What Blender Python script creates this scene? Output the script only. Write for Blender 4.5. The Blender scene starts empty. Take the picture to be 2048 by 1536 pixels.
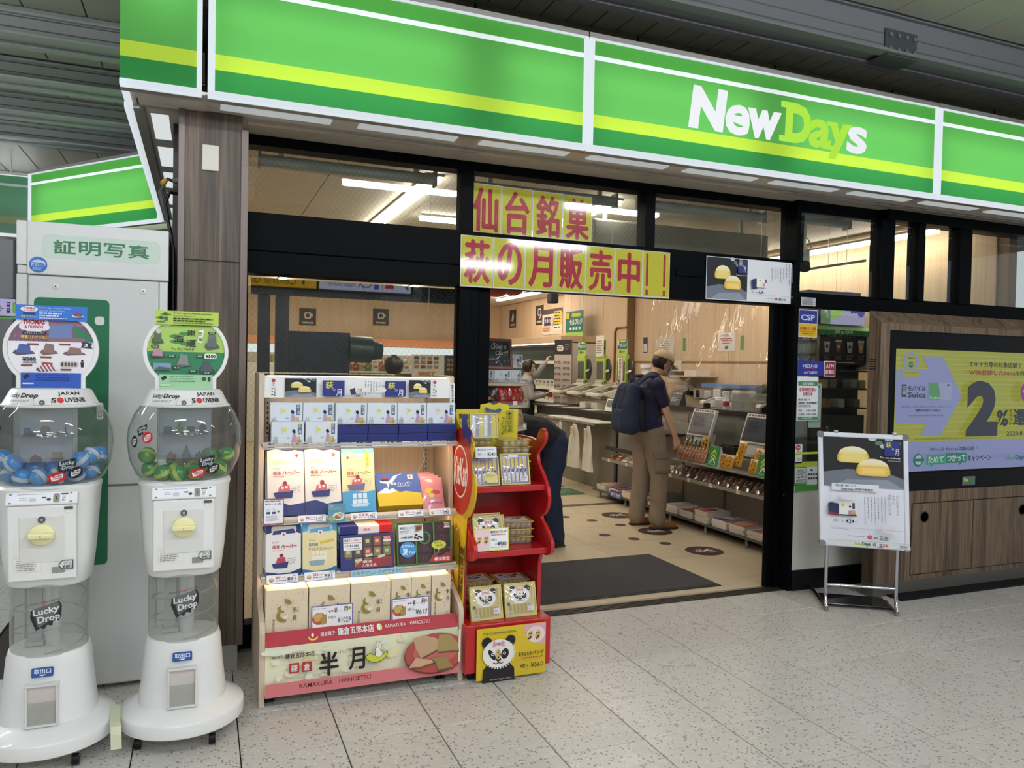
import bpy, bmesh, math, random
from mathutils import Vector as V, Matrix
random.seed(7)
SC = bpy.context.scene
C = SC.collection
R = math.radians
# ---------------------------------------------------------------- camera, world, exposure
YAW, PITCH, ROLL, EYE, FOC = 0.3838, -0.0229, 0.0201, 1.57, 1535.0
cam = bpy.data.cameras.new('camera')
cam.sensor_width = 36; cam.lens = 36 * FOC / 2048; cam.clip_start = .05; cam.clip_end = 200
co = bpy.data.objects.new('camera', cam); C.objects.link(co)
fw = V((math.sin(YAW)*math.cos(PITCH), math.cos(YAW)*math.cos(PITCH), math.sin(PITCH)))
rt = V((math.cos(YAW), -math.sin(YAW), 0)); up = rt.cross(fw)
r2 = rt*math.cos(ROLL)+up*math.sin(ROLL); u2 = up*math.cos(ROLL)-rt*math.sin(ROLL)
co.matrix_world = Matrix(((r2.x,u2.x,-fw.x,0),(r2.y,u2.y,-fw.y,0),(r2.z,u2.z,-fw.z,EYE),(0,0,0,1)))
SC.camera = co
w = bpy.data.worlds.new('world'); SC.world = w; w.use_nodes = True
w.node_tree.nodes['Background'].inputs[0].default_value = (.84, .93, 1, 1)
w.node_tree.nodes['Background'].inputs[1].default_value = .75
SC.view_settings.view_transform = 'Standard'; SC.view_settings.look = 'None'
SC.view_settings.exposure = -0.12; SC.view_settings.gamma = 1; SC.view_settings.use_curve_mapping = False
cy = SC.cycles
cy.max_bounces = 6; cy.diffuse_bounces = 3; cy.glossy_bounces = 3; cy.transmission_bounces = 5; cy.transparent_max_bounces = 16
cy.sample_clamp_indirect = 4; cy.caustics_reflective = False; cy.caustics_refractive = False; cy.use_denoising = True
CONCOURSE_LAMP = 60      # radiance of the concourse fluorescent lamps
SHOP_LAMP = 29.0          # radiance of the shop ceiling strips
# ---------------------------------------------------------------- materials
def lin(h):
    h = h.lstrip('#'); c = [int(h[i:i+2], 16)/255 for i in (0, 2, 4)]
    return tuple(x/12.92 if x <= .04045 else ((x+.055)/1.055)**2.4 for x in c)
_M = {}
def M(h, rough=.55, metal=0, emit=0, spec=.5, coat=0):
    k = (h, rough, metal, emit, spec, coat)
    if k in _M: return _M[k]
    m = bpy.data.materials.new('paint_'+h.lstrip('#')); m.use_nodes = True
    b = m.node_tree.nodes['Principled BSDF']; c = (*lin(h), 1)
    b.inputs['Base Color'].default_value = c; b.inputs['Roughness'].default_value = rough
    b.inputs['Metallic'].default_value = metal; b.inputs['Specular IOR Level'].default_value = spec
    b.inputs['Coat Weight'].default_value = coat
    if emit:
        b.inputs['Emission Color'].default_value = c; b.inputs['Emission Strength'].default_value = emit
        b.inputs['Base Color'].default_value = (.02, .02, .02, 1)
    _M[k] = m; return m
def node_mat(name):
    m = bpy.data.materials.new(name); m.use_nodes = True; nt = m.node_tree
    return m, nt, nt.nodes['Principled BSDF'], nt.nodes['Material Output']
def ramp(nt, fac, stops, const=False):
    n = nt.nodes.new('ShaderNodeValToRGB'); e = n.color_ramp.elements
    if const: n.color_ramp.interpolation = 'CONSTANT'
    while len(e) < len(stops): e.new(.5)
    for q, (p, h) in zip(e, stops): q.position = p; q.color = (*lin(h), 1)
    nt.links.new(fac, n.inputs[0]); return n.outputs[0]
def coords(nt, scale, obj=False):
    if obj: src = nt.nodes.new('ShaderNodeTexCoord').outputs['Object']
    else: src = nt.nodes.new('ShaderNodeNewGeometry').outputs['Position']
    mp = nt.nodes.new('ShaderNodeMapping'); mp.inputs['Scale'].default_value = scale
    nt.links.new(src, mp.inputs[0]); return mp.outputs[0]
def noise(nt, vec, scale, detail=3, rough=.5, dist=0):
    n = nt.nodes.new('ShaderNodeTexNoise'); n.inputs['Scale'].default_value = scale; n.inputs['Detail'].default_value = detail
    n.inputs['Roughness'].default_value = rough; n.inputs['Distortion'].default_value = dist
    nt.links.new(vec, n.inputs['Vector']); return n.outputs[0]
def math_n(nt, op, a, b=None):
    n = nt.nodes.new('ShaderNodeMath'); n.operation = op
    for i, v in enumerate((a, b)):
        if v is None: continue
        if isinstance(v, (int, float)): n.inputs[i].default_value = v
        else: nt.links.new(v, n.inputs[i])
    return n.outputs[0]
def mixc(nt, fac, a, b, typ='MIX'):
    n = nt.nodes.new('ShaderNodeMix'); n.data_type = 'RGBA'; n.blend_type = typ
    for i, v in ((0, fac), (6, a), (7, b)):
        if isinstance(v, (int, float)): n.inputs[i].default_value = v
        elif isinstance(v, str): n.inputs[i].default_value = (*lin(v), 1)
        else: nt.links.new(v, n.inputs[i])
    return n.outputs[2]
def bump(nt, b, h, strength, dist=.002):
    n = nt.nodes.new('ShaderNodeBump'); n.inputs['Strength'].default_value = strength; n.inputs['Distance'].default_value = dist
    nt.links.new(h, n.inputs['Height']); nt.links.new(n.outputs[0], b.inputs['Normal'])
def wood(name, stops, zs=.6, xs=14, rough=.5, fine=.35, obj=False):
    m, nt, b, _ = node_mat(name)
    v = coords(nt, (xs, xs, zs), obj)
    n1 = noise(nt, v, 1.0, 5, .6, .8)
    v2 = coords(nt, (xs*14, xs*14, zs*4), obj)
    n2 = noise(nt, v2, 1.0, 2)
    f = math_n(nt, 'ADD', math_n(nt, 'MULTIPLY', n1, 1-fine), math_n(nt, 'MULTIPLY', n2, fine))
    nt.links.new(ramp(nt, f, stops), b.inputs['Base Color']); b.inputs['Roughness'].default_value = rough
    bump(nt, b, n2, .08); return m
WALNUT = wood('walnut_laminate', [(.34, '2c231b'), (.45, '4a3d32'), (.54, '625446'), (.66, '7b6b5c')], .45, 10, fine=.22)
KIOSKW = wood('striped_walnut_laminate', [(.34, '3a2e22'), (.44, '5c4b39'), (.50, '7d6953'), (.56, '584735'), (.66, '8f7c67')], .4, 12, fine=.2)
OAK = wood('pale_oak_wall_board', [(.30, 'c9aa86'), (.5, 'd6bb99'), (.7, 'e0c8a8')], .25, 9, .5, .5)
BEECH = wood('whitish_beech_board', [(.30, 'c3ac94'), (.5, 'd0bba4'), (.7, 'dccab6')], .5, 10, .45, .5)
def speckle(name, base, dark, light, s=95, th=.40, rough=.32, joints=False, tint=True):
    m, nt, b, _ = node_mat(name)
    p = coords(nt, (1, 1, 1))
    vo = nt.nodes.new('ShaderNodeTexVoronoi'); vo.inputs['Scale'].default_value = s; nt.links.new(p, vo.inputs['Vector'])
    sp = nt.nodes.new('ShaderNodeSeparateColor'); nt.links.new(vo.outputs['Color'], sp.inputs[0])
    big = noise(nt, p, 1.3, 3); wear = noise(nt, p, 9, 4)
    c = mixc(nt, big, base, light)
    chip = math_n(nt, 'MULTIPLY', math_n(nt, 'LESS_THAN', sp.outputs[0], .20), math_n(nt, 'LESS_THAN', vo.outputs['Distance'], th))
    c = mixc(nt, math_n(nt, 'MULTIPLY', chip, .78), c, dark)
    lite = math_n(nt, 'MULTIPLY', math_n(nt, 'GREATER_THAN', sp.outputs[0], .86), math_n(nt, 'LESS_THAN', vo.outputs['Distance'], th))
    c = mixc(nt, math_n(nt, 'MULTIPLY', lite, .5), c, 'f2efe6')
    c = mixc(nt, math_n(nt, 'MULTIPLY', wear, .16), c, 'a8a294')
    if tint:
        oi = nt.nodes.new('ShaderNodeObjectInfo')
        c = mixc(nt, math_n(nt, 'MULTIPLY', oi.outputs['Random'], .13), c, '8d887c')
    nt.links.new(c, b.inputs['Base Color'])
    rr = nt.nodes.new('ShaderNodeMapRange'); nt.links.new(wear, rr.inputs[0]); rr.inputs[3].default_value = rough-.08; rr.inputs[4].default_value = rough+.14
    nt.links.new(rr.outputs[0], b.inputs['Roughness']); return m
TERRAZZO = speckle('terrazzo_tile', 'cdc9c2', '67615a', 'd5d2cb', 80, .44, .28)
SHOPTILE = speckle('beige_shop_tile', 'd2c09f', 'bda987', 'd8c8aa', 160, .3, .3)
GROUT = M('3a362f', .9)
def carpet():
    m, nt, b, _ = node_mat('grey_loop_carpet'); p = coords(nt, (1, 1, 1))
    n = noise(nt, p, 320, 2); n2 = noise(nt, p, 12, 3)
    c = mixc(nt, n2, ramp(nt, n, [(.3, '242427'), (.7, '4c4b4e')]), '3c3b3d'); nt.links.new(c, b.inputs['Base Color'])
    b.inputs['Roughness'].default_value = .95; bump(nt, b, n, .6, .004); return m
CARPET = carpet()
def glass(name, tint='ffffff', wire=False, haze=0., gloss=1.0, axis=(1, 1), ior=1.45):
    m, nt, b, out = node_mat(name); nt.nodes.remove(b); L = nt.links
    tr = nt.nodes.new('ShaderNodeBsdfTransparent'); tr.inputs[0].default_value = (*lin(tint), 1)
    gl = nt.nodes.new('ShaderNodeBsdfGlossy'); gl.inputs['Roughness'].default_value = .02; gl.inputs[0].default_value = (gloss, gloss, gloss, 1)
    lw = nt.nodes.new('ShaderNodeLayerWeight'); lw.inputs[0].default_value = .5
    f0 = ((ior-1)/(ior+1))**2
    fr = math_n(nt, 'ADD', math_n(nt, 'MULTIPLY', math_n(nt, 'POWER', lw.outputs['Facing'], 5), 1-f0), f0)
    mx = nt.nodes.new('ShaderNodeMixShader'); L.new(fr, mx.inputs[0]); L.new(tr.outputs[0], mx.inputs[1]); L.new(gl.outputs[0], mx.inputs[2])
    last = mx.outputs[0]
    if haze or wire:
        df = nt.nodes.new('ShaderNodeBsdfDiffuse'); df.inputs[0].default_value = (*lin('c9ccc6' if not wire else '6d6f6c'), 1)
        m2 = nt.nodes.new('ShaderNodeMixShader'); L.new(last, m2.inputs[1]); L.new(df.outputs[0], m2.inputs[2])
        if wire:
            s = nt.nodes.new('ShaderNodeSeparateXYZ'); L.new(nt.nodes.new('ShaderNodeNewGeometry').outputs['Position'], s.inputs[0])
            zz = math_n(nt, 'MULTIPLY', s.outputs[2], .78)
            f = []
            for op in ('ADD', 'SUBTRACT'):
                q = math_n(nt, 'FRACT', math_n(nt, 'MULTIPLY', math_n(nt, op, s.outputs[0], zz), 1/.031))
                f.append(math_n(nt, 'LESS_THAN', q, .055))
            fac = math_n(nt, 'MULTIPLY', math_n(nt, 'MAXIMUM', f[0], f[1]), .19)
            L.new(fac, m2.inputs[0])
        else: m2.inputs[0].default_value = haze
        last = m2.outputs[0]
    L.new(last, out.inputs[0]); return m
WIREGLASS = glass('wired_glass', 'f2f5f2', True)
CLEAR = glass('clear_pane', 'f4f7f5')
ACRYL = glass('clear_plastic_globe', 'eef0ee', haze=.07, ior=1.42)
ACRYL2 = glass('scuffed_clear_plastic', 'e9ebe8', haze=.22, ior=1.42)
FILM = glass('clear_wrapper_film', 'ffffff', haze=.05, ior=1.5)
WHITE = M('e9e9e6', .35, coat=.3); OFFW = M('d9dad4', .45); BLACK = M('0b0c10', .42, spec=.25); DARK = M('1b1c1f', .5); STEEL = M('c8cacc', .25, 1)
GREY = M('8d8f8e', .5); PAPER = M('f1f1ee', .6); RED = M('b5161c', .32, coat=.35); ALU = M('d6d8dc', .3, .85)
# ---------------------------------------------------------------- mesh helpers
class MB:
    def __init__(s): s.v = []; s.f = []
    def add(s, v, f):
        o = len(s.v); s.v += [tuple(x) for x in v]; s.f += [tuple(i+o for i in q) for q in f]; return s
    def box(s, a, b):
        (x0, y0, z0), (x1, y1, z1) = a, b
        return s.add([(x0,y0,z0),(x1,y0,z0),(x1,y1,z0),(x0,y1,z0),(x0,y0,z1),(x1,y0,z1),(x1,y1,z1),(x0,y1,z1)],
                     [(0,3,2,1),(4,5,6,7),(0,1,5,4),(1,2,6,5),(2,3,7,6),(3,0,4,7)])
    def cbox(s, c, d): return s.box([c[i]-d[i]/2 for i in range(3)], [c[i]+d[i]/2 for i in range(3)])
    def prism(s, pts, d):
        """closed polygon pts (3-D, in order) swept by the vector d"""
        n = len(pts); d = V(d); P = [V(p) for p in pts]
        nrm = sum((P[i].cross(P[(i+1) % n]) for i in range(n)), V())
        if nrm.dot(d) > 0: P.reverse()
        return s.add(P+[p+d for p in P], [tuple(range(n)), tuple(range(2*n-1, n-1, -1))]+[((i+1) % n, i, n+i, n+(i+1) % n) for i in range(n)])
    def tube(s, pts, r, n=8, closed=False):
        P = [V(p) for p in pts]; k = len(P); rr = r if isinstance(r, (list, tuple)) else [r]*k
        vs = []; ref = None
        for i, p in enumerate(P):
            t = (P[min(i+1, k-1)]-P[max(i-1, 0)]).normalized()
            if ref is None: ref = t.orthogonal().normalized()
            ref = (ref-t*ref.dot(t)).normalized(); b = t.cross(ref)
            vs += [p+(ref*math.cos(2*math.pi*j/n)+b*math.sin(2*math.pi*j/n))*rr[i] for j in range(n)]
        fs = [(i*n+j, i*n+(j+1) % n, (i+1)*n+(j+1) % n, (i+1)*n+j) for i in range(k-1) for j in range(n)]
        fs += [tuple(range(n-1, -1, -1)), tuple(range((k-1)*n, k*n))]
        return s.add(vs, fs)
    def cyl(s, a, b, r, n=16, r1=None): return s.tube([a, b], [r, r if r1 is None else r1], n)
    def lathe(s, prof, n=32, c=(0, 0, 0), sx=1, sy=1, caps=True, p=2.0):
        """profile (r, z) round Z; p>2 squares the section off"""
        vs = []
        for r, z in prof:
            for j in range(n):
                a = 2*math.pi*j/n; ca, sa = math.cos(a), math.sin(a)
                k = (abs(ca)**p+abs(sa)**p)**(-1/p)
                vs.append((c[0]+r*k*ca*sx, c[1]+r*k*sa*sy, c[2]+z))
        k = len(prof)
        fs = [(i*n+j, i*n+(j+1) % n, (i+1)*n+(j+1) % n, (i+1)*n+j) for i in range(k-1) for j in range(n)]
        if caps: fs += [tuple(range(n-1, -1, -1)), tuple(range((k-1)*n, k*n))]
        return s.add(vs, fs)
    def ball(s, c, r, n=12, m=8):
        r = (r, r, r) if isinstance(r, (int, float)) else r
        vs = [(c[0], c[1], c[2]-r[2])]+[(c[0]+r[0]*math.sin(math.pi*i/m)*math.cos(2*math.pi*j/n), c[1]+r[1]*math.sin(math.pi*i/m)*math.sin(2*math.pi*j/n), c[2]-r[2]*math.cos(math.pi*i/m)) for i in range(1, m) for j in range(n)]+[(c[0], c[1], c[2]+r[2])]
        e = len(vs)-1
        fs = [(0, 1+(j+1) % n, 1+j) for j in range(n)]+[(1+i*n+j, 1+i*n+(j+1) % n, 1+(i+1)*n+(j+1) % n, 1+(i+1)*n+j) for i in range(m-2) for j in range(n)]+[(e, 1+(m-2)*n+j, 1+(m-2)*n+(j+1) % n) for j in range(n)]
        return s.add(vs, fs)
    def grid(s, fn, nu, nv, thick=0):
        vs = [V(fn(i/nu, j/nv)) for j in range(nv+1) for i in range(nu+1)]
        return s.add(vs, [(j*(nu+1)+i, j*(nu+1)+i+1, (j+1)*(nu+1)+i+1, (j+1)*(nu+1)+i) for j in range(nv) for i in range(nu)])
    def xf(s, m): s.v = [tuple(m @ V(p)) for p in s.v]; return s
    def mesh(s, name, mat, bevel=0, smooth=False, seg=2):
        me = bpy.data.meshes.new(name); me.from_pydata(s.v, [], s.f); 
        if mat is not None: me.materials.append(mat)
        if bevel:
            bm = bmesh.new(); bm.from_mesh(me); bmesh.ops.remove_doubles(bm, verts=bm.verts, dist=1e-6)
            ed = [e for e in bm.edges if len(e.link_faces) == 2 and e.calc_face_angle(0) > .6]
            bmesh.ops.bevel(bm, geom=ed, offset=bevel, segments=seg, affect='EDGES', profile=.5, clamp_overlap=True)
            bm.to_mesh(me); bm.free()
        if smooth:
            for p in me.polygons: p.use_smooth = True
            try: me.set_sharp_from_angle(angle=R(42))
            except Exception: pass
        return me
def B(a, b): return MB().box(a, b)
def link(name, data, parent=None, world=True):
    o = bpy.data.objects.new(name, data); C.objects.link(o)
    if parent is not None:
        o.parent = parent
        if world: o.matrix_parent_inverse = parent.matrix_basis.inverted()
    return o
def tag(o, label=None, cat=None, group=None, kind=None):
    for k, v in (('label', label), ('category', cat), ('group', group), ('kind', kind)):
        if v: o[k] = v
    return o
def thing(name, label, cat, loc=(0, 0, 0), rz=0, group=None, mat=None):
    o = link(name, None)
    if mat is not None: o.matrix_basis = mat
    else: o.location = loc; o.rotation_euler = (0, 0, rz)
    bpy.context.view_layer.update() if False else None
    if mat is None: o.matrix_basis = Matrix.Translation(loc) @ Matrix.Rotation(rz, 4, 'Z')
    return tag(o, label, cat, group)
def part(name, mb, mat, parent, world=False, bevel=0, smooth=False, label=None, kind=None):
    o = link(name, mb.mesh(name, mat, bevel, smooth), parent, world)
    return tag(o, label, None, None, kind)
def solo(name, mb, mat, label, cat, group=None, bevel=0, smooth=False, mat4=None):
    o = link(name, mb.mesh(name, mat, bevel, smooth))
    if mat4 is not None: o.matrix_basis = mat4
    return tag(o, label, cat, group)
def struct(name, mb, mat, bevel=0, parent=None, smooth=False):
    o = link(name, mb.mesh(name, mat, bevel, smooth), parent, True)
    if parent is None: o['kind'] = 'structure'
    return o
def kids(o): return [c for c in C.objects if c.parent == o]
def dup(root, m, label=None, group=None, swap=None):
    """a copy of a thing with copies of its parts and their sub-parts"""
    r = root.copy(); C.objects.link(r); r.matrix_basis = m
    if label: r['label'] = label
    if group: r['group'] = group
    def rec(src, dst):
        for ch in CH.get(src.name, ()):
            c = ch.copy(); C.objects.link(c); c.parent = dst
            rec(ch, c)
    CH = {}
    for c in list(root.children_recursive): CH.setdefault(c.parent.name, []).append(c)
    rec(root, r)
    return r
def TR(x, y, z, rz=0, rx=0, s=1): return Matrix.Translation((x, y, z)) @ Matrix.Rotation(rz, 4, 'Z') @ Matrix.Rotation(rx, 4, 'X') @ Matrix.Scale(s, 4)
ORD = 'first second third fourth fifth sixth seventh eighth ninth tenth eleventh twelfth thirteenth fourteenth fifteenth sixteenth seventeenth eighteenth nineteenth twentieth'.split()
# ---------------------------------------------------------------- flat print
_T = {}
def glyphs(s, bold=0., shear=0.):
    k = (s, bold, shear)
    if k not in _T:
        c = bpy.data.curves.new('lettering', 'FONT'); c.body = s; c.resolution_u = 2 if len(s) > 3 else 3; c.offset = bold; c.shear = shear
        o = bpy.data.objects.new('lettering', c); m = bpy.data.meshes.new_from_object(o)
        v = [(p.co.x, p.co.y) for p in m.vertices]; f = [tuple(p.vertices) for p in m.polygons]
        bpy.data.objects.remove(o); bpy.data.curves.remove(c); bpy.data.meshes.remove(m)
        xs = [p[0] for p in v] or [0, 1]; ys = [p[1] for p in v] or [0, 1]
        _T[k] = (v, f, min(xs), max(xs), min(ys), max(ys))
    return _T[k]
class Art:
    """flat print: coloured shapes on a sheet of dx by dy design units, y down"""
    def __init__(s, dx, dy, rough=.55, emit=0): s.dx, s.dy, s.q, s.rough, s.emit = dx, dy, [], rough, emit
    def poly(s, pts, col): s.q.append((list(pts), [tuple(range(len(pts)))], col)); return s
    def rect(s, x0, y0, x1, y1, col): return s.poly([(x0, y0), (x0, y1), (x1, y1), (x1, y0)], col)
    def disc(s, x, y, rx, ry, col, n=20): return s.poly([(x+rx*math.cos(2*math.pi*i/n), y-ry*math.sin(2*math.pi*i/n)) for i in range(n)], col)
    def rrect(s, x0, y0, x1, y1, r, col, n=4):
        pts = []
        for cx, cy_, a in ((x1-r, y0+r, 0), (x0+r, y0+r, 1), (x0+r, y1-r, 2), (x1-r, y1-r, 3)):
            pts += [(cx+r*math.cos((a+i/n)*math.pi/2), cy_-r*math.sin((a+i/n)*math.pi/2)) for i in range(n+1)]
        return s.poly(pts, col)
    def line(s, pts, wd, col):
        for (x0, y0), (x1, y1) in zip(pts, pts[1:]):
            l = math.hypot(x1-x0, y1-y0) or 1; a, b = -(y1-y0)/l*wd/2, (x1-x0)/l*wd/2
            s.poly([(x0+a, y0+b), (x1+a, y1+b), (x1-a, y1-b), (x0-a, y0-b)], col)
        return s
    def text(s, t, x0, y0, x1, y1, col, bold=.0, shear=0., keep=False):
        cjk = bold > 0 and any(ord(ch) > 0x2e80 for ch in t)
        v, f, a, b, c, d = glyphs(t, 0 if cjk else bold, shear)
        if not f: return s
        if cjk:
            e = bold*.8*(y1-y0)
            for ox, oy in ((-e, 0), (e, 0), (0, -e*.8), (0, e*.8)):
                kx, ky = (x1-x0-2*e)/max(b-a, 1e-6), (y1-y0-2*e)/max(d-c, 1e-6)
                s.q.append(([(x0+e+ox+(p[0]-a)*kx, y1-e+oy-(p[1]-c)*ky) for p in v], f, col))
            return s
        kx, ky = (x1-x0)/max(b-a, 1e-6), (y1-y0)/max(d-c, 1e-6)
        if keep: kx = ky = min(kx, ky)
        s.q.append(([(x0+(p[0]-a)*kx, y1-(p[1]-c)*ky) for p in v], f, col)); return s
    def vtext(s, t, x0, y0, x1, y1, col, bold=0.):
        h = (y1-y0)/len(t)
        for i, ch in enumerate(t): s.text(ch, x0, y0+i*h+h*.06, x1, y0+(i+1)*h-h*.06, col, bold)
        return s
    def bars(s, x0, y0, x1, y1, n, col, fill=.45, seed=1):
        """lines of print too small to read"""
        rr = random.Random(seed); h = (y1-y0)/n
        for i in range(n):
            x = x0; e = x1-(x1-x0)*rr.random()*.3
            while x < e-h*.3:
                k = h*rr.uniform(.5, 2.2); s.rect(x, y0+i*h, min(x+k, e), y0+i*h+h*fill, col); x += k+h*.28
        return s
    def build(s, name, parent, o, r, u, eps=.0004, world=False, fmap=None, lift=.0006):
        o, r, u = V(o), V(r), V(u); n = r.cross(u).normalized()
        vs, fs, mi, cols, nrm = [], [], [], [], None
        for li, (v, f, col) in enumerate(s.q):
            if col not in cols: cols.append(col)
            b = len(vs); e = lift+eps*li
            for x, y in v:
                vs.append(tuple(fmap(x/s.dx, 1-y/s.dy, e)) if fmap else tuple(o+r*(x/s.dx)+u*(1-y/s.dy)+n*e))
            for q in f:
                fs.append(tuple(i+b for i in q)); mi.append(cols.index(col))
        me = bpy.data.meshes.new(name); me.from_pydata(vs, [], fs)
        for c in cols: me.materials.append(c if not isinstance(c, str) else M(c, s.rough, 0, s.emit))
        me.polygons.foreach_set('material_index', mi)
        ob = link(name, me, parent, world); return ob
def sheet(name, label, cat, o, r, u, base, art=None, thick=.0012, group=None, parent=None, pname='print', world=True, rough=.55):
    """a thin panel with printed face; o lower-left, r and u full edge vectors"""
    o, r, u = V(o), V(r), V(u); n = r.cross(u).normalized()
    mb = MB().prism([o, o+r, o+r+u, o+u], -n*thick)
    m = base if not isinstance(base, str) else M(base, rough)
    if parent is None:
        t = link(name, mb.mesh(name, m)); tag(t, label, cat, group)
    else: t = link(name, mb.mesh(name, m), parent, world)
    if art: art.build(pname, t, o, r, u, world=(parent is not None and world))
    return t
# ================================================================ the setting: floors
struct('trim_5', MB().box((.2, 4.343, -.012), (1.44, 4.40, -.002)).box((3.92, 4.29, -.012), (7.2, 4.345, -.002)), M('8e887c', .6))
fl = struct('floor', MB().box((-14, -10, -.05), (14, 20, -.012)), GROUT)
tm = MB().box((.0025, .0025, -.012), (.3975, .3975, 0)).mesh('tile', TERRAZZO, .0015, seg=1)
def tiles(parent, me, x0, nx, y0, ny, px, py, z=0):
    for i in range(nx):
        for j in range(ny):
            o = link('tile', me, parent, True); o.location = (x0+i*px, y0+j*py, z)
tiles(fl, tm, .156-.4*8, 25, .364+.4*3, 6, .4, .4)
tc = MB().box((.002, .002, -.012), (.398, .379, 0)).mesh('tile', TERRAZZO, .0015, seg=1)
tiles(fl, tc, .156-.4*8, 25, 3.964, 1, .4, .4)
tiles(fl, tm, .156-.4*10, 7, 4.345, 8, .4, .4)
far = MB()
for a, b in (((-14, -10), (14, 1.564)), ((-14, 1.564), (-3.044, 4.345)), ((6.956, 1.564), (14, 4.345)), ((-14, 4.345), (-3.844, 20)), ((-3.844, 7.545), (-.9, 20))):
    far.box((a[0], a[1], -.012), (b[0], b[1], -.001))
struct('floor', far, TERRAZZO)
sf = struct('floor', MB().box((-.1, 4.44, -.02), (7.2, 16.6, -.0115)), M('8f7f66', .8))
ts = MB().box((.002, .002, -.012), (.643, .643, 0)).mesh('tile', SHOPTILE, .001, seg=1)
for i in range(7):
    for j in range(9):
        o = link('tile', ts, sf, True); o.location = (.62+i*.645, 4.755+j*.648, 0)
tcut = MB().box((.002, .002, -.012), (.643, .262, 0)).mesh('tile', SHOPTILE, .001, seg=1)
for i in range(7):
    o = link('tile', tcut, sf, True); o.location = (.62+i*.645, 4.491, 0)
struct('floor', MB().box((-.1, 4.49, -.0115), (.62, 16.6, -.001)).box((.62, 10.587, -.0115), (7.2, 16.6, -.001)).box((5.135, 4.49, -.0115), (7.2, 10.587, -.001)), SHOPTILE)
th = struct('threshold', MB().box((1.44, 4.345, -.012), (3.92, 4.49, -.003)), M('a39a8c', .4, .6))
for k in range(4):
    struct('rail', MB().box((1.44, 4.358+k*.026, -.003), (3.93, 4.370+k*.026, .003)), M('3d3834', .4, .4), parent=th)
struct('rail', MB().box((2.4, 7.76, -.001), (4.75, 7.80, .004)).box((2.4, 7.83, -.001), (4.75, 7.85, .004)), M('5a5046', .4, .5), parent=th)
# ---------------------------------------------------------------- concourse ceiling
PLANK = M('9c9e8e', .38); BEAMC = M('8f9491', .45); BEAMF = M('66686a', .5); BEAMD = M('4c504f', .5)
cl = struct('ceiling', MB().box((-14, -10, 3.88), (14, 20, 3.95)), M('3c3d38', .8))
def planks(x0, x1, p, ya, yb, z=3.82, gap=.008, m=PLANK):
    n = round((x1-x0)/p); me = MB().box((gap/2, ya, z), (p-gap/2, yb, z+.03)).mesh('plank', m, .004, seg=1)
    for i in range(n):
        o = link('plank', me, cl, True); o.location.x = x0+i*p
planks(-5.04, 9.0, .36, -2.5, 3.60)
planks(-.2, 7.6, .17, 3.80, 4.25, 3.655, m=M('8a8d82', .45))
planks(-6.12, -.36, .36, 3.80, 5.75, 3.79)
for ya, yb in ((6.06, 6.62), (6.94, 7.52), (7.84, 8.42), (8.72, 11.0), (11.4, 15)):
    planks(-6.48, -.0, .36, ya, yb, 3.77)
def beam(y, x0, x1, z0=3.56, d=.16, h=.30, BEAMC=BEAMC):
    b = struct('beam', MB().box((x0, y, z0+.02), (x1, y+d, z0+h)), BEAMC, .004)
    struct('lower_flange', MB().box((x0, y-.05, z0), (x1, y+.03, z0+.02)).box((x0, y+d-.03, z0), (x1, y+d+.05, z0+.02)), BEAMC, .003, b)
    struct('groove', MB().box((x0, y-.002, z0+.055), (x1, y+.004, z0+.063)).box((x0, y-.002, z0+.125), (x1, y+.004, z0+.133)), BEAMD, 0, b)
    struct('upper_flange', MB().box((x0, y-.03, z0+h-.06), (x1, y+.01, z0+h-.04)), BEAMC, .003, b)
    return b
bm_ = beam(3.65, -.2, 9, 3.575, BEAMC=BEAMF)
pl = struct('splice_plate', MB().box((3.94, 3.636, 3.57), (4.21, 3.65, 3.735)).box((3.94, 3.62, 3.563), (4.21, 3.79, 3.574)), M('43484a', .45, .3), .003, bm_)
for i in range(4):
    for j in range(2):
        struct('bolt', MB().cyl((3.973+i*.068, 3.637, 3.61+j*.085), (3.973+i*.068, 3.621, 3.61+j*.085), .013, 8), M('7b7f80', .35, .6), 0, pl)
for y in (5.76, 6.66, 7.56, 8.46, 11.08): beam(y, -9, -.0 if y > 6 else -.38, 3.60, .18, .20)
struct('trim_1', MB().box((-.3, 4.24, 3.36), (8, 4.27, 3.9)), M('77735f', .6))
for k in range(7): struct('joint', MB().box((.35+k*1.08, 4.236, 3.36), (.362+k*1.08, 4.245, 3.9)), BLACK, 0, C.objects['trim_1'])
# far concourse around the shop
WALLC = M('a7aaa8', .6)
struct('wall_far', MB().box((-14, 19.9, 0), (-.2, 20, 3.9)), WALLC)
struct('wall_rear', MB().box((-14, -10.1, 0), (14, -10, 3.9)), M('7d8080', .6))
for x in (-5, -1.2, 3.2, 7.2):
    struct('pillar', MB().box((x, -6.2, 0), (x+.7, -5.5, 3.85)), M('6a6d6e', .4), .02)
struct('pillar', MB().box((-2.75, 12.6, 0), (-2.45, 13.0, 3.85)), M('6a6e70', .4), .02)
struct('pillar', MB().prism([(-1.86, 8.6, 0), (-1.70, 8.6, 0), (-2.10, 8.6, 3.0), (-2.26, 8.6, 3.0)], (0, .2, 0)), M('8e9294', .4))
fg = thing('guide_sign', 'lavender guide sign with a black arrow at the left edge beyond the photo booth', 'sign', (-1.95, 9.0, 1.98)); part('case', MB().box((-2.35, 9.0, 1.965), (-1.72, 9.06, 2.15)), BLACK, fg, True, .004); part('green_edge', MB().box((-2.35, 8.998, 1.945), (-1.72, 9.06, 1.965)), M('5aa84a', .4, 0, .6), fg, True); part('hanger', MB().cyl((-2.1, 9.03, 2.15), (-2.1, 9.03, 3.7), .015, 8), BLACK, fg, True)
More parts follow.
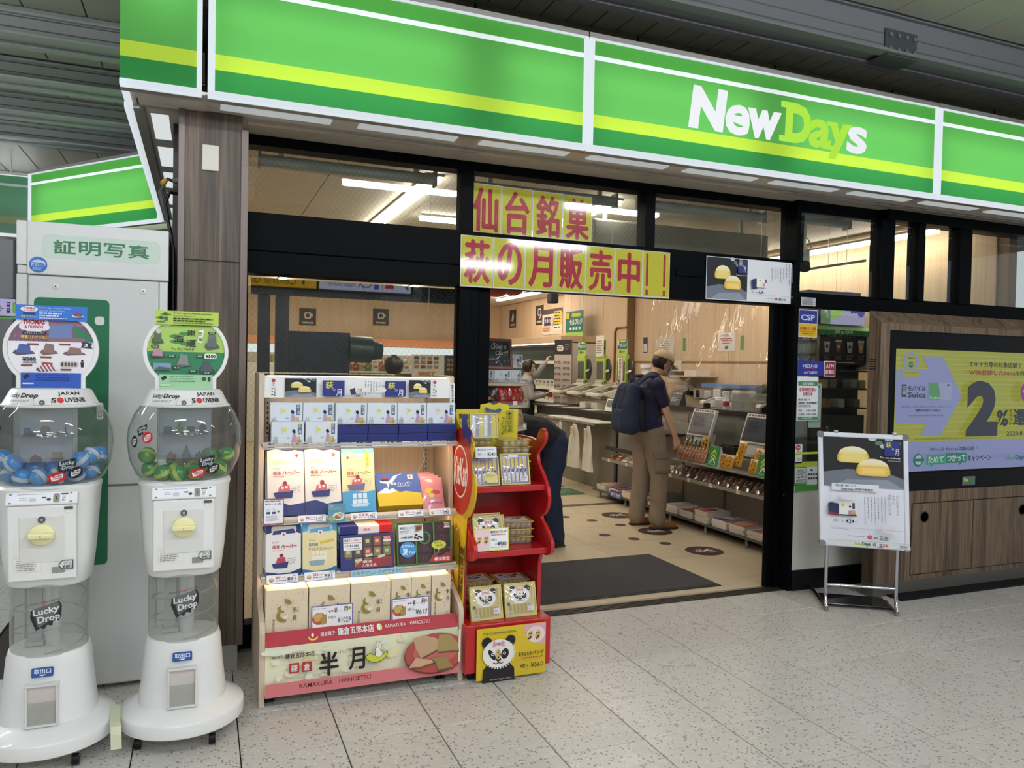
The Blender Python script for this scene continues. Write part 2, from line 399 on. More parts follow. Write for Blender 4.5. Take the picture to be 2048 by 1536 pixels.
a = Art(600, 160, emit=.75); a.rect(0, 0, 600, 160, 'bdb6e6'); a.line([(440, 90), (500, 90)], 8, '22242c'); a.line([(478, 66), (452, 90), (478, 114)], 8, '22242c'); a.rect(524, 30, 556, 74, '22242c'); a.rect(524, 86, 556, 130, '22242c'); a.rect(576, 30, 600, 130, '6ab43a'); a.rect(530, 40, 550, 54, 'bdb6e6'); a.disc(540, 102, 8, 8, 'bdb6e6', 10)
a.build('face', fg, (-2.34, 8.9995, 1.972), (.60, 0, 0), (0, 0, .17), world=True)
# ---------------------------------------------------------------- shop room
struct('wall_back', MB().box((-.15, 16.5, 0), (7.2, 16.6, 3.0)), OAK)
wr = struct('wall_right', MB().box((6.35, 4.5, 0), (6.45, 10.55, 3.0)).box((6.2, 10.55, 0), (6.45, 12.82, 3.0)).box((6.35, 12.82, 0), (6.45, 16.6, 3.0)), M('8a6f52', .7))
for y0, y1, X in [(4.6+k*.9, 5.5+k*.9, 6.35) for k in range(6)]+[(10.0, 10.55, 6.35)]+[(10.55+k*.757, 11.307+k*.757, 6.2) for k in range(3)]+[(12.83+k*.92, 13.75+k*.92, 6.35) for k in range(4)]:
    struct('panel', MB().box((X-.015, y0+.003, .1 if y0 > 10.2 else 1.69), (X, y1-.003, 2.94)), OAK, .002, wr)
struct('panel', MB().box((6.335, 4.6, .1), (6.35, 10.5, 1.66)), OAK, 0, wr)
struct('wall_left', MB().box((-.15, 4.5, 0), (-.05, 16.6, 3.0)), OAK)
sc_ = struct('ceiling', MB().box((-.15, 4.5, 2.97), (7.2, 16.6, 3.05)), M('7a7468', .8))
cp = MB().box((.004, .004, 2.95), (.896, .896, 2.97)).mesh('panel', M('d3ccbf', .6))
for i in range(8):
    for j in range(8):
        o = link('panel', cp, sc_, True); o.location = (-.05+i*.9, 4.56+j*.9, 0)
struct('panel', MB().box((-.1, 11.8, 2.95), (7.2, 16.5, 2.97)), M('d3ccbf', .6), 0, sc_)
# a tall dark-backed fixture and panels standing just inside the left window
struct('trim_2', MB().box((.26, 4.74, 1.965), (1.53, 4.78, 2.06)).box((.30, 4.76, 0), (.37, 4.80, 1.97)).box((.40, 4.76, 0), (.478, 4.80, 1.97)), M('14171c', .4))
# ================================================================ facade
AL = M('06080b', .45, spec=.05)
def frame(name, mb, parent=None): return struct(name, mb, AL, .003, parent)
w1 = struct('window_1', MB().box((.19, 4.435, .12), (1.44, 4.441, 2.03)), WIREGLASS)
frame('frame', MB().box((.16, 4.39, 0), (.225, 4.50, 2.05)).box((1.425, 4.39, 0), (1.50, 4.50, 2.05)).box((.225, 4.39, 0), (1.425, 4.50, .13)), w1)
frame('bead', MB().box((1.418, 4.425, .13), (1.427, 4.435, 2.03)), w1)['label'] = 'grey glazing bead'
frame('beam', MB().box((.16, 4.36, 2.168), (1.43, 4.5, 2.372)).box((.16, 4.362, 2.045), (1.43, 4.5, 2.164)))
frame('beam', MB().box((1.43, 4.37, 2.045), (3.96, 4.5, 2.372)).box((2.93, 4.355, 2.20), (3.14, 4.37, 2.245)))
frame('beam', MB().box((.16, 4.38, 2.735), (3.96, 4.5, 2.792)))
def pane(n, x0, x1, z0, z1, y, m=WIREGLASS):
    o = struct('window_%d' % n, MB().box((x0, y, z0), (x1, y+.006, z1)), m); return o
n = 2
for x0, x1 in ((.2, 1.43), (1.495, 2.70), (2.77, 3.955)):
    o = pane(n, x0, x1, 2.36, 2.74, 4.44); n += 1
    frame('mullion', MB().box((x1-.003, 4.385, 2.36), (x1+.07, 4.5, 2.74)), o)
d1 = struct('door_1', MB().box((1.50, 4.40, 0), (1.55, 4.46, 2.045)).box((1.557, 4.42, 0), (1.632, 4.48, 2.045)), AL, .003)
frame('jamb', MB().box((3.815, 4.44, 0), (3.90, 4.49, 2.05)).box((3.86, 4.42, 0), (3.90, 4.44, 2.05)), d1)
frame('return', MB().box((3.90, 4.315, 0), (3.935, 4.49, 2.79)), d1)
struct('strike_plate', MB().box((3.896, 4.45, .62), (3.9, 4.475, .80)), M('6f7478', .3, .8), .001, d1)
struct('lock_cylinder', MB().cyl((3.899, 4.37, .68), (3.893, 4.37, .68), .009, 12), STEEL, 0, d1)
# right-hand glazing, set forward of the door
w5 = pane(5, 3.935, 4.68, 2.14, 2.71, 4.33)
for i, (x0, x1) in enumerate(((4.806, 5.055), (5.12, 5.50), (5.63, 7.2))): pane(6+i, x0, x1, 2.13, 2.71, 4.33)
frame('mullion', MB().box((4.67, 4.29, 2.13), (4.806, 4.40, 2.79)).box((5.053, 4.29, 2.13), (5.121, 4.40, 2.72)).box((5.499, 4.29, 2.13), (5.63, 4.40, 2.79)).box((4.69, 4.25, 2.715), (7.2, 4.40, 2.79)).box((3.935, 4.315, 2.71), (4.69, 4.40, 2.79)).box((3.935, 4.315, 2.035), (7.2, 4.40, 2.14)), w5)
w9 = pane(9, 3.94, 4.9, .70, 2.03, 4.33)
lp = struct('wall_front', MB().box((3.94, 4.325, .12), (7.2, 4.40, .70)), M('d8d6cc', .5))
struct('baseboard_front', MB().box((3.93, 4.305, 0), (7.2, 4.40, .145)), BLACK, .003)
for k in range(2): struct('strip', MB().box((3.94, 4.320, .76+k*.22), (4.9, 4.326, .775+k*.22)), M('58a43c' if k == 0 else 'b5cf3c', .5), 0, w9)
# ---------------------------------------------------------------- left column and side wall
pr_ = struct('column', MB().box((-.10, 4.09, .135), (.17, 4.35, 2.785)), WALNUT)
struct('panel', MB().box((-.096, 4.080, .137), (.174, 4.10, 2.05)).box((-.096, 4.080, 2.062), (.174, 4.10, 2.785)), WALNUT, .001, pr_)
ROSE = M('6f625d', .4, .25)
struct('edge_trim', MB().box((-.118, 4.07, .137), (-.088, 4.36, 2.785)), ROSE, .003, pr_)
struct('edge_trim', MB().box((.168, 4.07, .137), (.203, 4.36, 2.72)), ROSE, .003, pr_)
for z in (.5, 1.3, 1.95, 2.55):
    for x in (-.103, .185): struct('screw', MB().cyl((x, 4.071, z), (x, 4.067, z), .006, 8), M('6f6560', .4, .5), 0, pr_)
struct('cover_plate', MB().box((-.012, 4.068, 2.50), (.066, 4.08, 2.625)), M('cfcabb', .35), .004, pr_)
struct('plinth', MB().box((-.10, 4.10, 0), (.18, 4.35, .137)), M('a9a9a6', .5), .002, pr_)
struct('wall_side', MB().box((-.15, 4.35, 0), (-.10, 9, 2.79)), M('2a2623', .5))
struct('pillar', MB().box((-.115, 4.2, 0), (-.1, 4.35, 2.79)), M('2a2623', .5))
# ---------------------------------------------------------------- soffit
SOF = M('cfc7bc', .22, .08)
so = struct('trim_3', MB().box((.0, 3.83, 2.79), (7.3, 4.5, 2.80)), SOF)
struct('trim_4', MB().box((-.35, 3.83, 2.785), (.0, 7.35, 2.80)), SOF)
struct('rail', MB().box((.2, 4.15, 2.782), (7.3, 4.19, 2.79)), M('bdb8b0', .3, .4), .002, so)
struct('rail', MB().box((-.300, 4.0, 2.784), (-.292, 7.2, 2.79)), M('3b3733', .5), 0, so)
for k in range(6): struct('screw', MB().box((-.292, 4.12+k*.5, 2.782), (-.276, 4.15+k*.5, 2.79)), BLACK, 0, so)
SLAMP = M('d5dcdc', .4, 0, .62)
for k in range(9):
    o = solo('soffit_light', MB().box((0, 0, -.004), (.525, .08, .004)), SLAMP, 'long white light panel, %s from the left in the row under the shop sign' % ORD[k], 'light', 'soffit lights along the shop front', .002)
    o.location = (.068+.662*k, 3.94, 2.787)
for k in range(5):
    o = solo('soffit_light', MB().box((0, 0, -.004), (.082, .47, .004)), M('e9efef', .4, 0, .9), 'white light panel under the sign round the corner, %s from the front' % ORD[k], 'light', 'soffit lights round the corner', .002)
    o.location = (-.25, 4.22+.64*k, 2.787)
# ================================================================ illuminated fascia signs
def translucent(name, h, k, t):
    m, nt, b, out = node_mat(name); nt.nodes.remove(b); L = nt.links
    tr = nt.nodes.new('ShaderNodeBsdfTranslucent'); em = nt.nodes.new('ShaderNodeEmission'); ad = nt.nodes.new('ShaderNodeAddShader')
    c = lin(h); tr.inputs[0].default_value = (*[x*t for x in c], 1); em.inputs[0].default_value = (*c, 1); em.inputs[1].default_value = k
    L.new(tr.outputs[0], ad.inputs[0]); L.new(em.outputs[0], ad.inputs[1]); L.new(ad.outputs[0], out.inputs[0]); return m
SG = translucent('green_sign_film', '66b85e', .40, .8); SGD = translucent('deep_green_sign_film', '3f9852', .46, .6)
SY = translucent('yellow_sign_film', 'bcdc4a', .62, .6); SW = translucent('white_sign_film', 'eef6fa', .8, .5)
SGT = translucent('upper_green_sign_film', '5cb452', .45, .7); SWH = M('f2f6fa', .4, 0, .98); SYG = M('b6f52c', .4, 0, .9)
TUBE = M('f4fff2', .4, 0, 8.0)
SFR = translucent('white_sign_frame', 'e8f0f6', .78, .3); SMET = M('a5a29c', .4, .5)
UNLIT = [M(h, .4) for h in ('2c6a42', '6f7a2c', '33774a', '9fb0a6', '33774a')]
def lightbox(label, m, W, tubes, lit=True, edge=(1, 1)):
    """a sign box of width W in local x, front at y=0, z up from its lower edge"""
    t = thing('fascia_sign', label, 'sign', group='green illuminated fascia signs', mat=m)
    H = .585
    part('housing', MB().box((0, .30, -.02), (W, .32, H)).box((0, .0, H-.005), (W, .32, H+.03)).box((0, .03, -.03), (W, .075, -.012)), SMET, t)
    fr = MB().box((0, -.01, -.028), (W, .06, 0)).box((0, -.008, H-.008), (W, .04, H))
    if edge[0]: fr.box((0, -.008, 0), (.03, .05, H-.008))
    if edge[1]: fr.box((W-.022, -.008, 0), (W, .05, H-.008))
    part('frame', fr, SFR, t, bevel=.003)
    a, b = (.03 if edge[0] else 0), (W-.022 if edge[1] else W)
    bands = [(0, .102, SGD), (.102, .173, SY), (.173, .472, SG), (.472, .498, SW), (.498, H-.008, SGT)]
    for i, (z0, z1, mm) in enumerate(bands):
        if not lit: mm = UNLIT[i]
        part(('dark_green_band', 'yellow_stripe', 'green_field', 'white_stripe', 'upper_green_band')[i], MB().add([(a, .01, z0), (b, .01, z0), (b, .01, z1), (a, .01, z1)], [(0, 1, 2, 3)]), mm, t)
    for i, (x0, x1, z) in enumerate(tubes):
        part('lamp_tube', MB().cyl((x0, .15, z), (x1, .15, z), .016, 8), TUBE, t, smooth=True)
    return t
Z0 = 2.80
lightbox('narrow green lit sign box at the corner above the walnut column', TR(-.35, 3.8, Z0), .335, [(.05, .30, .42)], edge=(0, 1))
part('side_edge', MB().box((0, -.01, -.028), (.03, .325, 0)), SFR, C.objects['fascia_sign'], bevel=.003)
lightbox('plain green lit sign box above the left shop window', TR(.01, 3.8, Z0), 1.938, [(.04, 1.22, .36), (1.46, 1.92, .36), (.04, 1.22, .10), (1.46, 1.92, .10)])
s2 = lightbox('green lit sign box carrying the large white and yellow shop name', TR(1.955, 3.8, Z0), 2.665, [(.05, 1.16, .36), (1.42, 2.6, .34), (.05, 1.16, .10), (1.42, 2.6, .10)])
lightbox('green lit sign box cut by the right edge of the picture', TR(4.625, 3.8, Z0), 2.4, [(.05, 1.2, .34), (1.4, 2.3, .34), (.05, 1.2, .10)])
lightbox('long green lit sign box along the shop side, seen edge-on', TR(-.35, 7.35, Z0, R(-90)), 3.22, [(.1, 1.5, .36), (1.7, 3.1, .36)], edge=(1, 0))
lightbox('green lit sign box in the distance above the photo booth', TR(-1.62, 8.93, Z0, R(-50.5)), 1.98, [(.1, 1.88, .36), (.1, 1.88, .12)])
lightbox('dark green sign box end beyond the photo booth', TR(-1.97, 9.05, Z0, 0), .33, [], False, (0, 0))
L_ = Art(1, 1)
def letter(ch, x0, x1, z0, z1, mat, bold, shear, serif=()):
    v, f, a, b, c, d = glyphs(ch, bold, shear); kx, kz = (x1-x0)/(b-a), (z1-z0)/(d-c)
    pts = [(x0+(p[0]-a)*kx-1.955, z0+(p[1]-c)*kz-Z0) for p in v]
    me = bpy.data.meshes.new('letter'); me.from_pydata([(x, .004, z) for x, z in pts], [], f); me.materials.append(mat)
    o = link('letter', me, s2, False)
    for k, (sx0, sz0, sx1, sz1) in enumerate(serif):
        me2 = MB().box((sx0-1.955, .0042, sz0-Z0), (sx1-1.955, .0062, sz1-Z0)).mesh('serif', mat); link('serif', me2, o, False)
letter('N', 2.61, 2.885, 2.985, 3.235, SWH, .06, .12)
letter('e', 2.87, 3.05, 2.982, 3.165, SWH, .03, .10)
letter('w', 3.035, 3.29, 2.985, 3.16, SWH, .05, .10)
letter('D', 3.315, 3.525, 2.992, 3.235, SYG, .055, .05, [(3.275, 2.992, 3.40, 3.028), (3.285, 3.20, 3.42, 3.237)])
letter('a', 3.505, 3.685, 2.985, 3.165, SYG, .034, .05, [(3.64, 2.987, 3.71, 3.012)])
letter('y', 3.665, 3.845, 2.93, 3.16, SYG, .048, .05, [(3.655, 3.135, 3.74, 3.162), (3.79, 3.135, 3.86, 3.162)])
letter('s', 3.815, 3.985, 2.985, 3.16, SWH, .03, .06)
# ================================================================ lamps of the place, with added fill lamps
LAMP = M('fff3e2', .4, 0, SHOP_LAMP); CLAMP = M('f3f7ff', .4, 0, CONCOURSE_LAMP); FLAMP = M('f3f7ff', .4, 0, CONCOURSE_LAMP/5)
def strip(name, label, c, d, mat, group, housing=True):
    t = thing(name, label, 'light', c, 0, group)
    part('diffuser', MB().cbox((0, 0, 0), d), mat, t, bevel=.004)
    if name == 'ceiling_light': part('housing', MB().cbox((0, 0, d[2]/2+.012), (d[0]+.03, d[1]+.03, .022)), M('c9c9c4', .5), t, bevel=.004)
    else:
        part('housing', MB().cbox((0, 0, d[2]/2+.012), (d[0]+.03, .04, .022)), M('c9c9c4', .5), t, bevel=.004)
        for q in (-.4, .4): part('hanger', MB().cyl((d[0]*q, 0, d[2]/2), (d[0]*q, 0, 3.83-c[2]), .008, 8), M('c9c9c4', .5), t)
SG_ = 'ceiling light strips in the shop'
strip('ceiling_light', 'long ceiling light strip seen through the upper left pane', (1.55, 6.55, 2.915), (.10, 2.3, .03), LAMP, SG_)
strip('ceiling_light', 'short cross light seen at the right end of the upper left pane', (2.10, 6.9, 2.915), (.5, .09, .03), LAMP, SG_)
strip('ceiling_light', 'long ceiling light strip seen through the pane above the bank notice', (6.1, 6.3, 2.86), (.09, 2.6, .03), LAMP, SG_)
strip('ceiling_light', 'ceiling light strip glimpsed at the lower edge of the third upper pane', (4.6, 7.8, 2.915), (.10, 2.2, .03), LAMP, SG_)
for i, (x, y) in enumerate(((3.1, 6.6), (1.5, 10.2), (3.1, 10.2), (4.6, 11.2), (5.6, 13.6), (3.4, 14.0), (1.2, 14.0))):
    strip('ceiling_light', 'added fill light strip deeper in the shop, unseen above the beam, %s of seven' % ORD[i], (x, y, 2.915), (.10, 2.2, .03), LAMP, SG_)  # unseen strips added as fill light for the shop interior
CG = 'concourse ceiling lamps'
for i, (x, y, dx) in enumerate(((-.6, 1.0, 1.2), (1.9, 1.0, 1.2), (4.4, 1.0, 1.2), (-2.2, -1.8, 1.2), (.1, -2.6, 1.2), (2.4, -1.9, 1.2), (4.8, -1.8, 1.2), (-2.2, -4.6, 1.2), (.1, -4.6, 1.2), (2.4, -4.6, 1.2), (4.7, -4.6, 1.2), (-2.2, -7.6, 1.2), (.1, -7.6, 1.2), (2.4, -7.6, 1.2), (-3.4, 3.4, 1.2), (-2.9, 5.4, 1.2), (-3.3, 7.6, 1.2))):
    strip('concourse_lamp', 'unseen white fluorescent lamp set out to light the concourse, %s' % ORD[i], (x, y, 3.42 if y < 5 else 2.9), (dx, .09, .09), CLAMP, CG)  # rear rows and the left group are added to brighten globes and left ceiling
for i, (x, y) in enumerate(((-2.72, 10.1), (-2.95, 11.6), (-3.3, 13.2), (-3.6, 14.8), (-3.95, 16.4), (-4.3, 18.0))):
    strip('concourse_lamp', 'thin white lamp in the far concourse at the left edge, %s from the front' % ORD[i], (x, y, 3.30), (1.8, .10, .05), FLAMP, 'far concourse lamps')
# hanging direction signs behind the viewer, mirrored in the wired glass
hs = thing('hanging_sign', 'black hanging sign with yellow exit panel, seen only mirrored in the window', 'sign', (1.45, -1.5, 2.5))
part('case', MB().box((.25, -1.62, 2.52), (2.70, -1.52, 2.92)), BLACK, hs, True, .01)
part('hanger', MB().box((.6, -1.59, 2.92), (.65, -1.55, 3.8)).box((2.3, -1.59, 2.92), (2.35, -1.55, 3.8)), BLACK, hs, True)
a = Art(100, 32, emit=5); a.rect(0, 0, 100, 32, 'd9a90f'); a.text('Central Gate', 24, 18, 88, 29, '1d1c18'); a.text('I', 14, 6, 17, 28, '1d1c18', .05)
a.build('yellow_face', hs, (1.385, -1.519, 2.545), (-1.08, 0, 0), (0, 0, .35), world=True)
a = Art(124, 35, emit=5); a.rect(0, 0, 124, 35, 'c7c9e6'); a.text('Restrooms', 78, 20, 112, 30, '22242c'); a.line([(4, 30), (14, 16)], 3, '22242c')
a.disc(30, 16, 4, 4, 'b3252b'); a.poly([(30, 12), (23, 30), (37, 30)], 'b3252b'); a.rect(39, 8, 40, 33, '22242c'); a.rect(44, 10, 51, 32, '2c4fae'); a.disc(47.5, 7, 3.5, 3.5, '2c4fae')
a.line([(62+8*math.cos(t/4), 22+8*math.sin(t/4)) for t in range(-8, 12)], 1.6, '22242c'); a.line([(58, 8), (60, 20), (68, 22), (72, 30)], 1.6, '22242c')
a.build('white_face', hs, (2.66, -1.519, 2.545), (-1.24, 0, 0), (0, 0, .35), world=True)
# ================================================================ photo booth
BW = M('cdd0cd', .4); BW2 = M('d6d8d5', .4)
t = thing('photo_booth', 'white photo booth with a green panel and lit sign behind the capsule machines', 'photo booth', (-.47, 4.05, 0))
part('body', MB().box((-.772, 4.06, .02), (-.16, 4.80, 2.17)), BW, t, True, .006)
part('header', MB().box((-.737, 4.035, 1.945), (-.155, 4.08, 2.183)), BW2, t, True, .004)
part('front_panel', MB().box((-.732, 4.048, .975), (-.197, 4.07, 1.940)), BW, t, True, .003)
part('front_panel', MB().box((-.732, 4.048, .03), (-.197, 4.07, .968)), BW, t, True, .003)
part('seam', MB().box((-.732, 4.0465, .967), (-.16, 4.06, .976)), M('7b6f63', .6), t, True)
part('edge_post', MB().box((-.779, 4.04, .02), (-.738, 4.09, 1.944)), BW, t, True, .004)
part('edge_post', MB().box((-.779, 4.04, 1.985), (-.738, 4.09, 2.183)), BW2, t, True, .004)
part('edge_post', MB().box((-.776, 4.044, 1.946), (-.738, 4.09, 1.983)), BW, t, True, .004)
part('edge_strip', MB().box((-.194, 4.048, .03), (-.158, 4.09, 1.940)), BW2, t, True, .003)
for x, z in ((-.625, 1.893), (-.263, 1.891)):
    s_ = part('screw', MB().lathe([(.013, 0), (.013, .004), (.008, .008)], 14).xf(TR(x, 4.048, z, 0, R(90))), WHITE, t, True, smooth=True)
    part('recess', MB().lathe([(.0035, .008), (.0035, .009)], 8).xf(TR(x, 4.048, z, 0, R(90))), BLACK, s_, True)
a = Art(490, 106, .4, emit=.72); a.rrect(0, 0, 490, 106, 26, 'cfe6da')
sp_ = a.build('sign_window', t, (-.679, 4.0345, 2.020), (.488, 0, 0), (0, 0, .108), world=True); sp_['label'] = 'backlit pale green sign window'
a = Art(490, 106, .4); 
for i, ch in enumerate('証明写真'): a.text(ch, 46+i*102, 22, 136+i*102, 86, '0f6b3c', .035)
a.build('lettering', t, (-.679, 4.0325, 2.020), (.488, 0, 0), (0, 0, .108), world=True)
a = Art(72, 72); a.disc(36, 36, 36, 36, '2f6fc0', 28); a.poly([(8, 26), (20, 16), (40, 13), (60, 20), (68, 34), (50, 28), (30, 26)], 'c7d6ea'); a.text('ガラス', 8, 30, 42, 44, 'f4f6f8', .04); a.text('コート剤', 43, 34, 66, 43, 'dfe8f2'); a.bars(16, 48, 58, 64, 4, 'b9cde6')
a.build('round_sticker', t, (-.729, 4.034, 1.951), (.072, 0, 0), (0, 0, .072), world=True)
a = Art(305, 1243); a.rrect(0, 0, 305, 1243, 22, '0c6a45'); a.rrect(245, 78, 285, 118, 14, 'd7dcd8'); a.rrect(255, 480, 283, 560, 8, 'd7dcd8'); a.text('口', 262, 520, 276, 548, '0c6a45')
a.build('green_panel', t, (-.711, 4.047, .599), (.305, 0, 0), (0, 0, 1.243), world=True)
for x in (-.7, -.24): part('foot', MB().cyl((x, 4.2, 0), (x, 4.2, .03), .03, 12), BLACK, t, True)
# ================================================================ capsule machines
def globe_r(z):
    P = [(1.070, .150), (1.10, .180), (1.16, .204), (1.235, .212), (1.29, .207), (1.345, .188), (1.39, .160)]
    for (z0, r0), (z1, r1) in zip(P, P[1:]):
        if z <= z1: return r0+(r1-r0)*(z-z0)/(z1-z0)
    return .16
def on_round(rf, th, z, wd, ht, rot=0, sy=1.0):
    ca, sa = math.cos(rot), math.sin(rot)
    def f(x, y, e):
        a, b = (x-.5)*wd, (y-.5)*ht
        zz = z+a*sa+b*ca; r = rf(zz)+e+.001; q = th+(a*ca-b*sa)/max(r, .05)
        return (r*math.sin(q), -r*sy*math.cos(q), zz)
    return f
def logo(art, x0, y0, x1, y1, ink, pap):
    w_, h_ = x1-x0, y1-y0
    P = lambda a, b: (x0+a*w_, y0+b*h_)
    art.poly([P(0, .42), P(.08, .12), P(.95, -.02), P(1, .22), P(.92, .62), P(.80, .80), P(.66, .74), P(.60, .92), P(.46, .84), P(.36, .99), P(.26, .90), P(.10, 1)], ink)
    art.text('Lucky', x0+.10*w_, y0+.12*h_, x0+.92*w_, y0+.46*h_, pap, .03, .1)
    art.text('Drop', x0+.20*w_, y0+.44*h_, x0+.88*w_, y0+.80*h_, pap, .03, .1)
def chord(art, y0, y1, col, r=142, cx=160, cy_=160, n=10):
    """part of the round poster between two heights"""
    L, Q = [], []
    for i in range(n+1):
        y = y0+(y1-y0)*i/n; h = math.sqrt(max(r*r-(y-cy_)**2, 0)); L.append((cx-h, y)); Q.append((cx+h, y))
    art.poly(L+Q[::-1], col)
def mini(a, x, y, w_, h_, c1, c2, k=0):
    """a small product picture"""
    a.poly([(x, y+h_*.8), (x+w_*.2, y+h_), (x+w_, y+h_*.85), (x+w_*.85, y+h_*.6), (x+w_*.1, y+h_*.55)], c2)
    a.poly([(x+w_*.15, y+h_*.75), (x+w_*.8, y+h_*.8), (x+w_*(.75-.2*k), y+h_*.1), (x+w_*.3, y)], c1)
def capsule_machine(label, cx, kind):
    BL = kind == 'blue'
    t = thing('capsule_machine', label, 'capsule machine', group='capsule vending machines', mat=Matrix.Translation((cx, 3.5, 0)) @ Matrix.Diagonal((1.05, 1.05, 1, 1)))
    part('base', MB().lathe([(.224, .066), (.231, .072), (.2325, .118), (.227, .127), (.195, .142), (.165, .165)], 48), WHITE, t, smooth=True)
    part('foot_column', MB().lathe([(.165, .15), (.160, .19), (.148, .30), (.140, .40), (.133, .425), (.125, .427)], 40, sy=.92, p=2.5), WHITE, t, smooth=True)
    part('tube', MB().lathe([(.130, .42), (.131, .55), (.132, .70)], 40, caps=False), ACRYL2, t, smooth=True)
    part('inner_pole', MB().cyl((.01, .0, .40), (.01, .0, .70), .028, 16), M('dfe2e6', .3, .5), t, smooth=True)
    part('spiral_rail', MB().tube([(.118*math.sin(q*.42), -.118*math.cos(q*.42), .43+.0058*q) for q in range(46)], .0035, 5), ACRYL2, t, smooth=True)
    part('inner_bracket', MB().box((-.075, .02, .44), (-.03, .05, .68)).box((-.08, -.02, .43), (-.02, .05, .445)), M('b9bcbb', .5), t)
    part('body', MB().lathe([(.128, .688), (.139, .70), (.150, .80), (.166, 1.05), (.170, 1.068), (.160, 1.078)], 44, sy=.95, p=3.2), WHITE, t, smooth=True)
    part('globe', MB().lathe([(globe_r(z), z) for z in (1.072, 1.085, 1.10, 1.13, 1.16, 1.20, 1.235, 1.265, 1.29, 1.32, 1.345, 1.37, 1.39)], 48, caps=False), ACRYL, t, smooth=True)
    part('globe_rim', MB().lathe([(.155, 1.068), (.168, 1.072), (.166, 1.083), (.150, 1.084)], 44), M('cfd2d0', .3), t, smooth=True)
    part('cap', MB().lathe([(.150, 1.376), (.165, 1.378), (.166, 1.385), (.158, 1.390), (.134, 1.440), (.126, 1.447), (.05, 1.449)], 44), WHITE, t, smooth=True)
    # header disc: ring frame, poster, card
    def outline(r, hw, zb):
        n = 28; a0 = math.asin(min(hw/r, 1)); pts = [(-hw, zb)]
        for i in range(n+1):
            q = -math.pi/2-a0-(2*math.pi-2*a0)*i/n; pts.append((r*math.cos(q), 1.603+r*math.sin(q)))
        return pts+[(hw, zb)]
    O, I = outline(.157, .112, 1.448), outline(.143, .098, 1.448)
    n = len(O); mb = MB()
    vs = [(x, y, z) for y in (-.012, .012) for L in (O, I) for x, z in L]; fs = []
    for i in range(n-1):
        o0, o1, i0, i1 = i, i+1, n+i, n+i+1
        fs += [(o0, i0, i1, o1), (2*n+o0, 2*n+o1, 2*n+i1, 2*n+i0), (o0, o1, 2*n+o1, 2*n+o0), (i1, i0, 2*n+i0, 2*n+i1)]
    part('ring_frame', mb.add(vs, fs), WHITE, t, smooth=True)
    po = part('poster_board', MB().prism([(x, -.004, z) for x, z in I], (0, .008, 0)), M('e8e4ea' if BL else '9fc46a', .5), t)
    a = Art(320, 320)
    if BL:
        chord(a, 18, 132, '7c5b72'); chord(a, 40, 70, '947088'); a.poly([(230, 60), (285, 100), (298, 132), (240, 132)], '2f7a5a')
        for k in range(9): a.line([(30+k*14, 100), (24+k*14, 132)], 1, 'a98da2')
        a.poly([(150, 70), (226, 58), (226, 132), (150, 132)], '6a7fae'); a.rect(150, 116, 270, 132, '8a6a76')
        for x, y, r in ((75, 62, 22), (100, 56, 26), (128, 60, 22), (70, 76, 16), (135, 76, 18), (102, 78, 30)): a.disc(x, y, r, r*.8, 'e9e4ea')
        a.text('THOMAS', 66, 48, 138, 66, 'b32638', .045); a.text('& FRIENDS', 72, 70, 132, 82, 'b32638', .035)
        a.rrect(66, 94, 142, 106, 4, '241f22'); a.text('きかんしゃトーマス', 72, 97, 136, 104, 'e9e4ea'); a.text('情景コレクション', 60, 108, 150, 123, 'e3bd4a', .05)
        chord(a, 132, 268, 'ece9ee')
        for x, y, w_, h_, c1, c2 in ((34, 142, 74, 46, '4b5fa0', '5c4a55'), (122, 138, 60, 48, '8a6f6a', '7a5b5f'), (196, 152, 80, 34, '8f6c62', '6d5a66'), (108, 212, 74, 40, 'a34a4f', '5b4a52')): mini(a, x, y, w_, h_, c1, c2)
        for k in range(5): a.line([(112+k*13, 222), (130+k*12, 250)], 5, 'e4dde4')
        a.rrect(188, 208, 250, 232, 10, 'c9bcb4'); [a.rect(192+k*11, 214, 199+k*11, 228, '4a4042') for k in range(5)]; a.disc(262, 206, 4, 4, '222222'); a.poly([(256, 212), (268, 212), (266, 232), (258, 232)], '222222')
        for x, y in ((82, 140), (186, 138), (124, 190), (62, 222), (190, 238)): a.rect(x, y, x+36, y+7, '7d4a3c')
        a.poly([(258, 130), (296, 134), (290, 148), (298, 156), (256, 152), (262, 142)], '2a2d45'); a.text('3', 268, 136, 280, 149, 'e8e4ea', .03)
        a.text('¥500', 66, 194, 110, 210, '2a2630', .04); [a.rect(68+k*5, 212, 71+k*5, 217, '2a2630') for k in range(9)]
        a.rect(62, 255, 258, 316, '2556b4'); a.poly([(68, 268), (86, 258), (90, 270), (74, 282)], '1a1a22'); a.bars(110, 262, 240, 290, 3, '163c86', .5, 5); a.rect(68, 294, 104, 300, 'c8d4ea')
    else:
        chord(a, 18, 50, '2f7a55'); chord(a, 50, 160, 'a8cc66'); chord(a, 160, 268, '2b8058')
        mini(a, 130, 22, 70, 30, '4c5a44', '6b6f50'); a.disc(88, 40, 18, 16, 'e6efe0', 24); a.text('7', 82, 32, 92, 48, '1f241e', .04); a.text('全', 72, 36, 80, 44, '1f241e'); a.text('種', 94, 36, 102, 44, '1f241e')
        for x, y, w_ in ((118, 96, 40), (128, 118, 54), (150, 84, 34), (160, 126, 44)): a.disc(x, y, w_*.55, 8, '4b8a3e')
        a.text('東', 160, 68, 194, 94, '23281f', .02); a.text('海', 112, 92, 150, 122, '23281f', .02); a.text('道', 158, 106, 196, 138, '23281f', .02); a.text('フィギュアみやげ', 104, 142, 190, 154, '23281f', .02)
        a.poly([(206, 70), (224, 64), (216, 122), (200, 118)], 'eef3e4'); a.vtext('第二弾', 204, 74, 217, 114, '3a2f2c', .02)
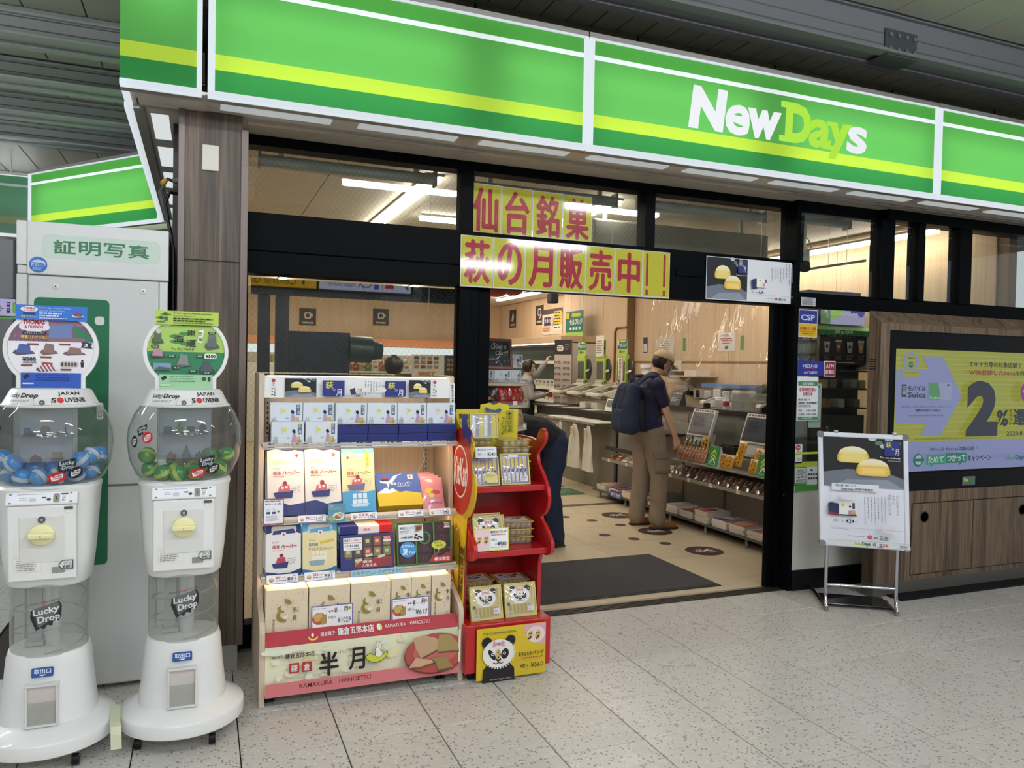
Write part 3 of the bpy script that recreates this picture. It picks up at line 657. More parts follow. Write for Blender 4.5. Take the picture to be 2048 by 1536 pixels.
        mini(a, 32, 72, 46, 60, '5a6a4e', '4a5a44'); a.disc(58, 76, 9, 10, 'c9c4b4'); mini(a, 226, 84, 58, 66, '5f6a66', '4e5956'); a.disc(254, 92, 11, 12, '6b7672')
        mini(a, 26, 148, 60, 40, 'b9889a', '4d3f46'); mini(a, 120, 168, 60, 58, '7f8a84', '5b6660'); a.rect(40, 208, 104, 238, '7f97b8'); a.poly([(44, 236), (60, 222), (104, 228), (100, 240)], '4e5a5c'); mini(a, 204, 196, 66, 56, '4d5560', '3c4448', .5)
        a.rrect(226, 164, 272, 188, 8, 'e6efe0'); a.text('¥500', 230, 168, 268, 184, '23281f', .04)
        for x, y in ((32, 136), (92, 174), (196, 172), (110, 222), (170, 236), (222, 242), (240, 74)): a.rect(x, y, x+28, y+9, '1d2a22'); a.text('海道', x+4, y+1, x+24, y+8, 'dce8d8')
        a.rect(62, 255, 258, 316, '9ccaa0'); a.poly([(68, 268), (86, 258), (90, 270), (74, 282)], '1a1a22'); a.bars(100, 262, 214, 290, 3, '5d9468', .4, 6); a.disc(226, 272, 8, 8, '3d4a42'); a.rect(240, 264, 250, 282, '2a3a30'); a.rect(68, 296, 104, 302, 'd5e8d4')
    a.build('print', po, (-.16, -.0045, 1.443), (.32, 0, 0), (0, 0, .32), eps=.00015, world=False)
    # card on top
    cd = part('header_card', MB().box((-.115, -.020, 1.715), (.118, -.016, 1.772)), M('2a72cf' if BL else 'b3d055', .5), t)
    a = Art(233, 57)
    if BL:
        a.disc(44, 16, 28, 12, 'e6ebf2'); a.text('THOMAS', 24, 8, 64, 17, 'b32638', .04); a.text('& FRIENDS', 28, 19, 60, 25, 'b32638', .02); a.rrect(24, 30, 64, 37, 3, '1f2f5a'); a.text('情景コレクション', 18, 40, 72, 50, 'd9c06a', .04)
        a.text('Miniature figure featuring a famous', 74, 6, 178, 14, 'bcd4f2'); a.text('scene from Thomas & Friends', 74, 17, 158, 24, 'bcd4f2'); a.bars(76, 28, 160, 46, 2, 'dfe9f7', .6, 3); a.bars(76, 48, 176, 53, 1, 'dfe9f7', .6, 4); mini(a, 182, 22, 44, 22, '8a4a52', 'cfd4de')
    else:
        for x, y, w_ in ((24, 30, 22), (40, 16, 20), (22, 46, 16)): a.disc(x, y, w_, 4, '4b8a3e')
        a.text('東', 30, 6, 46, 22, '1f241e'); a.text('海', 12, 22, 30, 38, '1f241e'); a.text('道', 32, 24, 48, 42, '1f241e'); a.text('フィギュアみやげ', 6, 48, 50, 54, '1f241e')
        a.text('Miniature figures of famous institutions', 66, 5, 206, 14, '2c3a1c'); a.text('along the Tokaido Line', 66, 17, 146, 24, '2c3a1c'); a.bars(66, 28, 222, 46, 2, '2c3a1c', .6, 3); a.bars(66, 48, 222, 53, 1, '2c3a1c', .5, 4)
    a.build('print', cd, (-.115, -.0205, 1.715), (.233, 0, 0), (0, 0, .057), eps=.00015, world=False)
    # writing on the cap
    rc = lambda z: .158+(.134-.158)*(z-1.390)/.05
    a = Art(100, 34); a.text('Lucky', 2, 4, 42, 21, '17181a', .02, .1); a.text('Drop', 46, 4, 98, 21, '17181a', .035, .05); a.text('ラッキードロップ', 4, 23, 76, 32, '17181a', .01)
    a.build('lettering', t, (0,)*3, (1, 0, 0), (0, 0, 1), fmap=on_round(rc, -.53, 1.4165, .118, .042), eps=.0001)
    a = Art(110, 44); a.text('JAPAN', 22, 4, 90, 18, '17181a', .02); a.text('S', 2, 23, 14, 39, '17181a', .04); a.disc(26, 31, 10, 9, 'c92a30'); a.text('UVENIR', 39, 23, 108, 38, '17181a', .03)
    a.build('lettering', t, (0,)*3, (1, 0, 0), (0, 0, 1), fmap=on_round(rc, .55, 1.4175, .124, .052), eps=.0001)
    lk = part('cap_lock', MB().box((-.030, -.166, 1.388), (.024, -.13, 1.412)), WHITE, t, bevel=.003)
    part('lock_cylinder', MB().cyl((-.004, -.165, 1.399), (-.004, -.170, 1.399), .009, 16), M('6d7276', .3, .8), lk)
    part('lock_core', MB().cyl((-.004, -.170, 1.399), (-.004, -.1715, 1.399), .004, 10), M('b7babc', .3, .8), lk)
    # stickers on globe and tube
    for th, z, w_, h_, rot, ink, pap, oval in ((.25, 1.118, .06, .042, .12, 'c22b30', 'f2eeee', 1), (.56, 1.132, .05, .046, .15, '17181b', 'f2eeee', 1), (.40, 1.160, .062, .052, .1, '17181b', 'b9c6cf', 0),
                                      (-.80, 1.288, .05, .04, .25, '17181b', 'b9c6cf', 0), (-.66, 1.262, .046, .046, .2, 'c22b30', 'f2eeee', 1), (-.98, 1.242, .04, .048, 0, '17181b', 'f2eeee', 1)):
        if BL and th < -.6 and oval: continue
        a = Art(100, 100)
        if oval: a.disc(50, 50, 50, 50, ink, 24); logo(a, 16, 24, 84, 84, pap, ink)
        else: logo(a, 0, 0, 100, 100, ink, pap)
        a.build('sticker', t, (0,)*3, (1, 0, 0), (0, 0, 1), fmap=on_round(globe_r, th, z, w_, h_, rot), eps=.0001)
    a = Art(120, 124); a.text('JAPAN S', 4, 6, 56, 14, '4a4a4c'); a.disc(64, 10, 5, 5, 'c2383c'); a.text('UVENIR', 71, 6, 118, 14, '4a4a4c'); logo(a, 4, 20, 116, 120, '1d1e21', 'd8dad8')
    a.build('sticker', t, (0,)*3, (1, 0, 0), (0, 0, 1), fmap=on_round(lambda z: .1312, .06, .585, .115, .115, .18), eps=.0001)
    # front door of the body
    tl = R(-4.2)
    dm = TR(0, -.168, .88, 0, R(4.4))
    dr = part('coin_door', MB().box((-.108, -.004, -.155), (.108, .04, .135)).xf(dm), WHITE, t, bevel=.006)
    part('recess', MB().box((-.072, -.0065, -.085), (.072, .0, .095)).xf(dm), M('dcdcd6', .4), dr, bevel=.008)
    part('lock_cylinder', MB().cyl((0, -.004, .082), (0, -.012, .082), .012, 16).xf(dm), M('5f6468', .3, .8), dr, smooth=True)
    part('lock_core', MB().cyl((0, -.012, .082), (0, -.0135, .082), .006, 12).xf(dm), M('b9bcc0', .3, .8), dr)
    kn = part('turn_knob', MB().lathe([(.040, 0), (.042, .006), (.040, .016), (.034, .020)], 28).xf(TR(0, -.172, .905, 0, R(94.4))), M('ece7b0', .35), t, smooth=True)
    part('grip', MB().box((-.041, -.040, -.010), (.041, -.018, .010)).xf(TR(0, -.170, .905, 0, R(4.4))), M('ece7b0', .35), kn, bevel=.005)
    part('notch', MB().box((-.002, -.0415, -.006), (.002, -.039, .006)).xf(TR(0, -.170, .905, 0, R(4.4))), M('b7ae6e', .5), kn)
    part('return_slot', MB().box((.030, -.0066, -.128), (.070, 0, -.105)).xf(dm), M('9b9c99', .4, .4), dr)
    a = Art(216, 290); a.rect(18, 190, 104, 254, 'e4e2ca'); a.rect(20, 204, 102, 252, 'eeeee6'); a.text('△注意', 44, 193, 80, 202, '3a3a36'); a.bars(26, 208, 98, 250, 6, '8d8d88', .4, 2)
    a.poly([(160, 228), (172, 214), (206, 214), (206, 250), (172, 250), (160, 238)], '3a3c3c'); a.poly([(163, 229), (173, 217), (203, 217), (203, 247), (173, 247), (163, 237)], 'dfe0dc'); a.text('コイン', 172, 219, 200, 231, '26282a', .03); a.text('返却口', 172, 233, 200, 245, '26282a', .03)
    a.rect(178, 6, 206, 16, '4a4c4c'); a.disc(190, 24, 5, 5, 'f4f4f2')
    mo = dm @ V((-.108, -.0045, -.155)); mr = dm.to_3x3() @ V((.216, 0, 0)); mu = dm.to_3x3() @ V((0, 0, .29))
    a.build('print', dr, mo, mr, mu, eps=.0001)
    pm = TR(0, -.178, 1.040, 0, R(-22))
    ip = part('instruction_plate', MB().box((-.112, -.004, -.024), (.112, .03, .024)).xf(pm), WHITE, t, bevel=.003)
    a = Art(224, 48, .4); a.rect(10, 4, 214, 44, 'e8ebf0'); a.bars(36, 8, 130, 13, 1, '8a8c90', .4, 3); a.bars(44, 22, 66, 36, 2, '8a8c90', .3, 4); a.disc(84, 30, 12, 8, 'c3c6ca'); a.rect(112, 20, 126, 25, '222428'); a.disc(134, 30, 7, 5, '222428'); a.rrect(148, 8, 168, 42, 5, '8b7f72'); a.rect(156, 18, 160, 32, '3a332e'); a.rect(172, 8, 194, 42, 'f4f4f2'); a.rect(172, 8, 194, 14, '2a2c3c'); a.bars(176, 18, 190, 40, 5, '4a4c52', .5, 8)
    for x, y in ((16, 8), (16, 40), (204, 8), (204, 40)): a.disc(x, y, 4, 3, '6d7074')
    a.build('print', ip, pm @ V((-.112, -.0045, -.024)), pm.to_3x3() @ V((.224, 0, 0)), pm.to_3x3() @ V((0, 0, .048)), eps=.0001)
    # delivery chute
    ch = part('chute_frame', MB().box((-.052, -.166, .175), (-.045, -.13, .325)).box((.045, -.166, .175), (.052, -.13, .325)).box((-.052, -.166, .320), (.052, -.13, .328)).box((-.052, -.170, .168), (.052, -.13, .176)), M('dcdcd8', .3), t, bevel=.002)
    part('chute_mouth', MB().box((-.045, -.156, .176), (.045, -.140, .320)), M('cdc4be', .45), ch)
    part('chute_flap', MB().box((-.044, -.166, .178), (.044, -.163, .262)), CLEAR, ch)
    a = Art(70, 34); a.rrect(0, 0, 70, 34, 5, '1f4f96'); a.text('取出口', 8, 5, 62, 22, 'e8eef6', .02); a.poly([(22, 25), (48, 25), (35, 31)], 'e8eef6')
    a.build('label', t, (-.036, -.1475, .352), (.07, 0, 0), (0, .006, .035), eps=.0001)
    for k in range(4):
        q = R(35+90*k); x, y = .19*math.cos(q), .19*math.sin(q)
        cs = part('caster', MB().box((x-.014, y-.01, .035), (x+.014, y+.014, .068)), M('8b8f92', .3, .7), t, bevel=.003)
        part('wheel', MB().cyl((x-.012, y, .026), (x+.012, y, .026), .026, 18), BLACK, cs, smooth=True)
    # display case in the globe
    cs = part('display_case', MB().box((-.092, -.150, 1.176), (.092, -.146, 1.374)).box((-.092, -.146, 1.172), (.092, -.06, 1.176)).box((-.092, -.146, 1.268), (.092, -.06, 1.271)), glass('case_acrylic', 'eef0f4', haze=.10, ior=1.3), t)
    part('case_back', MB().box((-.092, -.060, 1.172), (.092, -.056, 1.374)), M('eceef2', .5), cs)
    for k in range(2): part('case_side', MB().box((-.094+.184*k, -.150, 1.172), (-.092+.186*k, -.056, 1.374)), glass('case_acrylic_edge', 'eef0f4', haze=.3, ior=1.3), cs)
    # miniatures on its two steps
    figs = [(-.058, 0, '2f5aa6', 'blue box-shaped piece'), (-.005, 0, '9a7d6a', 'arched shed'), (.052, 0, '8d5f50', 'long brown track piece'), (-.035, 1, 'a34a52', 'white and red boat-like piece'), (.035, 1, 'b3a06a', 'pale lettered block')] if BL else \
           [(-.064, 0, '2d5c88', 'blue picture block'), (-.022, 0, '4c8a30', 'green block topped by a white head'), (.022, 0, '46583c', 'grey-green garden piece'), (.066, 0, '3f4347', 'dark castle-like piece'), (-.050, 1, 'c04a50', 'white and red tray'), (.005, 1, '5d6c70', 'grey seated statue'), (.056, 1, '5d6b34', 'olive landscape piece')]
    for i, (x, row, col, what) in enumerate(figs):
        z = 1.271 if row == 0 else 1.176
        m = solo('miniature', MB().box((-.018, -.014, 0), (.018, .014, .005)), M('33343a', .5), 'tiny %s on the %s step in the %s globe' % (what, ('upper', 'lower')[row], 'left' if BL else 'right'), 'figurine', 'miniatures shown in the %s globe' % ('left' if BL else 'right'), mat4=TR(cx+x, 3.5-.105, z+.0005))
        mb = MB()
        if 'statue' in what: mb.lathe([(.015, .005), (.013, .018), (.007, .03), (.006, .034)], 10).ball((0, 0, .039), .006, 8, 6)
        elif 'head' in what: mb.box((-.014, -.012, .005), (.014, .012, .026)).ball((0, 0, .036), .009, 8, 6)
        elif 'castle' in what or 'shed' in what: mb.box((-.015, -.012, .005), (.015, .012, .02)).prism([(-.018, -.012, .02), (.018, -.012, .02), (.006, -.012, .034), (-.006, -.012, .034)], (0, .024, 0))
        elif 'boat' in what or 'tray' in what or 'landscape' in what: mb.prism([(-.018, -.01, .005), (.02, -.01, .005), (.014, -.01, .012), (-.012, -.01, .014)], (0, .02, 0)).box((-.006, -.006, .01), (.002, .006, .02))
        elif 'box-shaped' in what: mb.box((-.016, -.009, .006), (.004, .009, .028)).box((.004, -.008, .006), (.016, .008, .014))
        elif 'track' in what: mb.box((-.018, -.01, .005), (.018, .01, .010)).box((.009, -.005, .01), (.014, .005, .034))
        else: mb.box((-.016, -.010, .005), (.016, .010, .027)).box((-.010, -.012, .010), (.006, -.01, .022))
        part('figure', mb, M(col, .5), m)
    return t
ML = capsule_machine('left capsule machine, with blue capsules and a blue card on its round poster', -.552, 'blue')
MR = capsule_machine('right capsule machine, with green capsules and a lime card on its round poster', -.062, 'green')
# capsules
def make_capsule(kind, label, m4):
    c = 'blue' if kind else 'green'; r = .0335; N, K = 16, 5
    t = thing('capsule', label, 'capsule', mat=m4, group='%s capsules in the %s globe' % (c, 'left' if kind else 'right'))
    prof = [(r*math.sin(math.pi/2*i/K), r*math.cos(math.pi/2*i/K)) for i in range(K, -1, -1)]
    prof[-1] = (.0004, r)
    part('coloured_half', MB().lathe(prof, N), M('2e8fdf' if kind else '2f8a3c', .12, coat=.6), t, smooth=True)
    part('clear_half', MB().lathe([(a, -b) for a, b in prof[::-1]], N), M('4a94d6' if kind else '5f9440', .12, coat=.6), t, smooth=True)
    part('paper_band', MB().lathe([(r*1.006, -.008), (r*1.015, 0), (r*1.006, .008)], N, caps=False), M('c9d2dd' if kind else 'b4cf5a', .5), t, smooth=True)
    return t
rr = random.Random(3)
def fill(cx, kind, spots, side):
    src = None
    for i, (dx, dy, dz) in enumerate(spots):
        m4 = Matrix.Translation((cx+dx, 3.5+dy, dz)) @ Matrix.Rotation(rr.uniform(-.9, .9), 4, 'X') @ Matrix.Rotation(rr.uniform(-1, 1), 4, 'Y') @ Matrix.Rotation(rr.uniform(0, 6), 4, 'Z')
        place = ('%s capsule in the %s globe, %s among those along the front counted from the left' if dy < -.09 else '%s capsule in the %s globe, %s counted among those lying behind the front row') % ('blue' if kind else 'green', side, ORD[i % 20])
        src = make_capsule(kind, place, m4) if src is None else dup(src, m4, place)
fill(-.552, 1, [(-.125, -.072, 1.118), (-.078, -.118, 1.112), (-.020, -.132, 1.112), (.040, -.130, 1.114), (.098, -.100, 1.116), (.142, -.045, 1.122),
               (-.150, -.060, 1.182), (.150, -.078, 1.188), (-.165, .015, 1.160), (.166, .01, 1.180), (-.105, -.02, 1.150), (-.045, -.062, 1.140), (.02, -.062, 1.142), (.085, -.035, 1.150), (.02, .02, 1.118), (-.05, .03, 1.118), (.09, .05, 1.13), (-.12, .07, 1.13), (.115, -.11, 1.172), (-.105, -.125, 1.168)], 'left')
fill(-.062, 0, [(-.130, -.070, 1.125), (-.082, -.115, 1.112), (-.022, -.132, 1.110), (.042, -.126, 1.112), (.130, -.062, 1.120),
                (-.140, -.088, 1.182), (.160, -.02, 1.172), (.090, -.05, 1.176), (-.05, -.055, 1.122), (.02, -.05, 1.122), (.09, .03, 1.122)], 'right')
# strap tying the two bases
st = MB()
pth = [(-.318, 3.52, .136), (-.312, 3.44, .134), (-.306, 3.36, .132), (-.3, 3.33, .128), (-.298, 3.318, .10), (-.296, 3.312, .045)]
for (a0, a1) in zip(pth, pth[1:]): st.prism([(a0[0]-.019, a0[1], a0[2]), (a0[0]+.019, a0[1], a0[2]), (a1[0]+.019, a1[1], a1[2]), (a1[0]-.019, a1[1], a1[2])], (0, -.002, .002))
solo('joining_strap', st, M('d4d7b8', .5), 'pale yellow strap tying the two capsule machine bases together', 'strap')
# cables beside the walnut column
cb = thing('power_cable', 'grey and yellow plugged cable hanging beside the walnut column', 'cable', (-.13, 4.2, 2.44))
part('cord', MB().tube([(-.12, 4.30, 2.47), (-.17, 4.22, 2.47), (-.205, 4.2, 2.40), (-.15, 4.22, 2.2), (-.137, 4.25, 1.9), (-.137, 4.30, 1.4), (-.137, 4.30, .3)], .008, 8), M('4d4c44', .5), cb, True, smooth=True)
part('connector', MB().cyl((-.150, 4.25, 2.47), (-.115, 4.25, 2.475), .012, 10), M('6d6f70', .5), cb, True)
part('yellow_sleeve', MB().cyl((-.195, 4.2, 2.44), (-.178, 4.21, 2.462), .012, 10), M('c7a53a', .5), cb, True)
solo('power_cable', MB().tube([(-.118, 4.25, 2.405), (-.16, 4.2, 2.40), (-.18, 4.2, 2.34), (-.137, 4.15, 2.1), (-.137, 4.15, 1.7), (-.137, 4.15, 1.2), (-.137, 4.15, .3)], .009, 8), BLACK, 'black cable hanging beside the walnut column in front of the grey one', 'cable', smooth=True)
# ================================================================ souvenir rack
t = thing('display_rack', 'beech souvenir rack on casters, lit under its shelves, left of the shop door', 'display rack', (.735, 3.85, 0))
for x in (.25, 1.195):
    prof = [(3.60, .0), (3.598, .335), (3.605, .36), (3.63, .385), (3.76, .44), (3.79, .47), (3.80, .52), (3.83, 1.505), (3.84, 1.515), (4.14, 1.515), (4.14, .0)]
    part('side_panel', MB().prism([(x, y, z+.03 if z < .1 and y > 3.9 else z) for y, z in prof], (.026, 0, 0)), BEECH, t, True, .004)
part('back_panel', MB().box((.276, 4.11, .06), (1.195, 4.13, 1.50)), BEECH, t, True)
part('deck', MB().box((.276, 3.64, .285), (1.195, 4.11, .305)), BEECH, t, True, .002)
SHELF = M('c2b39f', .5)
for z, y in ((1.168, 3.725), (.813, 3.715), (.545, 3.69)):
    sh = part('shelf', MB().box((.262, y, z), (1.212, 4.11, z+.014)), SHELF, t, True, .002)
    part('price_rail', MB().prism([(.262, y, z-.008), (.262, y+.004, z-.008), (.262, y+.030, z+.022), (.262, y+.026, z+.024)], (.95, 0, 0)), M('d2c9bc', .4), sh)
    part('lamp_bar', MB().box((.30, y+.05, z-.012), (1.17, y+.066, z-.002)), M('ffdfae', .4, 0, 24), sh)
for x in (.30, 1.14):
    up_ = part('upright', MB().box((x, 4.098, .32), (x+.022, 4.112, 1.48)), M('b9b3a8', .4, .4), t, True)
    part('slots', MB().add([p for k in range(44) for p in ((x+.008, 4.0975, .34+k*.026), (x+.014, 4.0975, .34+k*.026), (x+.014, 4.0975, .352+k*.026), (x+.008, 4.0975, .352+k*.026))], [(4*k, 4*k+1, 4*k+2, 4*k+3) for k in range(44)]), BLACK, up_, kind='stuff')
part('lamp_cord', MB().tube([(1.12, 4.09, 1.15), (1.13, 4.05, 1.05), (1.09, 4.06, .98), (1.14, 4.08, .9), (1.13, 4.09, .84)], .004, 6), M('d8d4cc', .5), t, True, smooth=True)
hd = part('header', MB().box((.276, 3.826, 1.398), (1.197, 3.838, 1.500)), PAPER, t, True)
part('header_lamp', MB().box((.29, 3.845, 1.494), (1.185, 3.862, 1.504)), M('ffe2b0', .4, 0, 7), hd)
def cakes(a, x0, y0, x1, y1, cut=True):
    """two round yellow cakes on a slate plate"""
    w_, h_ = x1-x0, y1-y0
    a.rect(x0, y0, x1, y1, '15161a'); a.poly([(x0, y1), (x0, y0+h_*.72), (x0+w_*.3, y0+h_*.64), (x0+w_*.75, y0+h_*.66), (x1, y0+h_*.8), (x1, y1)], '6f7682')
    a.poly([(x0+w_*.1, y1), (x0+w_*.3, y0+h_*.85), (x0+w_*.8, y0+h_*.82), (x1, y1)], '8d95a2')
    for k, (dx, dy) in enumerate(((.62, .02), (.70, .10), (.82, .03), (.92, .09), (.76, .16))): a.disc(x0+w_*dx, y0+h_*dy, w_*.05, h_*.045, '5f7f6a' if k % 2 else 'c3ccd2')
    def cake(cx, cy_, rx, ry):
        for s_, col in ((1, 'b5923a'), (.975, 'd0ae4a'), (.945, 'dcbd58'), (.90, 'e4c966'), (.82, 'ead474'), (.70, 'eeda80')):
            n = 20; top = [(cx+rx*s_*math.cos(math.pi*i/n), cy_-ry*s_*math.sin(math.pi*i/n)) for i in range(n+1)]
            a.poly(top+[(cx-rx*s_, cy_+ry*.22*s_), (cx-rx*.8*s_, cy_+ry*.38*s_), (cx+rx*.8*s_, cy_+ry*.38*s_), (cx+rx*s_, cy_+ry*.22*s_)], col)
        n = 12; [a.poly([(cx+rx*k_*math.cos(math.pi*i/n), cy_-ry*h0-ry*(.97-h0)*math.sin(math.pi*i/n)) for i in range(n+1)], c_) for k_, h0, c_ in ((.88, .38, 'efdf94'), (.78, .52, 'f2e6b0'), (.62, .66, 'f5edcd'))]
    cake(x0+w_*.38, y0+h_*.42, w_*.20, h_*.24); cake(x0+w_*.62, y0+h_*.66, w_*.21, h_*.25)
    if cut: [a.rrect(x0+w_*(.435+q), y0+h_*(.56+q), x0+w_*(.80-q), y0+h_*(.755-q), h_*.05, c_) for q, c_ in ((0, 'e9bf5a'), (.02, 'f2cc6c'), (.045, 'f6d47a'))]
a = Art(921, 102)
for x in (40, 838): a.disc(x, 20, 9, 9, 'c6303c'); a.text('三全', x-10, 52, x+12, 92, '26262a'); a.bars(x-4, 34, x+6, 48, 3, '55565a')
cakes(a, 92, 8, 240, 98); cakes(a, 700, 10, 812, 98)
for x in (266, 572): a.rect(x, 16, x+106, 94, '26307c'); a.text('萩', x+14, 22, x+52, 56, 'd9d84a', .03); a.text('の', x+50, 56, x+64, 68, 'e9e9ee'); a.text('月', x+66, 58, x+92, 90, 'e9e9ee', .02)
a.poly([(396, 60), (420, 50), (428, 82), (404, 86)], '2e2c54'); a.rect(430, 52, 462, 80, 'e4e0da'); a.disc(440, 60, 4, 4, 'd5cf4a'); a.rect(450, 54, 456, 66, '2e3c7c'); a.text('424', 424, 84, 450, 95, '2a2a2e', .02)
for k in range(6): a.bars(470+k*13, 14+k*2, 476+k*13, 90-k*6, 9, '77777c', .6, k)
for x in (470, 550): a.disc(x, 60, 22, 14, 'ebe6ec')
a.build('print', hd, (.276, 3.8255, 1.398), (.921, 0, 0), (0, 0, .102))
s_ = part('notice', MB().box((1.196, 3.822, 1.36), (1.222, 3.826, 1.475)), PAPER, t, True)
a = Art(26, 115); a.vtext('防犯カメラ作動中', 7, 4, 19, 111, '26282c', .03); a.build('print', s_, (1.196, 3.8215, 1.36), (.026, 0, 0), (0, 0, .115))
# lower front panel and red band
fp = part('front_panel', MB().box((.276, 3.602, .052), (1.192, 3.616, .272)), M('efe9c4', .45), t, True)
a = Art(916, 220); a.rect(0, 0, 916, 220, 'ece9c8')
rg = random.Random(4)
for k in range(60): a.disc(rg.uniform(10, 900), rg.uniform(8, 150), rg.uniform(8, 34), rg.uniform(6, 18), rg.choice(['efe6b4', 'e6ebd6', 'f0ead2']), 10)
a.rect(0, 158, 916, 220, 'd77b7e'); a.text('KAMAKURA', 150, 172, 300, 194, '6b1f24', .008); a.text('HANGETSU', 330, 170, 478, 192, '6b1f24', .008)
a.text('鎌倉菓子', 26, 32, 74, 44, '4a4238'); a.text('鎌倉五郎本店', 86, 26, 216, 50, '1e1a18', .02)
for x, ch in ((104, '鎌'), (160, '倉')): a.rect(x, 72, x+44, 118, 'b42f36'); a.text(ch, x+7, 78, x+37, 112, 'f2eadf', .02)
a.text('半', 236, 36, 326, 150, '191613', .035); a.text('はんげつ', 322, 34, 384, 52, 'b4464a'); a.text('月', 372, 30, 448, 136, '191613', .03)
n = 14
a.poly([(500+58*math.cos(R(200+150*i/n)), 62-52*math.sin(R(200+150*i/n))) for i in range(n+1)]+[(510+46*math.cos(R(340-130*i/n)), 50-28*math.sin(R(340-130*i/n))) for i in range(n+1)], '1f1c14')
a.poly([(500+55*math.cos(R(203+144*i/n)), 62-49*math.sin(R(203+144*i/n))) for i in range(n+1)]+[(510+47*math.cos(R(338-126*i/n)), 53-27*math.sin(R(338-126*i/n))) for i in range(n+1)], 'cfd23e')
for c_, k in (('2a2620', 1.12), ('f4f2e8', 1)): a.disc(512, 72, 17*k, 16*k, c_); a.disc(506, 52, 11*k, 11*k, c_); a.disc(504, 30, 4*k, 17*k, c_); a.disc(516, 32, 4*k, 16*k, c_)

for rx, ry, yy, c_ in ((156, 100, 104, '7c2c28'), (152, 96, 100, 'b2514a'), (112, 62, 94, 'c26a60')):
    a.poly([(min(790+rx*math.cos(2*math.pi*i/40), 906), yy-ry*math.sin(2*math.pi*i/40)) for i in range(40)], c_); a.rect(906, 0, 916, 158, 'ece9c8')
for pts, c1 in (([(676, 18), (730, 8), (790, 28), (824, 74), (716, 118), (690, 70)], 'c3a07c'), ([(796, 62), (806, 12), (860, 16), (900, 60), (906, 100), (800, 96)], 'a8905c'), ([(656, 158), (690, 112), (800, 140), (720, 158)], 'd0a786'), ([(766, 124), (836, 120), (880, 180), (800, 182), (790, 146)], '9c8352')):
    a.poly([(x+3, y+9) for x, y in pts], '6f5236'); a.poly(pts, c1); cx = sum(p[0] for p in pts)/len(pts); cy_ = sum(p[1] for p in pts)/len(pts); a.poly([(cx+(x-cx)*.8, cy_+(y-cy_)*.8) for x, y in pts], c1)
a.build('print', fp, (.276, 3.6015, .052), (.916, 0, 0), (0, 0, .22))
rb = part('red_band', MB().prism([(.262, 3.600, .275), (.262, 3.604, .275), (.262, 3.650, .325), (.262, 3.646, .327)], (.948, 0, 0)), M('b02a3b', .4), t, True)
a = Art(948, 70); a.disc(228, 46, 22, 14, 'e8d44c'); a.disc(228, 40, 18, 12, 'b02a3b'); a.disc(226, 34, 6, 10, 'f1eeee'); a.text('鎌倉菓子', 262, 24, 330, 46, 'f1e6e2', .01); a.text('鎌倉五郎本店', 340, 12, 512, 52, 'f4f0ee', .02)
a.disc(540, 32, 12, 18, 'e8d44c'); a.disc(535, 30, 9, 16, 'f1f0ee'); a.text('KAMAKURA', 566, 22, 668, 40, 'f1e6dc'); a.text('HANGETSU', 690, 20, 790, 38, 'f1e6dc')
a.build('print', rb, (.262, 3.5995, .275), (.948, 0, 0), (0, .046, .052))
for x in (.30, 1.12):
    for y in (3.66, 4.05):
        cs = part('caster', MB().box((x-.02, y-.012, .036), (x+.02, y+.012, .058)), DARK, t, True, .003)
        part('wheel', MB().cyl((x-.022, y, .025), (x-.004, y, .025), .025, 18).cyl((x+.004, y, .025), (x+.022, y, .025), .025, 18), BLACK, cs, smooth=True)
part('axle_block', MB().box((.276, 3.62, .05), (1.195, 4.11, .07)), SHELF, t, True)
# ---------------------------------------------------------------- boxes on the rack
def carton(name, label, w_, h_, d, col, art, m4, group, cat='box', lid=None, bevel=.0012):
    o = solo(name, MB().box((0, 0, 0), (w_, d, h_)), col if not isinstance(col, str) else M(col, .5), label, cat, group, bevel, mat4=m4)
    if art: art.build('print', o, (0, -.0002, 0), (w_, 0, 0), (0, 0, h_), eps=.00012, lift=.0003)
    if lid: part('lid_edge', MB().box((-.0006, -.0006, h_-.012), (w_+.0006, d+.0006, h_+.0006)), M(lid, .5), o)
    return o
def moon_art():
    a = Art(150, 105); a.rect(0, 0, 150, 105, 'dbe3ea'); a.rect(0, 100, 150, 105, 'c3ccd6'); a.disc(60, 38, 9.5, 9.5, 'dcd844')
    a.rect(121, 10, 139, 60, '2f5c94'); a.text('萩', 123, 12, 137, 28, 'e0dd6a', .02); a.text('の', 126, 31, 134, 38, 'eceef2'); a.text('月', 124, 40, 136, 56, 'eceef2', .02)
    a.disc(102, 44, 7, 9, '19171c', 12); a.poly([(96, 40), (108, 38), (112, 50), (104, 58), (100, 50)], '19171c'); a.poly([(98, 52), (108, 56), (116, 72), (120, 98), (90, 98), (96, 74)], 'b79bbd'); a.poly([(108, 74), (132, 70), (136, 98), (106, 98)], 'c9b24a'); a.disc(118, 80, 8, 7, 'd7a2ae', 10)
    for k in range(7): a.line([(6+k*4, 104), (10+k*3, 84-k % 3*6)], 1, '6f7c62'); a.disc(11+k*3, 84-k % 3*6, 2, 1.6, '8a7b96', 6)
    for k in range(5): a.line([(120+k*4, 100), (130+k*4, 84)], 1, '55654a')
    a.text('銘菓', 70, 72, 84, 80, '55565c'); a.bars(46, 24, 49, 60, 5, 'aab4bf', .5, 3); return a
G1 = 'white cake boxes on the top shelf'
src = None
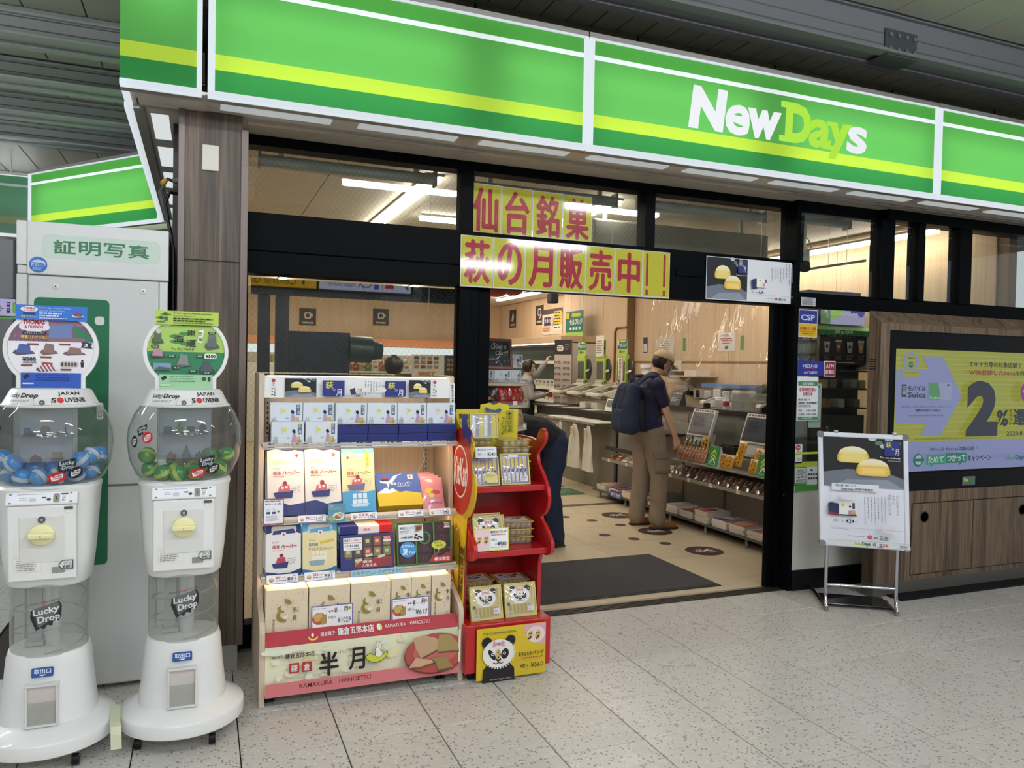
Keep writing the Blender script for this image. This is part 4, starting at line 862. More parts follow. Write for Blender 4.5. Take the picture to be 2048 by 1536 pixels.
for i in range(8):
    up_row = i < 6
    k = i if up_row else i-6
    m4 = TR(.300+.151*k, 3.785 if k < 2 else 3.752, 1.272) if up_row else TR(.302+.156*k, 3.735, 1.184)
    lb = 'white cake box with yellow moon and blue strip, %s in the upper row' % ORD[k] if up_row else 'white cake box with yellow moon, %s of the two standing in front below' % ('left', 'right')[k]
    if src is None: src = carton('cake_box', lb, .148, .104, .05, 'dfe5ea', moon_art(), m4, G1)
    else: dup(src, m4, lb)
NAVY = M('1c2a6c', .4)
for k in range(6):
    for j in range(2):
        o = solo('flat_cake_box', MB().box((0, 0, 0), (.148, .12, .040)), NAVY, 'flat navy cake box, %s column of the top shelf, %s one of its two' % (ORD[k], ('lower', 'upper')[j]), 'box', 'flat navy boxes on the top shelf', .0015, mat4=TR(.302+.151*k+.002*j, 3.789 if k < 2 else 3.735, 1.186+.0415*j))
def card(label, w_, h_, base, art, m4, group='price cards on the souvenir rack', name='price_card', stand=True):
    o = solo(name, MB().box((0, 0, 0), (w_, .0015, h_)), base if not isinstance(base, str) else M(base, .5), label, 'card', group, mat4=m4)
    if art: art.build('print', o, (0, -.0001, 0), (w_, 0, 0), (0, 0, h_), eps=.0001, lift=.0002)
    return o
def price_art(p, name_, unit='8個入', col='c23a45', W=150, H=40):
    a = Art(W, H); a.rect(2, 2, W-2, H-2, 'f2f2f4'); a.rect(0, H-3, W, H, '4c5a9a'); a.disc(22, 22, 11, 9, 'b9794a'); a.disc(22, 19, 9, 6, 'd7b48a'); a.text(name_, 42, 7, 98, 20, col, .02); a.bars(42, 24, 96, 30, 1, '7a7a82', .6)
    a.text(p, 98, 14, 136, 28, '1f2024', .02); a.text(unit, 122, 4, 146, 11, '3a3a40'); a.bars(98, 31, 142, 35, 1, '55565c', .7, 4); return a
def moon_price():
    a = Art(146, 26); a.rect(2, 3, 32, 24, '2a3480'); a.text('萩の月', 8, 7, 27, 20, 'b9c04a'); a.text('2個入', 44, 10, 56, 18, '3a3a40'); a.text('税込', 62, 11, 70, 18, '3a3a40'); a.text('424', 72, 5, 96, 19, '1f2024', .015); a.text('円', 98, 10, 104, 18, '3a3a40'); cakes(a, 110, 3, 142, 24, False); return a
src = None
for k in range(6):
    m4 = TR(.285+.152*k, 3.722, 1.166, 0, R(-36)); lb = 'price card reading 424 on the top shelf edge, %s from left' % ORD[k]
    src = card(lb, .146, .030, 'eceef0', moon_price(), m4) if src is None else dup(src, m4, lb)
# middle shelf: tall boxes leaning back
def harbour(a, top, bot, sea, ship, yellow=False):
    a.rect(0, 0, 170, 330, 'f3e7dc' if not yellow else 'efe2ae')
    a.poly([(0, 0), (0, 22), (40, 14), (90, 26), (130, 20), (170, 30), (170, 0)], top); a.poly([(0, 330), (0, 268), (50, 262), (100, 282), (170, 272), (170, 330)], bot)
    if not yellow: a.rect(130, 40, 150, 46, 'd8c38f')
    cx = 138 if not yellow else 34; a.rect(cx-3, 38, cx+3, 56, 'c0343f'); a.rect(cx-9, 44, cx+9, 50, 'c0343f')
    a.bars(26, 62, 110, 92, 5, 'd6b9a6', .25, 3); a.text('ありあけ', 26, 104, 58, 114, 'b8454c'); a.text('横濱', 26, 120, 62, 138, 'b8454c', .02); a.text('ハーバー', 68, 118, 150, 138, 'b8454c' if not yellow else '8b7a4a', .05, .25)
    a.bars(26, 144, 78, 150, 1, 'c08a86', .7)
    y = 214 if not yellow else 184
    a.poly([(26, y+8), (118, y), (112, y+34), (36, y+34)], ship); a.poly([(48, y+6), (56, y-22), (100, y-26), (104, y+4)], 'c9626a'); a.rect(62, y-20, 74, y-8, 'f0dcd4'); a.rect(80, y-22, 92, y-10, 'f0dcd4'); a.disc(80, y-36, 10, 9, '9c3440'); a.rect(70, y-30, 92, y-24, '9c3440')
    for k in range(4): a.line([(108, y-18+k*9), (128, y-14+k*8), (150, y-22+k*9)], 1.2, ship)
    return a
def tall_boxes(kind, lab, xs, z, y, lean, n0):
    pass
HB = lambda yl: harbour(Art(170, 330), '2b3670' if not yl else '5aa3cf', '2b3670' if not yl else '4f9fcc', 'c8b089', '2b3670' if not yl else '6d6a90', yl)
LEAN = R(-17)
b1 = carton('gift_box', 'tall white and navy gift box with a ship, leftmost on the second shelf', .170, .335, .045, 'e9e3dc', HB(False), TR(.292, 3.755, .841, 0, LEAN), 'tall gift boxes on the second shelf')
dup(b1, TR(.466, 3.752, .841, 0, LEAN), 'tall white and navy gift box with a ship, second from left on the second shelf')
dup(b1, TR(.286, 3.805, .842, 0, LEAN), 'tall white and navy gift box standing behind the leftmost one')
dup(b1, TR(.468, 3.802, .842, 0, LEAN), 'tall white and navy gift box standing behind the second one')
a = HB(True); a.poly([(0, 330), (0, 226), (60, 220), (110, 232), (170, 222), (170, 330)], '4f9fcc')
for k in range(3): a.rect(52+k*26, 236, 72+k*26, 262, 'dce8ee'); a.rect(50+k*26, 266, 74+k*26, 288, 'dce8ee')
a.poly([(40, 292), (136, 288), (124, 304), (52, 304)], 'c9dbe6'); a.rect(126, 14, 142, 96, 'e4cb55'); a.vtext('期間限定', 129, 18, 139, 92, '8b6f2a')
carton('gift_box', 'tall yellow and sky-blue gift box with sailing ship on the second shelf', .162, .315, .05, '6aa9cb', a, TR(.642, 3.752, .842, 0, LEAN), 'tall gift boxes on the second shelf')
a = Art(230, 190); a.rect(0, 0, 230, 190, '4362ae'); a.poly([(0, 120), (40, 104), (60, 116), (90, 96), (120, 114), (150, 108), (230, 124), (230, 190), (0, 190)], 'd9bb35'); a.poly([(0, 116), (30, 96), (50, 84), (66, 98), (84, 88), (104, 106), (70, 118)], 'e9ecf2')
a.poly([(20, 44), (70, 48), (96, 18), (150, 2), (120, 14), (100, 40), (84, 60), (70, 60), (62, 96), (56, 62), (26, 56)], 'e9ecf2'); a.rect(30, 28, 66, 48, '33241f'); a.rect(34, 24, 62, 36, 'a83d42'); a.text('横濱', 74, 56, 108, 72, 'eef0f4', .02); a.text('ハーバー', 112, 54, 190, 72, 'eef0f4', .05, .25); a.bars(110, 78, 180, 84, 1, 'cfd6ea'); a.rect(170, 14, 198, 40, 'f0eeee'); a.rect(182, 18, 186, 34, 'c0343f'); a.rect(176, 24, 192, 28, 'c0343f')
carton('gift_box', 'blue and yellow gift box with a white mountain, tilted on the second shelf', .225, .19, .055, 'cfae35', a, TR(.818, 3.75, .864, 0, R(-40)), 'tall gift boxes on the second shelf', lid=None)
def bag(label, m4, name='snack_bag', w_=.115, h_=.17, col='dd8f97', art=None, group='pink sweet bags on the second shelf', puff=.016):
    f = lambda u, v_: ((u-.5)*w_, -puff*(max(0, math.sin(math.pi*min(max((v_-.06)/.88, 0), 1)))*max(0, math.sin(math.pi*u)))**.6-.001, v_*h_)
    mb = MB().grid(f, 8, 8).grid(lambda u, v_: (f(1-u, v_)[0], -f(1-u, v_)[1], v_*h_), 8, 8)
    o = solo(name, mb, M(col, .22, coat=.5), label, 'bag', group, smooth=True, mat4=m4)
    part('seal', MB().box((-w_/2, -.002, h_-.012), (w_/2, .002, h_)).box((-w_/2, -.002, 0), (w_/2, .002, .008)), M(col, .35), o)
    if art:
        fm = lambda x, y, e: V(f(.06+x*.88, .08+y*.84))+V((0, -e-.0012, 0))
        art.build('print', o, (0,)*3, (1, 0, 0), (0, 0, 1), fmap=fm, eps=.00025)
    return o
a = Art(100, 150)
for x, y, rx, ry, c_ in ((30, 62, 20, 16, 'e2c04a'), (62, 74, 24, 14, 'b8434a'), (74, 92, 16, 10, 'd98a86'), (40, 90, 16, 12, 'e2c766')): a.disc(x, y, rx, ry, c_, 14)
a.text('ハーバー', 20, 126, 60, 138, '3d4f8c', .04); a.text('ピーチ', 62, 126, 94, 138, '3d4f8c', .04)
g1 = bag('pink sweet bag with yellow and red fruit print, front one on the second shelf', TR(1.105, 3.762, .832, 0, R(-28)), art=a)
for k in range(3): dup(g1, TR(1.095-.012*k, 3.80+.035*k, .835+.004*k, 0, R(-24)), 'pink sweet bag, %s behind the front one on the second shelf' % ORD[k])
for (x, p, nm, un) in ((.425, '1,425', '横濱ハーバー', '8個入'), (.672, '1,425', '馬車道', '8個入'), (.905, '1,080', '横濱ハーバー', '10個入'), (1.065, '540', 'ハーバーピーチ', '5個入')):
    card('price card reading %s for the %s on the second shelf edge' % (p, {'.425': 'navy ship boxes', '0.67': 'yellow ship box', '0.90': 'blue and yellow box'}.get(str(x)[:4], 'pink bags' if p == '540' else 'navy ship boxes' if x < .5 else 'yellow ship box' if x < .8 else 'blue and yellow box')), .128 if p != '540' else .11, .036, 'eceef0', price_art(p, nm, un), TR(x, 3.702, .812, 0, R(-20)))
a = Art(90, 120); a.rect(0, 0, 90, 120, 'a84a55'); a.rect(4, 6, 86, 112, 'eef0f2'); a.text('横浜', 8, 20, 28, 30, '2f3a70', .02); a.text('ハーバー', 30, 20, 62, 30, 'b8454c', .05); a.text('基金', 64, 20, 80, 30, '2f3a70')
for x in (14, 38): a.rect(x, 44, x+16, 70, 'd7dbe2'); a.rect(x, 60, x+16, 70, '30406c')
a.text('+', 60, 54, 72, 66, 'c0343f', .05); a.bars(12, 78, 70, 104, 5, 'a3a6b0', .4, 5); a.text('ありあけ', 34, 113, 54, 119, 'e9d5d8'); a.bars(8, 9, 80, 16, 1, '6a6c74', .6, 8)
card('upright notice card with a red border at the left of the second shelf', .092, .122, 'a84a55', a, TR(.268, 3.695, .812, 0, R(-8)), name='notice_card')
a = Art(82, 95); a.rect(0, 0, 82, 95, '5d93ac'); a.text('馬車道', 6, 8, 26, 18, 'e4d36a'); a.text('アイスクリン', 6, 20, 60, 30, 'e4d36a', .02); a.disc(50, 62, 28, 20, 'd9e4e6'); a.disc(46, 66, 16, 10, 'a4683c'); a.disc(58, 56, 14, 9, 'e0c27c'); a.disc(18, 72, 13, 12, 'cdd04a'); a.text('期間', 10, 64, 26, 71, '4a6a2c'); a.text('限定', 10, 73, 26, 80, '4a6a2c'); a.line([(40, 40), (70, 62)], 2, '3a3c44')
card('blue picture card of a cut cake clipped to the second shelf', .082, .092, '5d93ac', a, TR(.562, 3.693, .806, 0, R(-6)), name='notice_card')
# lower shelf
def carry(a, top, bot, yl):
    a.rect(0, 0, 160, 270, 'ece8e2' if not yl else 'ecdca6'); a.poly([(0, 0), (160, 0), (160, 66), (120, 52), (40, 52), (0, 62)], top); a.rrect(26, 26, 140, 58, 10, 'd9d4cc'); a.poly([(36, 48), (126, 40), (136, 62), (30, 66)], top)
    a.rect(72, 56, 92, 78, 'f0eeee'); a.rect(80, 60, 84, 74, 'c0343f'); a.rect(75, 65, 89, 69, 'c0343f')
    a.text('ありあけ', 30, 98, 60, 108, 'b8454c' if not yl else '6d8f9c')
    if not yl: a.text('横濱', 30, 116, 62, 134, 'b8454c', .02); a.text('ハーバー', 68, 112, 142, 134, 'b8454c', .05, .25); a.bars(30, 140, 80, 146, 1, 'c08a86')
    else: a.text('馬車道', 28, 116, 72, 132, '5c7f8e', .02); a.text('アイスクリンハーバー', 28, 138, 144, 154, '7a6a3a', .02); a.poly([(80, 112), (146, 100), (148, 112), (82, 124)], 'e0bf4c')
    y = 196; a.poly([(28, y+8), (104, y), (98, y+30), (36, y+30)], bot if not yl else '8fa9b2')
    if not yl: a.poly([(46, y+6), (54, y-20), (88, y-22), (92, y+4)], 'b8454c'); a.disc(72, y-30, 9, 8, '7c2c38'); [a.line([(98, y-14+k*8), (116, y-10+k*7), (134, y-18+k*8)], 1.2, '3a3c50') for k in range(4)]
    else:
        for k in range(4): a.rect(44+k*18, y-40, 58+k*18, y-20, 'f2ecd6'); a.rect(42+k*18, y-18, 60+k*18, y+4, 'f2ecd6')
    a.poly([(0, 270), (0, 240), (60, 252), (110, 250), (160, 232), (160, 270)], bot); return a
b3 = carton('carry_box', 'white and navy carry box with handle, front one at left on the third shelf', .160, .262, .035, 'dcd8d4', carry(Art(160, 270), '2b3670', '2b3670', False), TR(.282, 3.715, .560, 0, R(-6)), 'carry boxes on the third shelf')
part('handle', MB().tube([(.03, .018, .262), (.035, .018, .276), (.125, .018, .276), (.13, .018, .262)], .006, 6), M('2b3670', .5), b3)
for k in range(3): dup(b3, TR(.280-.003*k, 3.757+.04*k, .560+.002*k, 0, R(-6)), 'white and navy carry box, %s behind the front one at left' % ORD[k])
b4 = carton('carry_box', 'cream and sky-blue carry box with a sailing ship, front one on the third shelf', .160, .262, .035, '5fb0d8', carry(Art(160, 270), '58a9d6', '2f6f9c', True), TR(.450, 3.715, .560, 0, R(-6)), 'carry boxes on the third shelf')
part('handle', MB().tube([(.03, .018, .262), (.035, .018, .276), (.125, .018, .276), (.13, .018, .262)], .006, 6), M('58a9d6', .5), b4)
for k in range(2): dup(b4, TR(.448-.003*k, 3.757+.04*k, .560+.002*k, 0, R(-6)), 'cream and sky-blue carry box, %s behind the front one' % ORD[k])
a = Art(260, 170); a.rect(0, 0, 260, 170, '28307c'); a.rect(10, 8, 250, 162, '3a2f33')
cols = ['7c7a4e', '8c8658', '4f4c48', 'a14a44', '8d7b52']
for i in range(5):
    for j in range(3):
        if j == 0 and i < 2: continue
        x, y = 14+i*47, 12+j*50; a.rrect(x+6, y+2, x+40, y+46, 4, cols[(i+j) % 5] if j != 2 or i in (2, 3) else cols[i]); a.rect(x+14, y+14, x+32, y+30, 'cbb98a')
a.rect(10, 116, 60, 162, '2a3070'); a.rect(190, 116, 250, 162, '8f3038'); a.rect(14, 14, 104, 74, 'f0f0f2'); a.text('横濱フレンチパイ', 18, 20, 100, 33, '1f2024', .02); a.rect(18, 37, 100, 40, 'c23a45'); a.text('20枚', 20, 48, 40, 58, '26262a'); a.text('¥1,080', 44, 46, 88, 60, '1f2024', .02); a.bars(30, 64, 96, 70, 1, '55565c')
a.rect(208, 14, 246, 40, 'e8e4e4'); a.rect(208, 16, 246, 30, 'b33a44'); a.text('商品見本', 212, 18, 242, 28, 'f3eeee'); a.poly([(60, 162), (100, 124), (190, 120), (200, 162)], '9c2f38'); a.text('横濱', 104, 126, 150, 140, 'f0e8dc', .02); a.text('人限定品', 100, 143, 170, 158, 'f0e8dc', .02)
for x, y in ((66, 122), (118, 100), (178, 108)): a.poly([(x, y), (x+34, y-6), (x+36, y+6), (x+2, y+12)], 'd6cfb4')
carton('sample_box', 'navy sample box with a clear window of wrapped pies on the third shelf', .262, .168, .03, '2a3078', a, TR(.628, 3.705, .568, 0, R(-14)), 'sample boxes on the third shelf')
for k in range(5):
    o = carton('pie_box', 'red, white and navy pie box, %s from the bottom behind the navy sample box' % ORD[k], .262, .038, .17, 'efe7e2', Art(260, 38).rect(0, 0, 90, 38, '2a3078').rect(196, 0, 260, 38, 'c2262c').text('横濱', 116, 12, 150, 26, 'b8454c'), TR(.630, 3.80-.006*k, .560+.042*k), 'pie boxes stacked on the third shelf')
    part('lid_band', MB().box((-.0005, -.0005, .037), (.09, .1705, .0385)), M('2a3078', .5), o); part('lid_band', MB().box((.196, -.0005, .037), (.2625, .1705, .0385)), M('c2262c', .5), o)
a = Art(280, 200); a.rect(0, 0, 280, 200, '3c6b36'); a.rect(8, 8, 272, 192, '2b1a1a')
for i in range(3):
    for j in range(4): a.rrect(14+i*88, 12+j*46, 92+i*88, 54+j*46, 16, '3f2528'); a.disc(53+i*88, 33+j*46, 13, 12, '55363a', 14); a.disc(53+i*88, 33+j*46, 9, 8, '3f2528', 12)
for x in (94, 184): a.rect(x, 8, x+7, 192, '4d8a3e')
a.disc(140, 76, 30, 30, '4d8a3e', 24); a.disc(140, 76, 24, 24, '2f2f26', 24); a.rect(10, 10, 134, 88, 'e9eef0'); a.text('横濱焼きショコラ', 16, 20, 84, 32, '26262a', .02); a.bars(16, 38, 70, 56, 3, '8a8c92', .4); a.text('12個', 18, 66, 34, 75, '26262a'); a.text('¥1,080', 36, 64, 80, 76, '1f2024', .02)
for x, y in ((98, 60), (112, 68), (104, 78), (122, 74), (92, 72)): a.disc(x, y, 7, 5, '33201e', 10)
a.poly([(90, 14), (130, 12), (126, 40), (92, 48)], '8fa06a'); a.poly([(96, 22), (128, 18), (124, 36), (98, 42)], '7c3a34'); a.disc(54, 126, 42, 36, '3f92d0', 28); a.text('とけない', 24, 102, 84, 116, 'f0f4f8', .04); a.text('夏', 26, 120, 54, 150, 'f0f4f8', .03); a.text('チョコ', 58, 132, 88, 146, 'f0f4f8', .04)
a.disc(210, 112, 38, 20, 'c9d14a', 20); a.poly([(200, 126), (216, 128), (206, 142)], 'c9d14a'); a.text('サクッ', 186, 98, 222, 108, '37401c', .03); a.text('食感', 196, 111, 230, 121, '37401c'); a.poly([(150, 192), (184, 150), (240, 128), (272, 124), (272, 192)], '6a4a44')
for x, y in ((230, 146), (252, 140), (216, 162)): a.disc(x, y, 16, 12, '35211f', 12)
a.poly([(160, 192), (172, 168), (272, 158), (272, 192)], 'b4262c'); a.text('横浜限定', 184, 170, 264, 187, 'f5ece6', .03); a.rect(240, 10, 270, 34, 'e9e2e2'); a.rect(240, 12, 270, 26, 'b33a44'); a.text('商品見本', 243, 14, 267, 24, 'f3eeee')
carton('sample_box', 'green-framed chocolate sample box at the right end of the third shelf', .285, .212, .035, '3c6b36', a, TR(.905, 3.708, .568, 0, R(-12)), 'sample boxes on the third shelf')
for x, p, nm, lb in ((.285, '891', '横濱ハーバー', 'navy carry boxes'), (.455, '891', '馬車道ハーバー', 'sky-blue carry boxes')):
    card('price card reading 891 for the %s' % lb, .142, .042, 'eceef0', price_art(p, nm, '5個入'), TR(x, 3.676, .540, 0, R(-20)))
a = Art(250, 32); a.rect(0, 0, 250, 32, '9cc3d6'); a.text('おみやげにいかがですか？', 4, 6, 246, 27, '5d8030', .03)
card('light blue hand-lettered strip across the edge of the third shelf', .252, .030, '9cc3d6', a, TR(.672, 3.672, .545, 0, R(-15)), name='notice_card')
# bottom deck: cream boxes
def hangetsu(W, H, big):
    a = Art(W, H); a.rect(0, 0, W, H, 'e3d3b4'); q = random.Random(W)
    for k in range(int(W/3)):
        x, y = q.uniform(6, W-8), q.uniform(8, H-8); a.poly([(x, y), (x+5, y+2), (x+6, y+7), (x+1, y+5)], q.choice(['d3c29a', 'c9c3a6', 'd9b894']))
    s = W/195 if big else W/120; ox = W*.42
    n = 10
    a.poly([(ox+s*6, 44*s), (ox+s*26, 50*s), (ox+s*40, 72*s), (ox+s*24, 76*s), (ox+s*8, 66*s)], '8f8136')
    for cx, cy_, r_ in ((ox-4*s, 96*s, 20*s), (ox, 134*s, 32*s)):
        a.poly([(cx+r_*math.cos(R(120+170*i/n)), cy_-r_*math.sin(R(120+170*i/n))) for i in range(n+1)]+[(cx+r_*.34+r_*.84*math.cos(R(282-150*i/n)), cy_-r_*.2-r_*.84*math.sin(R(282-150*i/n))) for i in range(n+1)], '8f8136')
    a.text('半', ox+s*40, 92*s, ox+s*62, 122*s, '2f2820', .02); a.text('月', ox+s*42, 136*s, ox+s*60, 164*s, '2f2820', .02); a.bars(ox+s*66, 94*s, ox+s*70, 124*s, 4, '6d5f4c', .6)
    a.disc(ox+s*8, 142*s, 12*s, 8*s, 'efe9dc', 12); a.disc(ox+s*16, 134*s, 4*s, 9*s, 'efe9dc', 10)
    a.vtext('鎌倉五郎', W*.16, H*.62, W*.22, H*.92, '4a3f34'); return a
g = 'cream confectionery boxes on the bottom deck'
big_ = carton('confection_box', 'large cream box with a crescent moon, left one on the bottom deck', .190, .207, .14, 'e2d0ae', hangetsu(195, 232, True), TR(.280, 3.668, .306), g)
dup(big_, TR(.476, 3.668, .306), 'large cream box with a crescent moon, middle one, behind the 1029 card'); dup(big_, TR(.672, 3.668, .306), 'large cream box with a crescent moon, third on the bottom deck')
sm_ = carton('confection_box', 'narrow cream box with a crescent moon, left of three at the deck end', .098, .213, .14, 'e2d0ae', hangetsu(100, 228, False), TR(.868, 3.668, .306), g)
dup(sm_, TR(.969, 3.668, .306), 'narrow cream box with a crescent moon, middle of three at the deck end'); dup(sm_, TR(1.071, 3.668, .306), 'narrow cream box with a crescent moon, rightmost on the bottom deck')
for k, x in enumerate((.280, .476, .672)): dup(big_, TR(x, 3.815, .306), 'large cream box in the back row of the bottom deck, %s from left' % ORD[k])
for x, p, un, w_ in ((.485, '¥1029', '10枚入', .195), (.868, '¥617', '6枚入', .19)):
    a = Art(195, 125); a.rect(0, 0, 195, 125, '6c62a0'); a.rect(5, 5, 190, 125, 'eeeef0'); a.disc(36, 60, 32, 28, 'b5513f', 20); a.poly([(8, 44), (46, 30), (62, 66), (20, 74)], 'c9a95e'); a.poly([(40, 60), (70, 40), (72, 84), (50, 90)], 'a6894a'); a.rect(5, 92, 72, 125, 'eeeef0')
    a.rect(82, 26, 90, 34, 'b42f36'); a.rect(93, 25, 101, 33, 'b42f36'); a.text('半', 106, 14, 122, 44, '26262a', .02); a.bars(124, 30, 140, 34, 1, '77777c'); a.text('月', 150, 12, 170, 38, '26262a', .02); a.disc(178, 22, 7, 8, 'b9a23c'); a.text(un, 80, 50, 116, 66, '26262a'); a.text(p, 122, 62, 184, 86, '1f2024'); a.bars(10, 12, 70, 18, 1, '9a9aa2')
    card('price card reading %s in front of the %s cream boxes' % (p[1:], 'large' if p == '¥1029' else 'narrow'), w_, .125, 'eeeef0', a, TR(x, 3.650, .300, 0, R(-4)))
# ================================================================ red display stand
t = thing('red_display_stand', 'glossy red sweets stand with wavy sides and a panda poster, right of the souvenir rack', 'display stand', (1.445, 3.75, 0))
part('base_box', MB().box((1.213, 3.55, .045), (1.676, 3.95, .287)), RED, t, True, .006)
for x in (1.235, 1.58):
    for y in (3.6, 3.9):
        cs = part('caster', MB().box((x+.01, y-.012, .035), (x+.04, y+.012, .047)), DARK, t, True)
        part('wheel', MB().cyl((x+.012, y, .02), (x+.038, y, .02), .02, 14), BLACK, cs, True, smooth=True)
def wavy(ctrl, n=8):
    """smooth curve through control points (Catmull-Rom)"""
    P = [V(c) for c in ctrl]; P = [P[0]*2-P[1]]+P+[P[-1]*2-P[-2]]; out = []
    for i in range(1, len(P)-2):
        for k in range(n):
            q = k/n; p0, p1, p2, p3 = P[i-1:i+3]
            out.append(.5*((2*p1)+(p2-p0)*q+(2*p0-5*p1+4*p2-p3)*q*q+(3*p1-p0-3*p2+p3)*q**3))
    return out+[P[-2]]
edge = wavy([(3.945, 1.19), (3.80, 1.19), (3.73, 1.185), (3.70, 1.225), (3.66, 1.25), (3.618, 1.235), (3.618, 1.19), (3.66, 1.15), (3.71, 1.11), (3.69, 1.06), (3.62, 1.00), (3.567, .937), (3.56, .87), (3.60, .815), (3.645, .785), (3.58, .74), (3.518, .694), (3.505, .655), (3.52, .622), (3.57, .602), (3.64, .59), (3.665, .54)], 5)
prof = [(y, z) for y, z in edge]+[(3.668, .286), (3.945, .286)]
for x in (1.235, 1.648): part('side_panel', MB().prism([(x, y, z) for y, z in prof], (.02, 0, 0)), RED, t, True, .003)
part('back_panel', MB().box((1.255, 3.93, .287), (1.648, 3.945, 1.19)), RED, t, True)
for z, y in ((.945, 3.60), (.628, 3.555)):
    part('shelf', MB().box((1.255, y+.02, z), (1.648, 3.93, z+.018)).box((1.24 if z > .7 else 1.232, y, z-.012), (1.662, y+.022, z+.018)), RED, t, True, .003)
yb = part('side_board', MB().prism([(1.226, y-.012, z) for y, z in wavy([(3.945, 1.30), (3.86, 1.33), (3.80, 1.29), (3.74, 1.26), (3.64, 1.24), (3.53, 1.19), (3.55, 1.13), (3.60, 1.085), (3.56, 1.06), (3.50, 1.03), (3.485, .96), (3.51, .89), (3.57, .83), (3.62, .80), (3.63, .70)], 5)]+[(1.226, 3.655, .29), (1.226, 3.945, .29)], (.006, 0, 0)), M('d9b21f', .45), t, True)
a = Art(46, 104)
a.disc(23, 30, 19, 22, 'c5331f', 28); a.disc(23, 30, 12, 13.5, 'f1ece4', 24); a.disc(23, 30, 11, 12.5, 'b92a22', 24); a.text('KitKat', 13, 23, 34, 37, 'f4efe8', .03, .1)
a.poly([(24, 1), (34, 0), (33, 5), (40, 9), (38, 16), (32, 12), (27, 13)], '3d438c')
a.rect(24, 66, 25, 92, '4a3a14'); a.rect(33, 66, 34, 92, '4a3a14'); a.vtext('東京ばな奈', 26, 67, 32.5, 91, '4a3a14', .02); a.vtext('キットカット', 15, 74, 20, 98, '4a3a14', .02)
for q in range(4): a.line([(8+q*9, 52+q), (14+q*8, 56), (9+q*8, 60)], .5, 'e9d268')
a.build('print', yb, (1.2255, 3.945, .29), (0, -.46, 0), (0, 0, 1.04))
hb = part('header_board', MB().box((1.262, 3.915, .964), (1.62, 3.92, 1.335)), M('d6c92e', .45), t, True)
part('ribbon_board', MB().prism([(1.475+dx, 3.912, 1.315+dz) for dx, dz in ((-.075, .045), (-.02, .055), (.0, .042), (.03, .055), (.085, .045), (.10, .0), (-.08, .0))], (0, .005, 0)), M('d6c92e', .45), hb, True)
a = Art(358, 371); a.text('東京ばな奈', 14, 22, 120, 52, '3a3414', .03); a.text('「キットカット」', 14, 62, 80, 86, '3a3414', .02); a.disc(200, 60, 44, 36, 'b92a22', 26); a.disc(200, 60, 38, 31, 'f1ece4', 26); a.disc(200, 60, 35, 28, 'b92a22', 26); a.text('KitKat', 174, 48, 228, 74, 'f4efe8', .03, .1)
a.rect(286, 8, 288, 130, '4a3a14'); a.rect(326, 8, 328, 130, '4a3a14'); a.rect(286, 8, 328, 10, '4a3a14'); a.vtext('東京ばな奈', 294, 14, 320, 126, '4a3a14', .02); a.vtext('キットカット', 256, 40, 278, 140, '4a3a14', .02)
a.poly([(160, -14), (196, 4), (200, 10), (168, 14), (156, 0)], '2f4d94'); a.poly([(204, 8), (240, -8), (252, 4), (242, 16), (206, 14)], '2f4d94'); a.disc(202, 8, 8, 7, '2f4d94', 10)
a.build('print', hb, (1.262, 3.9148, .964), (.358, 0, 0), (0, 0, .371))
def panda(a, cx, cy_, s, body=False, n=26):
    if body: a.poly([(cx-s*1.02, cy_+s*1.9), (cx-s*.95, cy_+s*.9), (cx-s*.6, cy_+s*.6), (cx+s*.7, cy_+s*.6), (cx+s*1.05, cy_+s*1.0), (cx+s*1.1, cy_+s*1.9)], '15151a')
    for dx in (-.75, .78): a.disc(cx+dx*s, cy_-s*.72, s*.33, s*.33, '15151a', 16)
    a.disc(cx, cy_, s*1.02, s*.86, 'f1efec', n)
    for dx, q in ((-.42, .35), (.42, -.35)):
        a.poly([(cx+dx*s+s*.24*math.cos(2*math.pi*i/12)*math.cos(q)-s*.33*math.sin(2*math.pi*i/12)*math.sin(-q), cy_+s*.05+s*.33*math.sin(2*math.pi*i/12)*math.cos(q)+s*.1*math.cos(2*math.pi*i/12)) for i in range(12)][::-1], '15151a'); a.disc(cx+dx*s*.9, cy_+s*.02, s*.10, s*.10, 'f1efec', 10); a.disc(cx+dx*s*.86, cy_+s*.02, s*.05, s*.05, '15151a', 8)
    a.disc(cx, cy_+s*.36, s*.17, s*.10, '15151a', 12); a.line([(cx, cy_+s*.42), (cx, cy_+s*.54)], s*.05, '15151a'); a.line([(cx-s*.34, cy_+s*.52), (cx-s*.16, cy_+s*.60), (cx, cy_+s*.54), (cx+s*.16, cy_+s*.60), (cx+s*.34, cy_+s*.52)], s*.05, '15151a')
    for d_ in (-1, 1): a.poly([(cx, cy_-s*.62), (cx+d_*s*.36, cy_-s*.82), (cx+d_*s*.36, cy_-s*.40)], 'd99fae')
    a.disc(cx, cy_-s*.61, s*.09, s*.10, 'c98599', 10)
    a.disc(cx-.02*s, cy_+s*.02, s*.15, s*.33, 'd9b46a', 16)
    for dx, dy in ((-.05, -.1), (.07, .05), (-.03, .2)): a.disc(cx+dx*s, cy_+dy*s, s*.05, s*.06, '3a2a1e', 8)
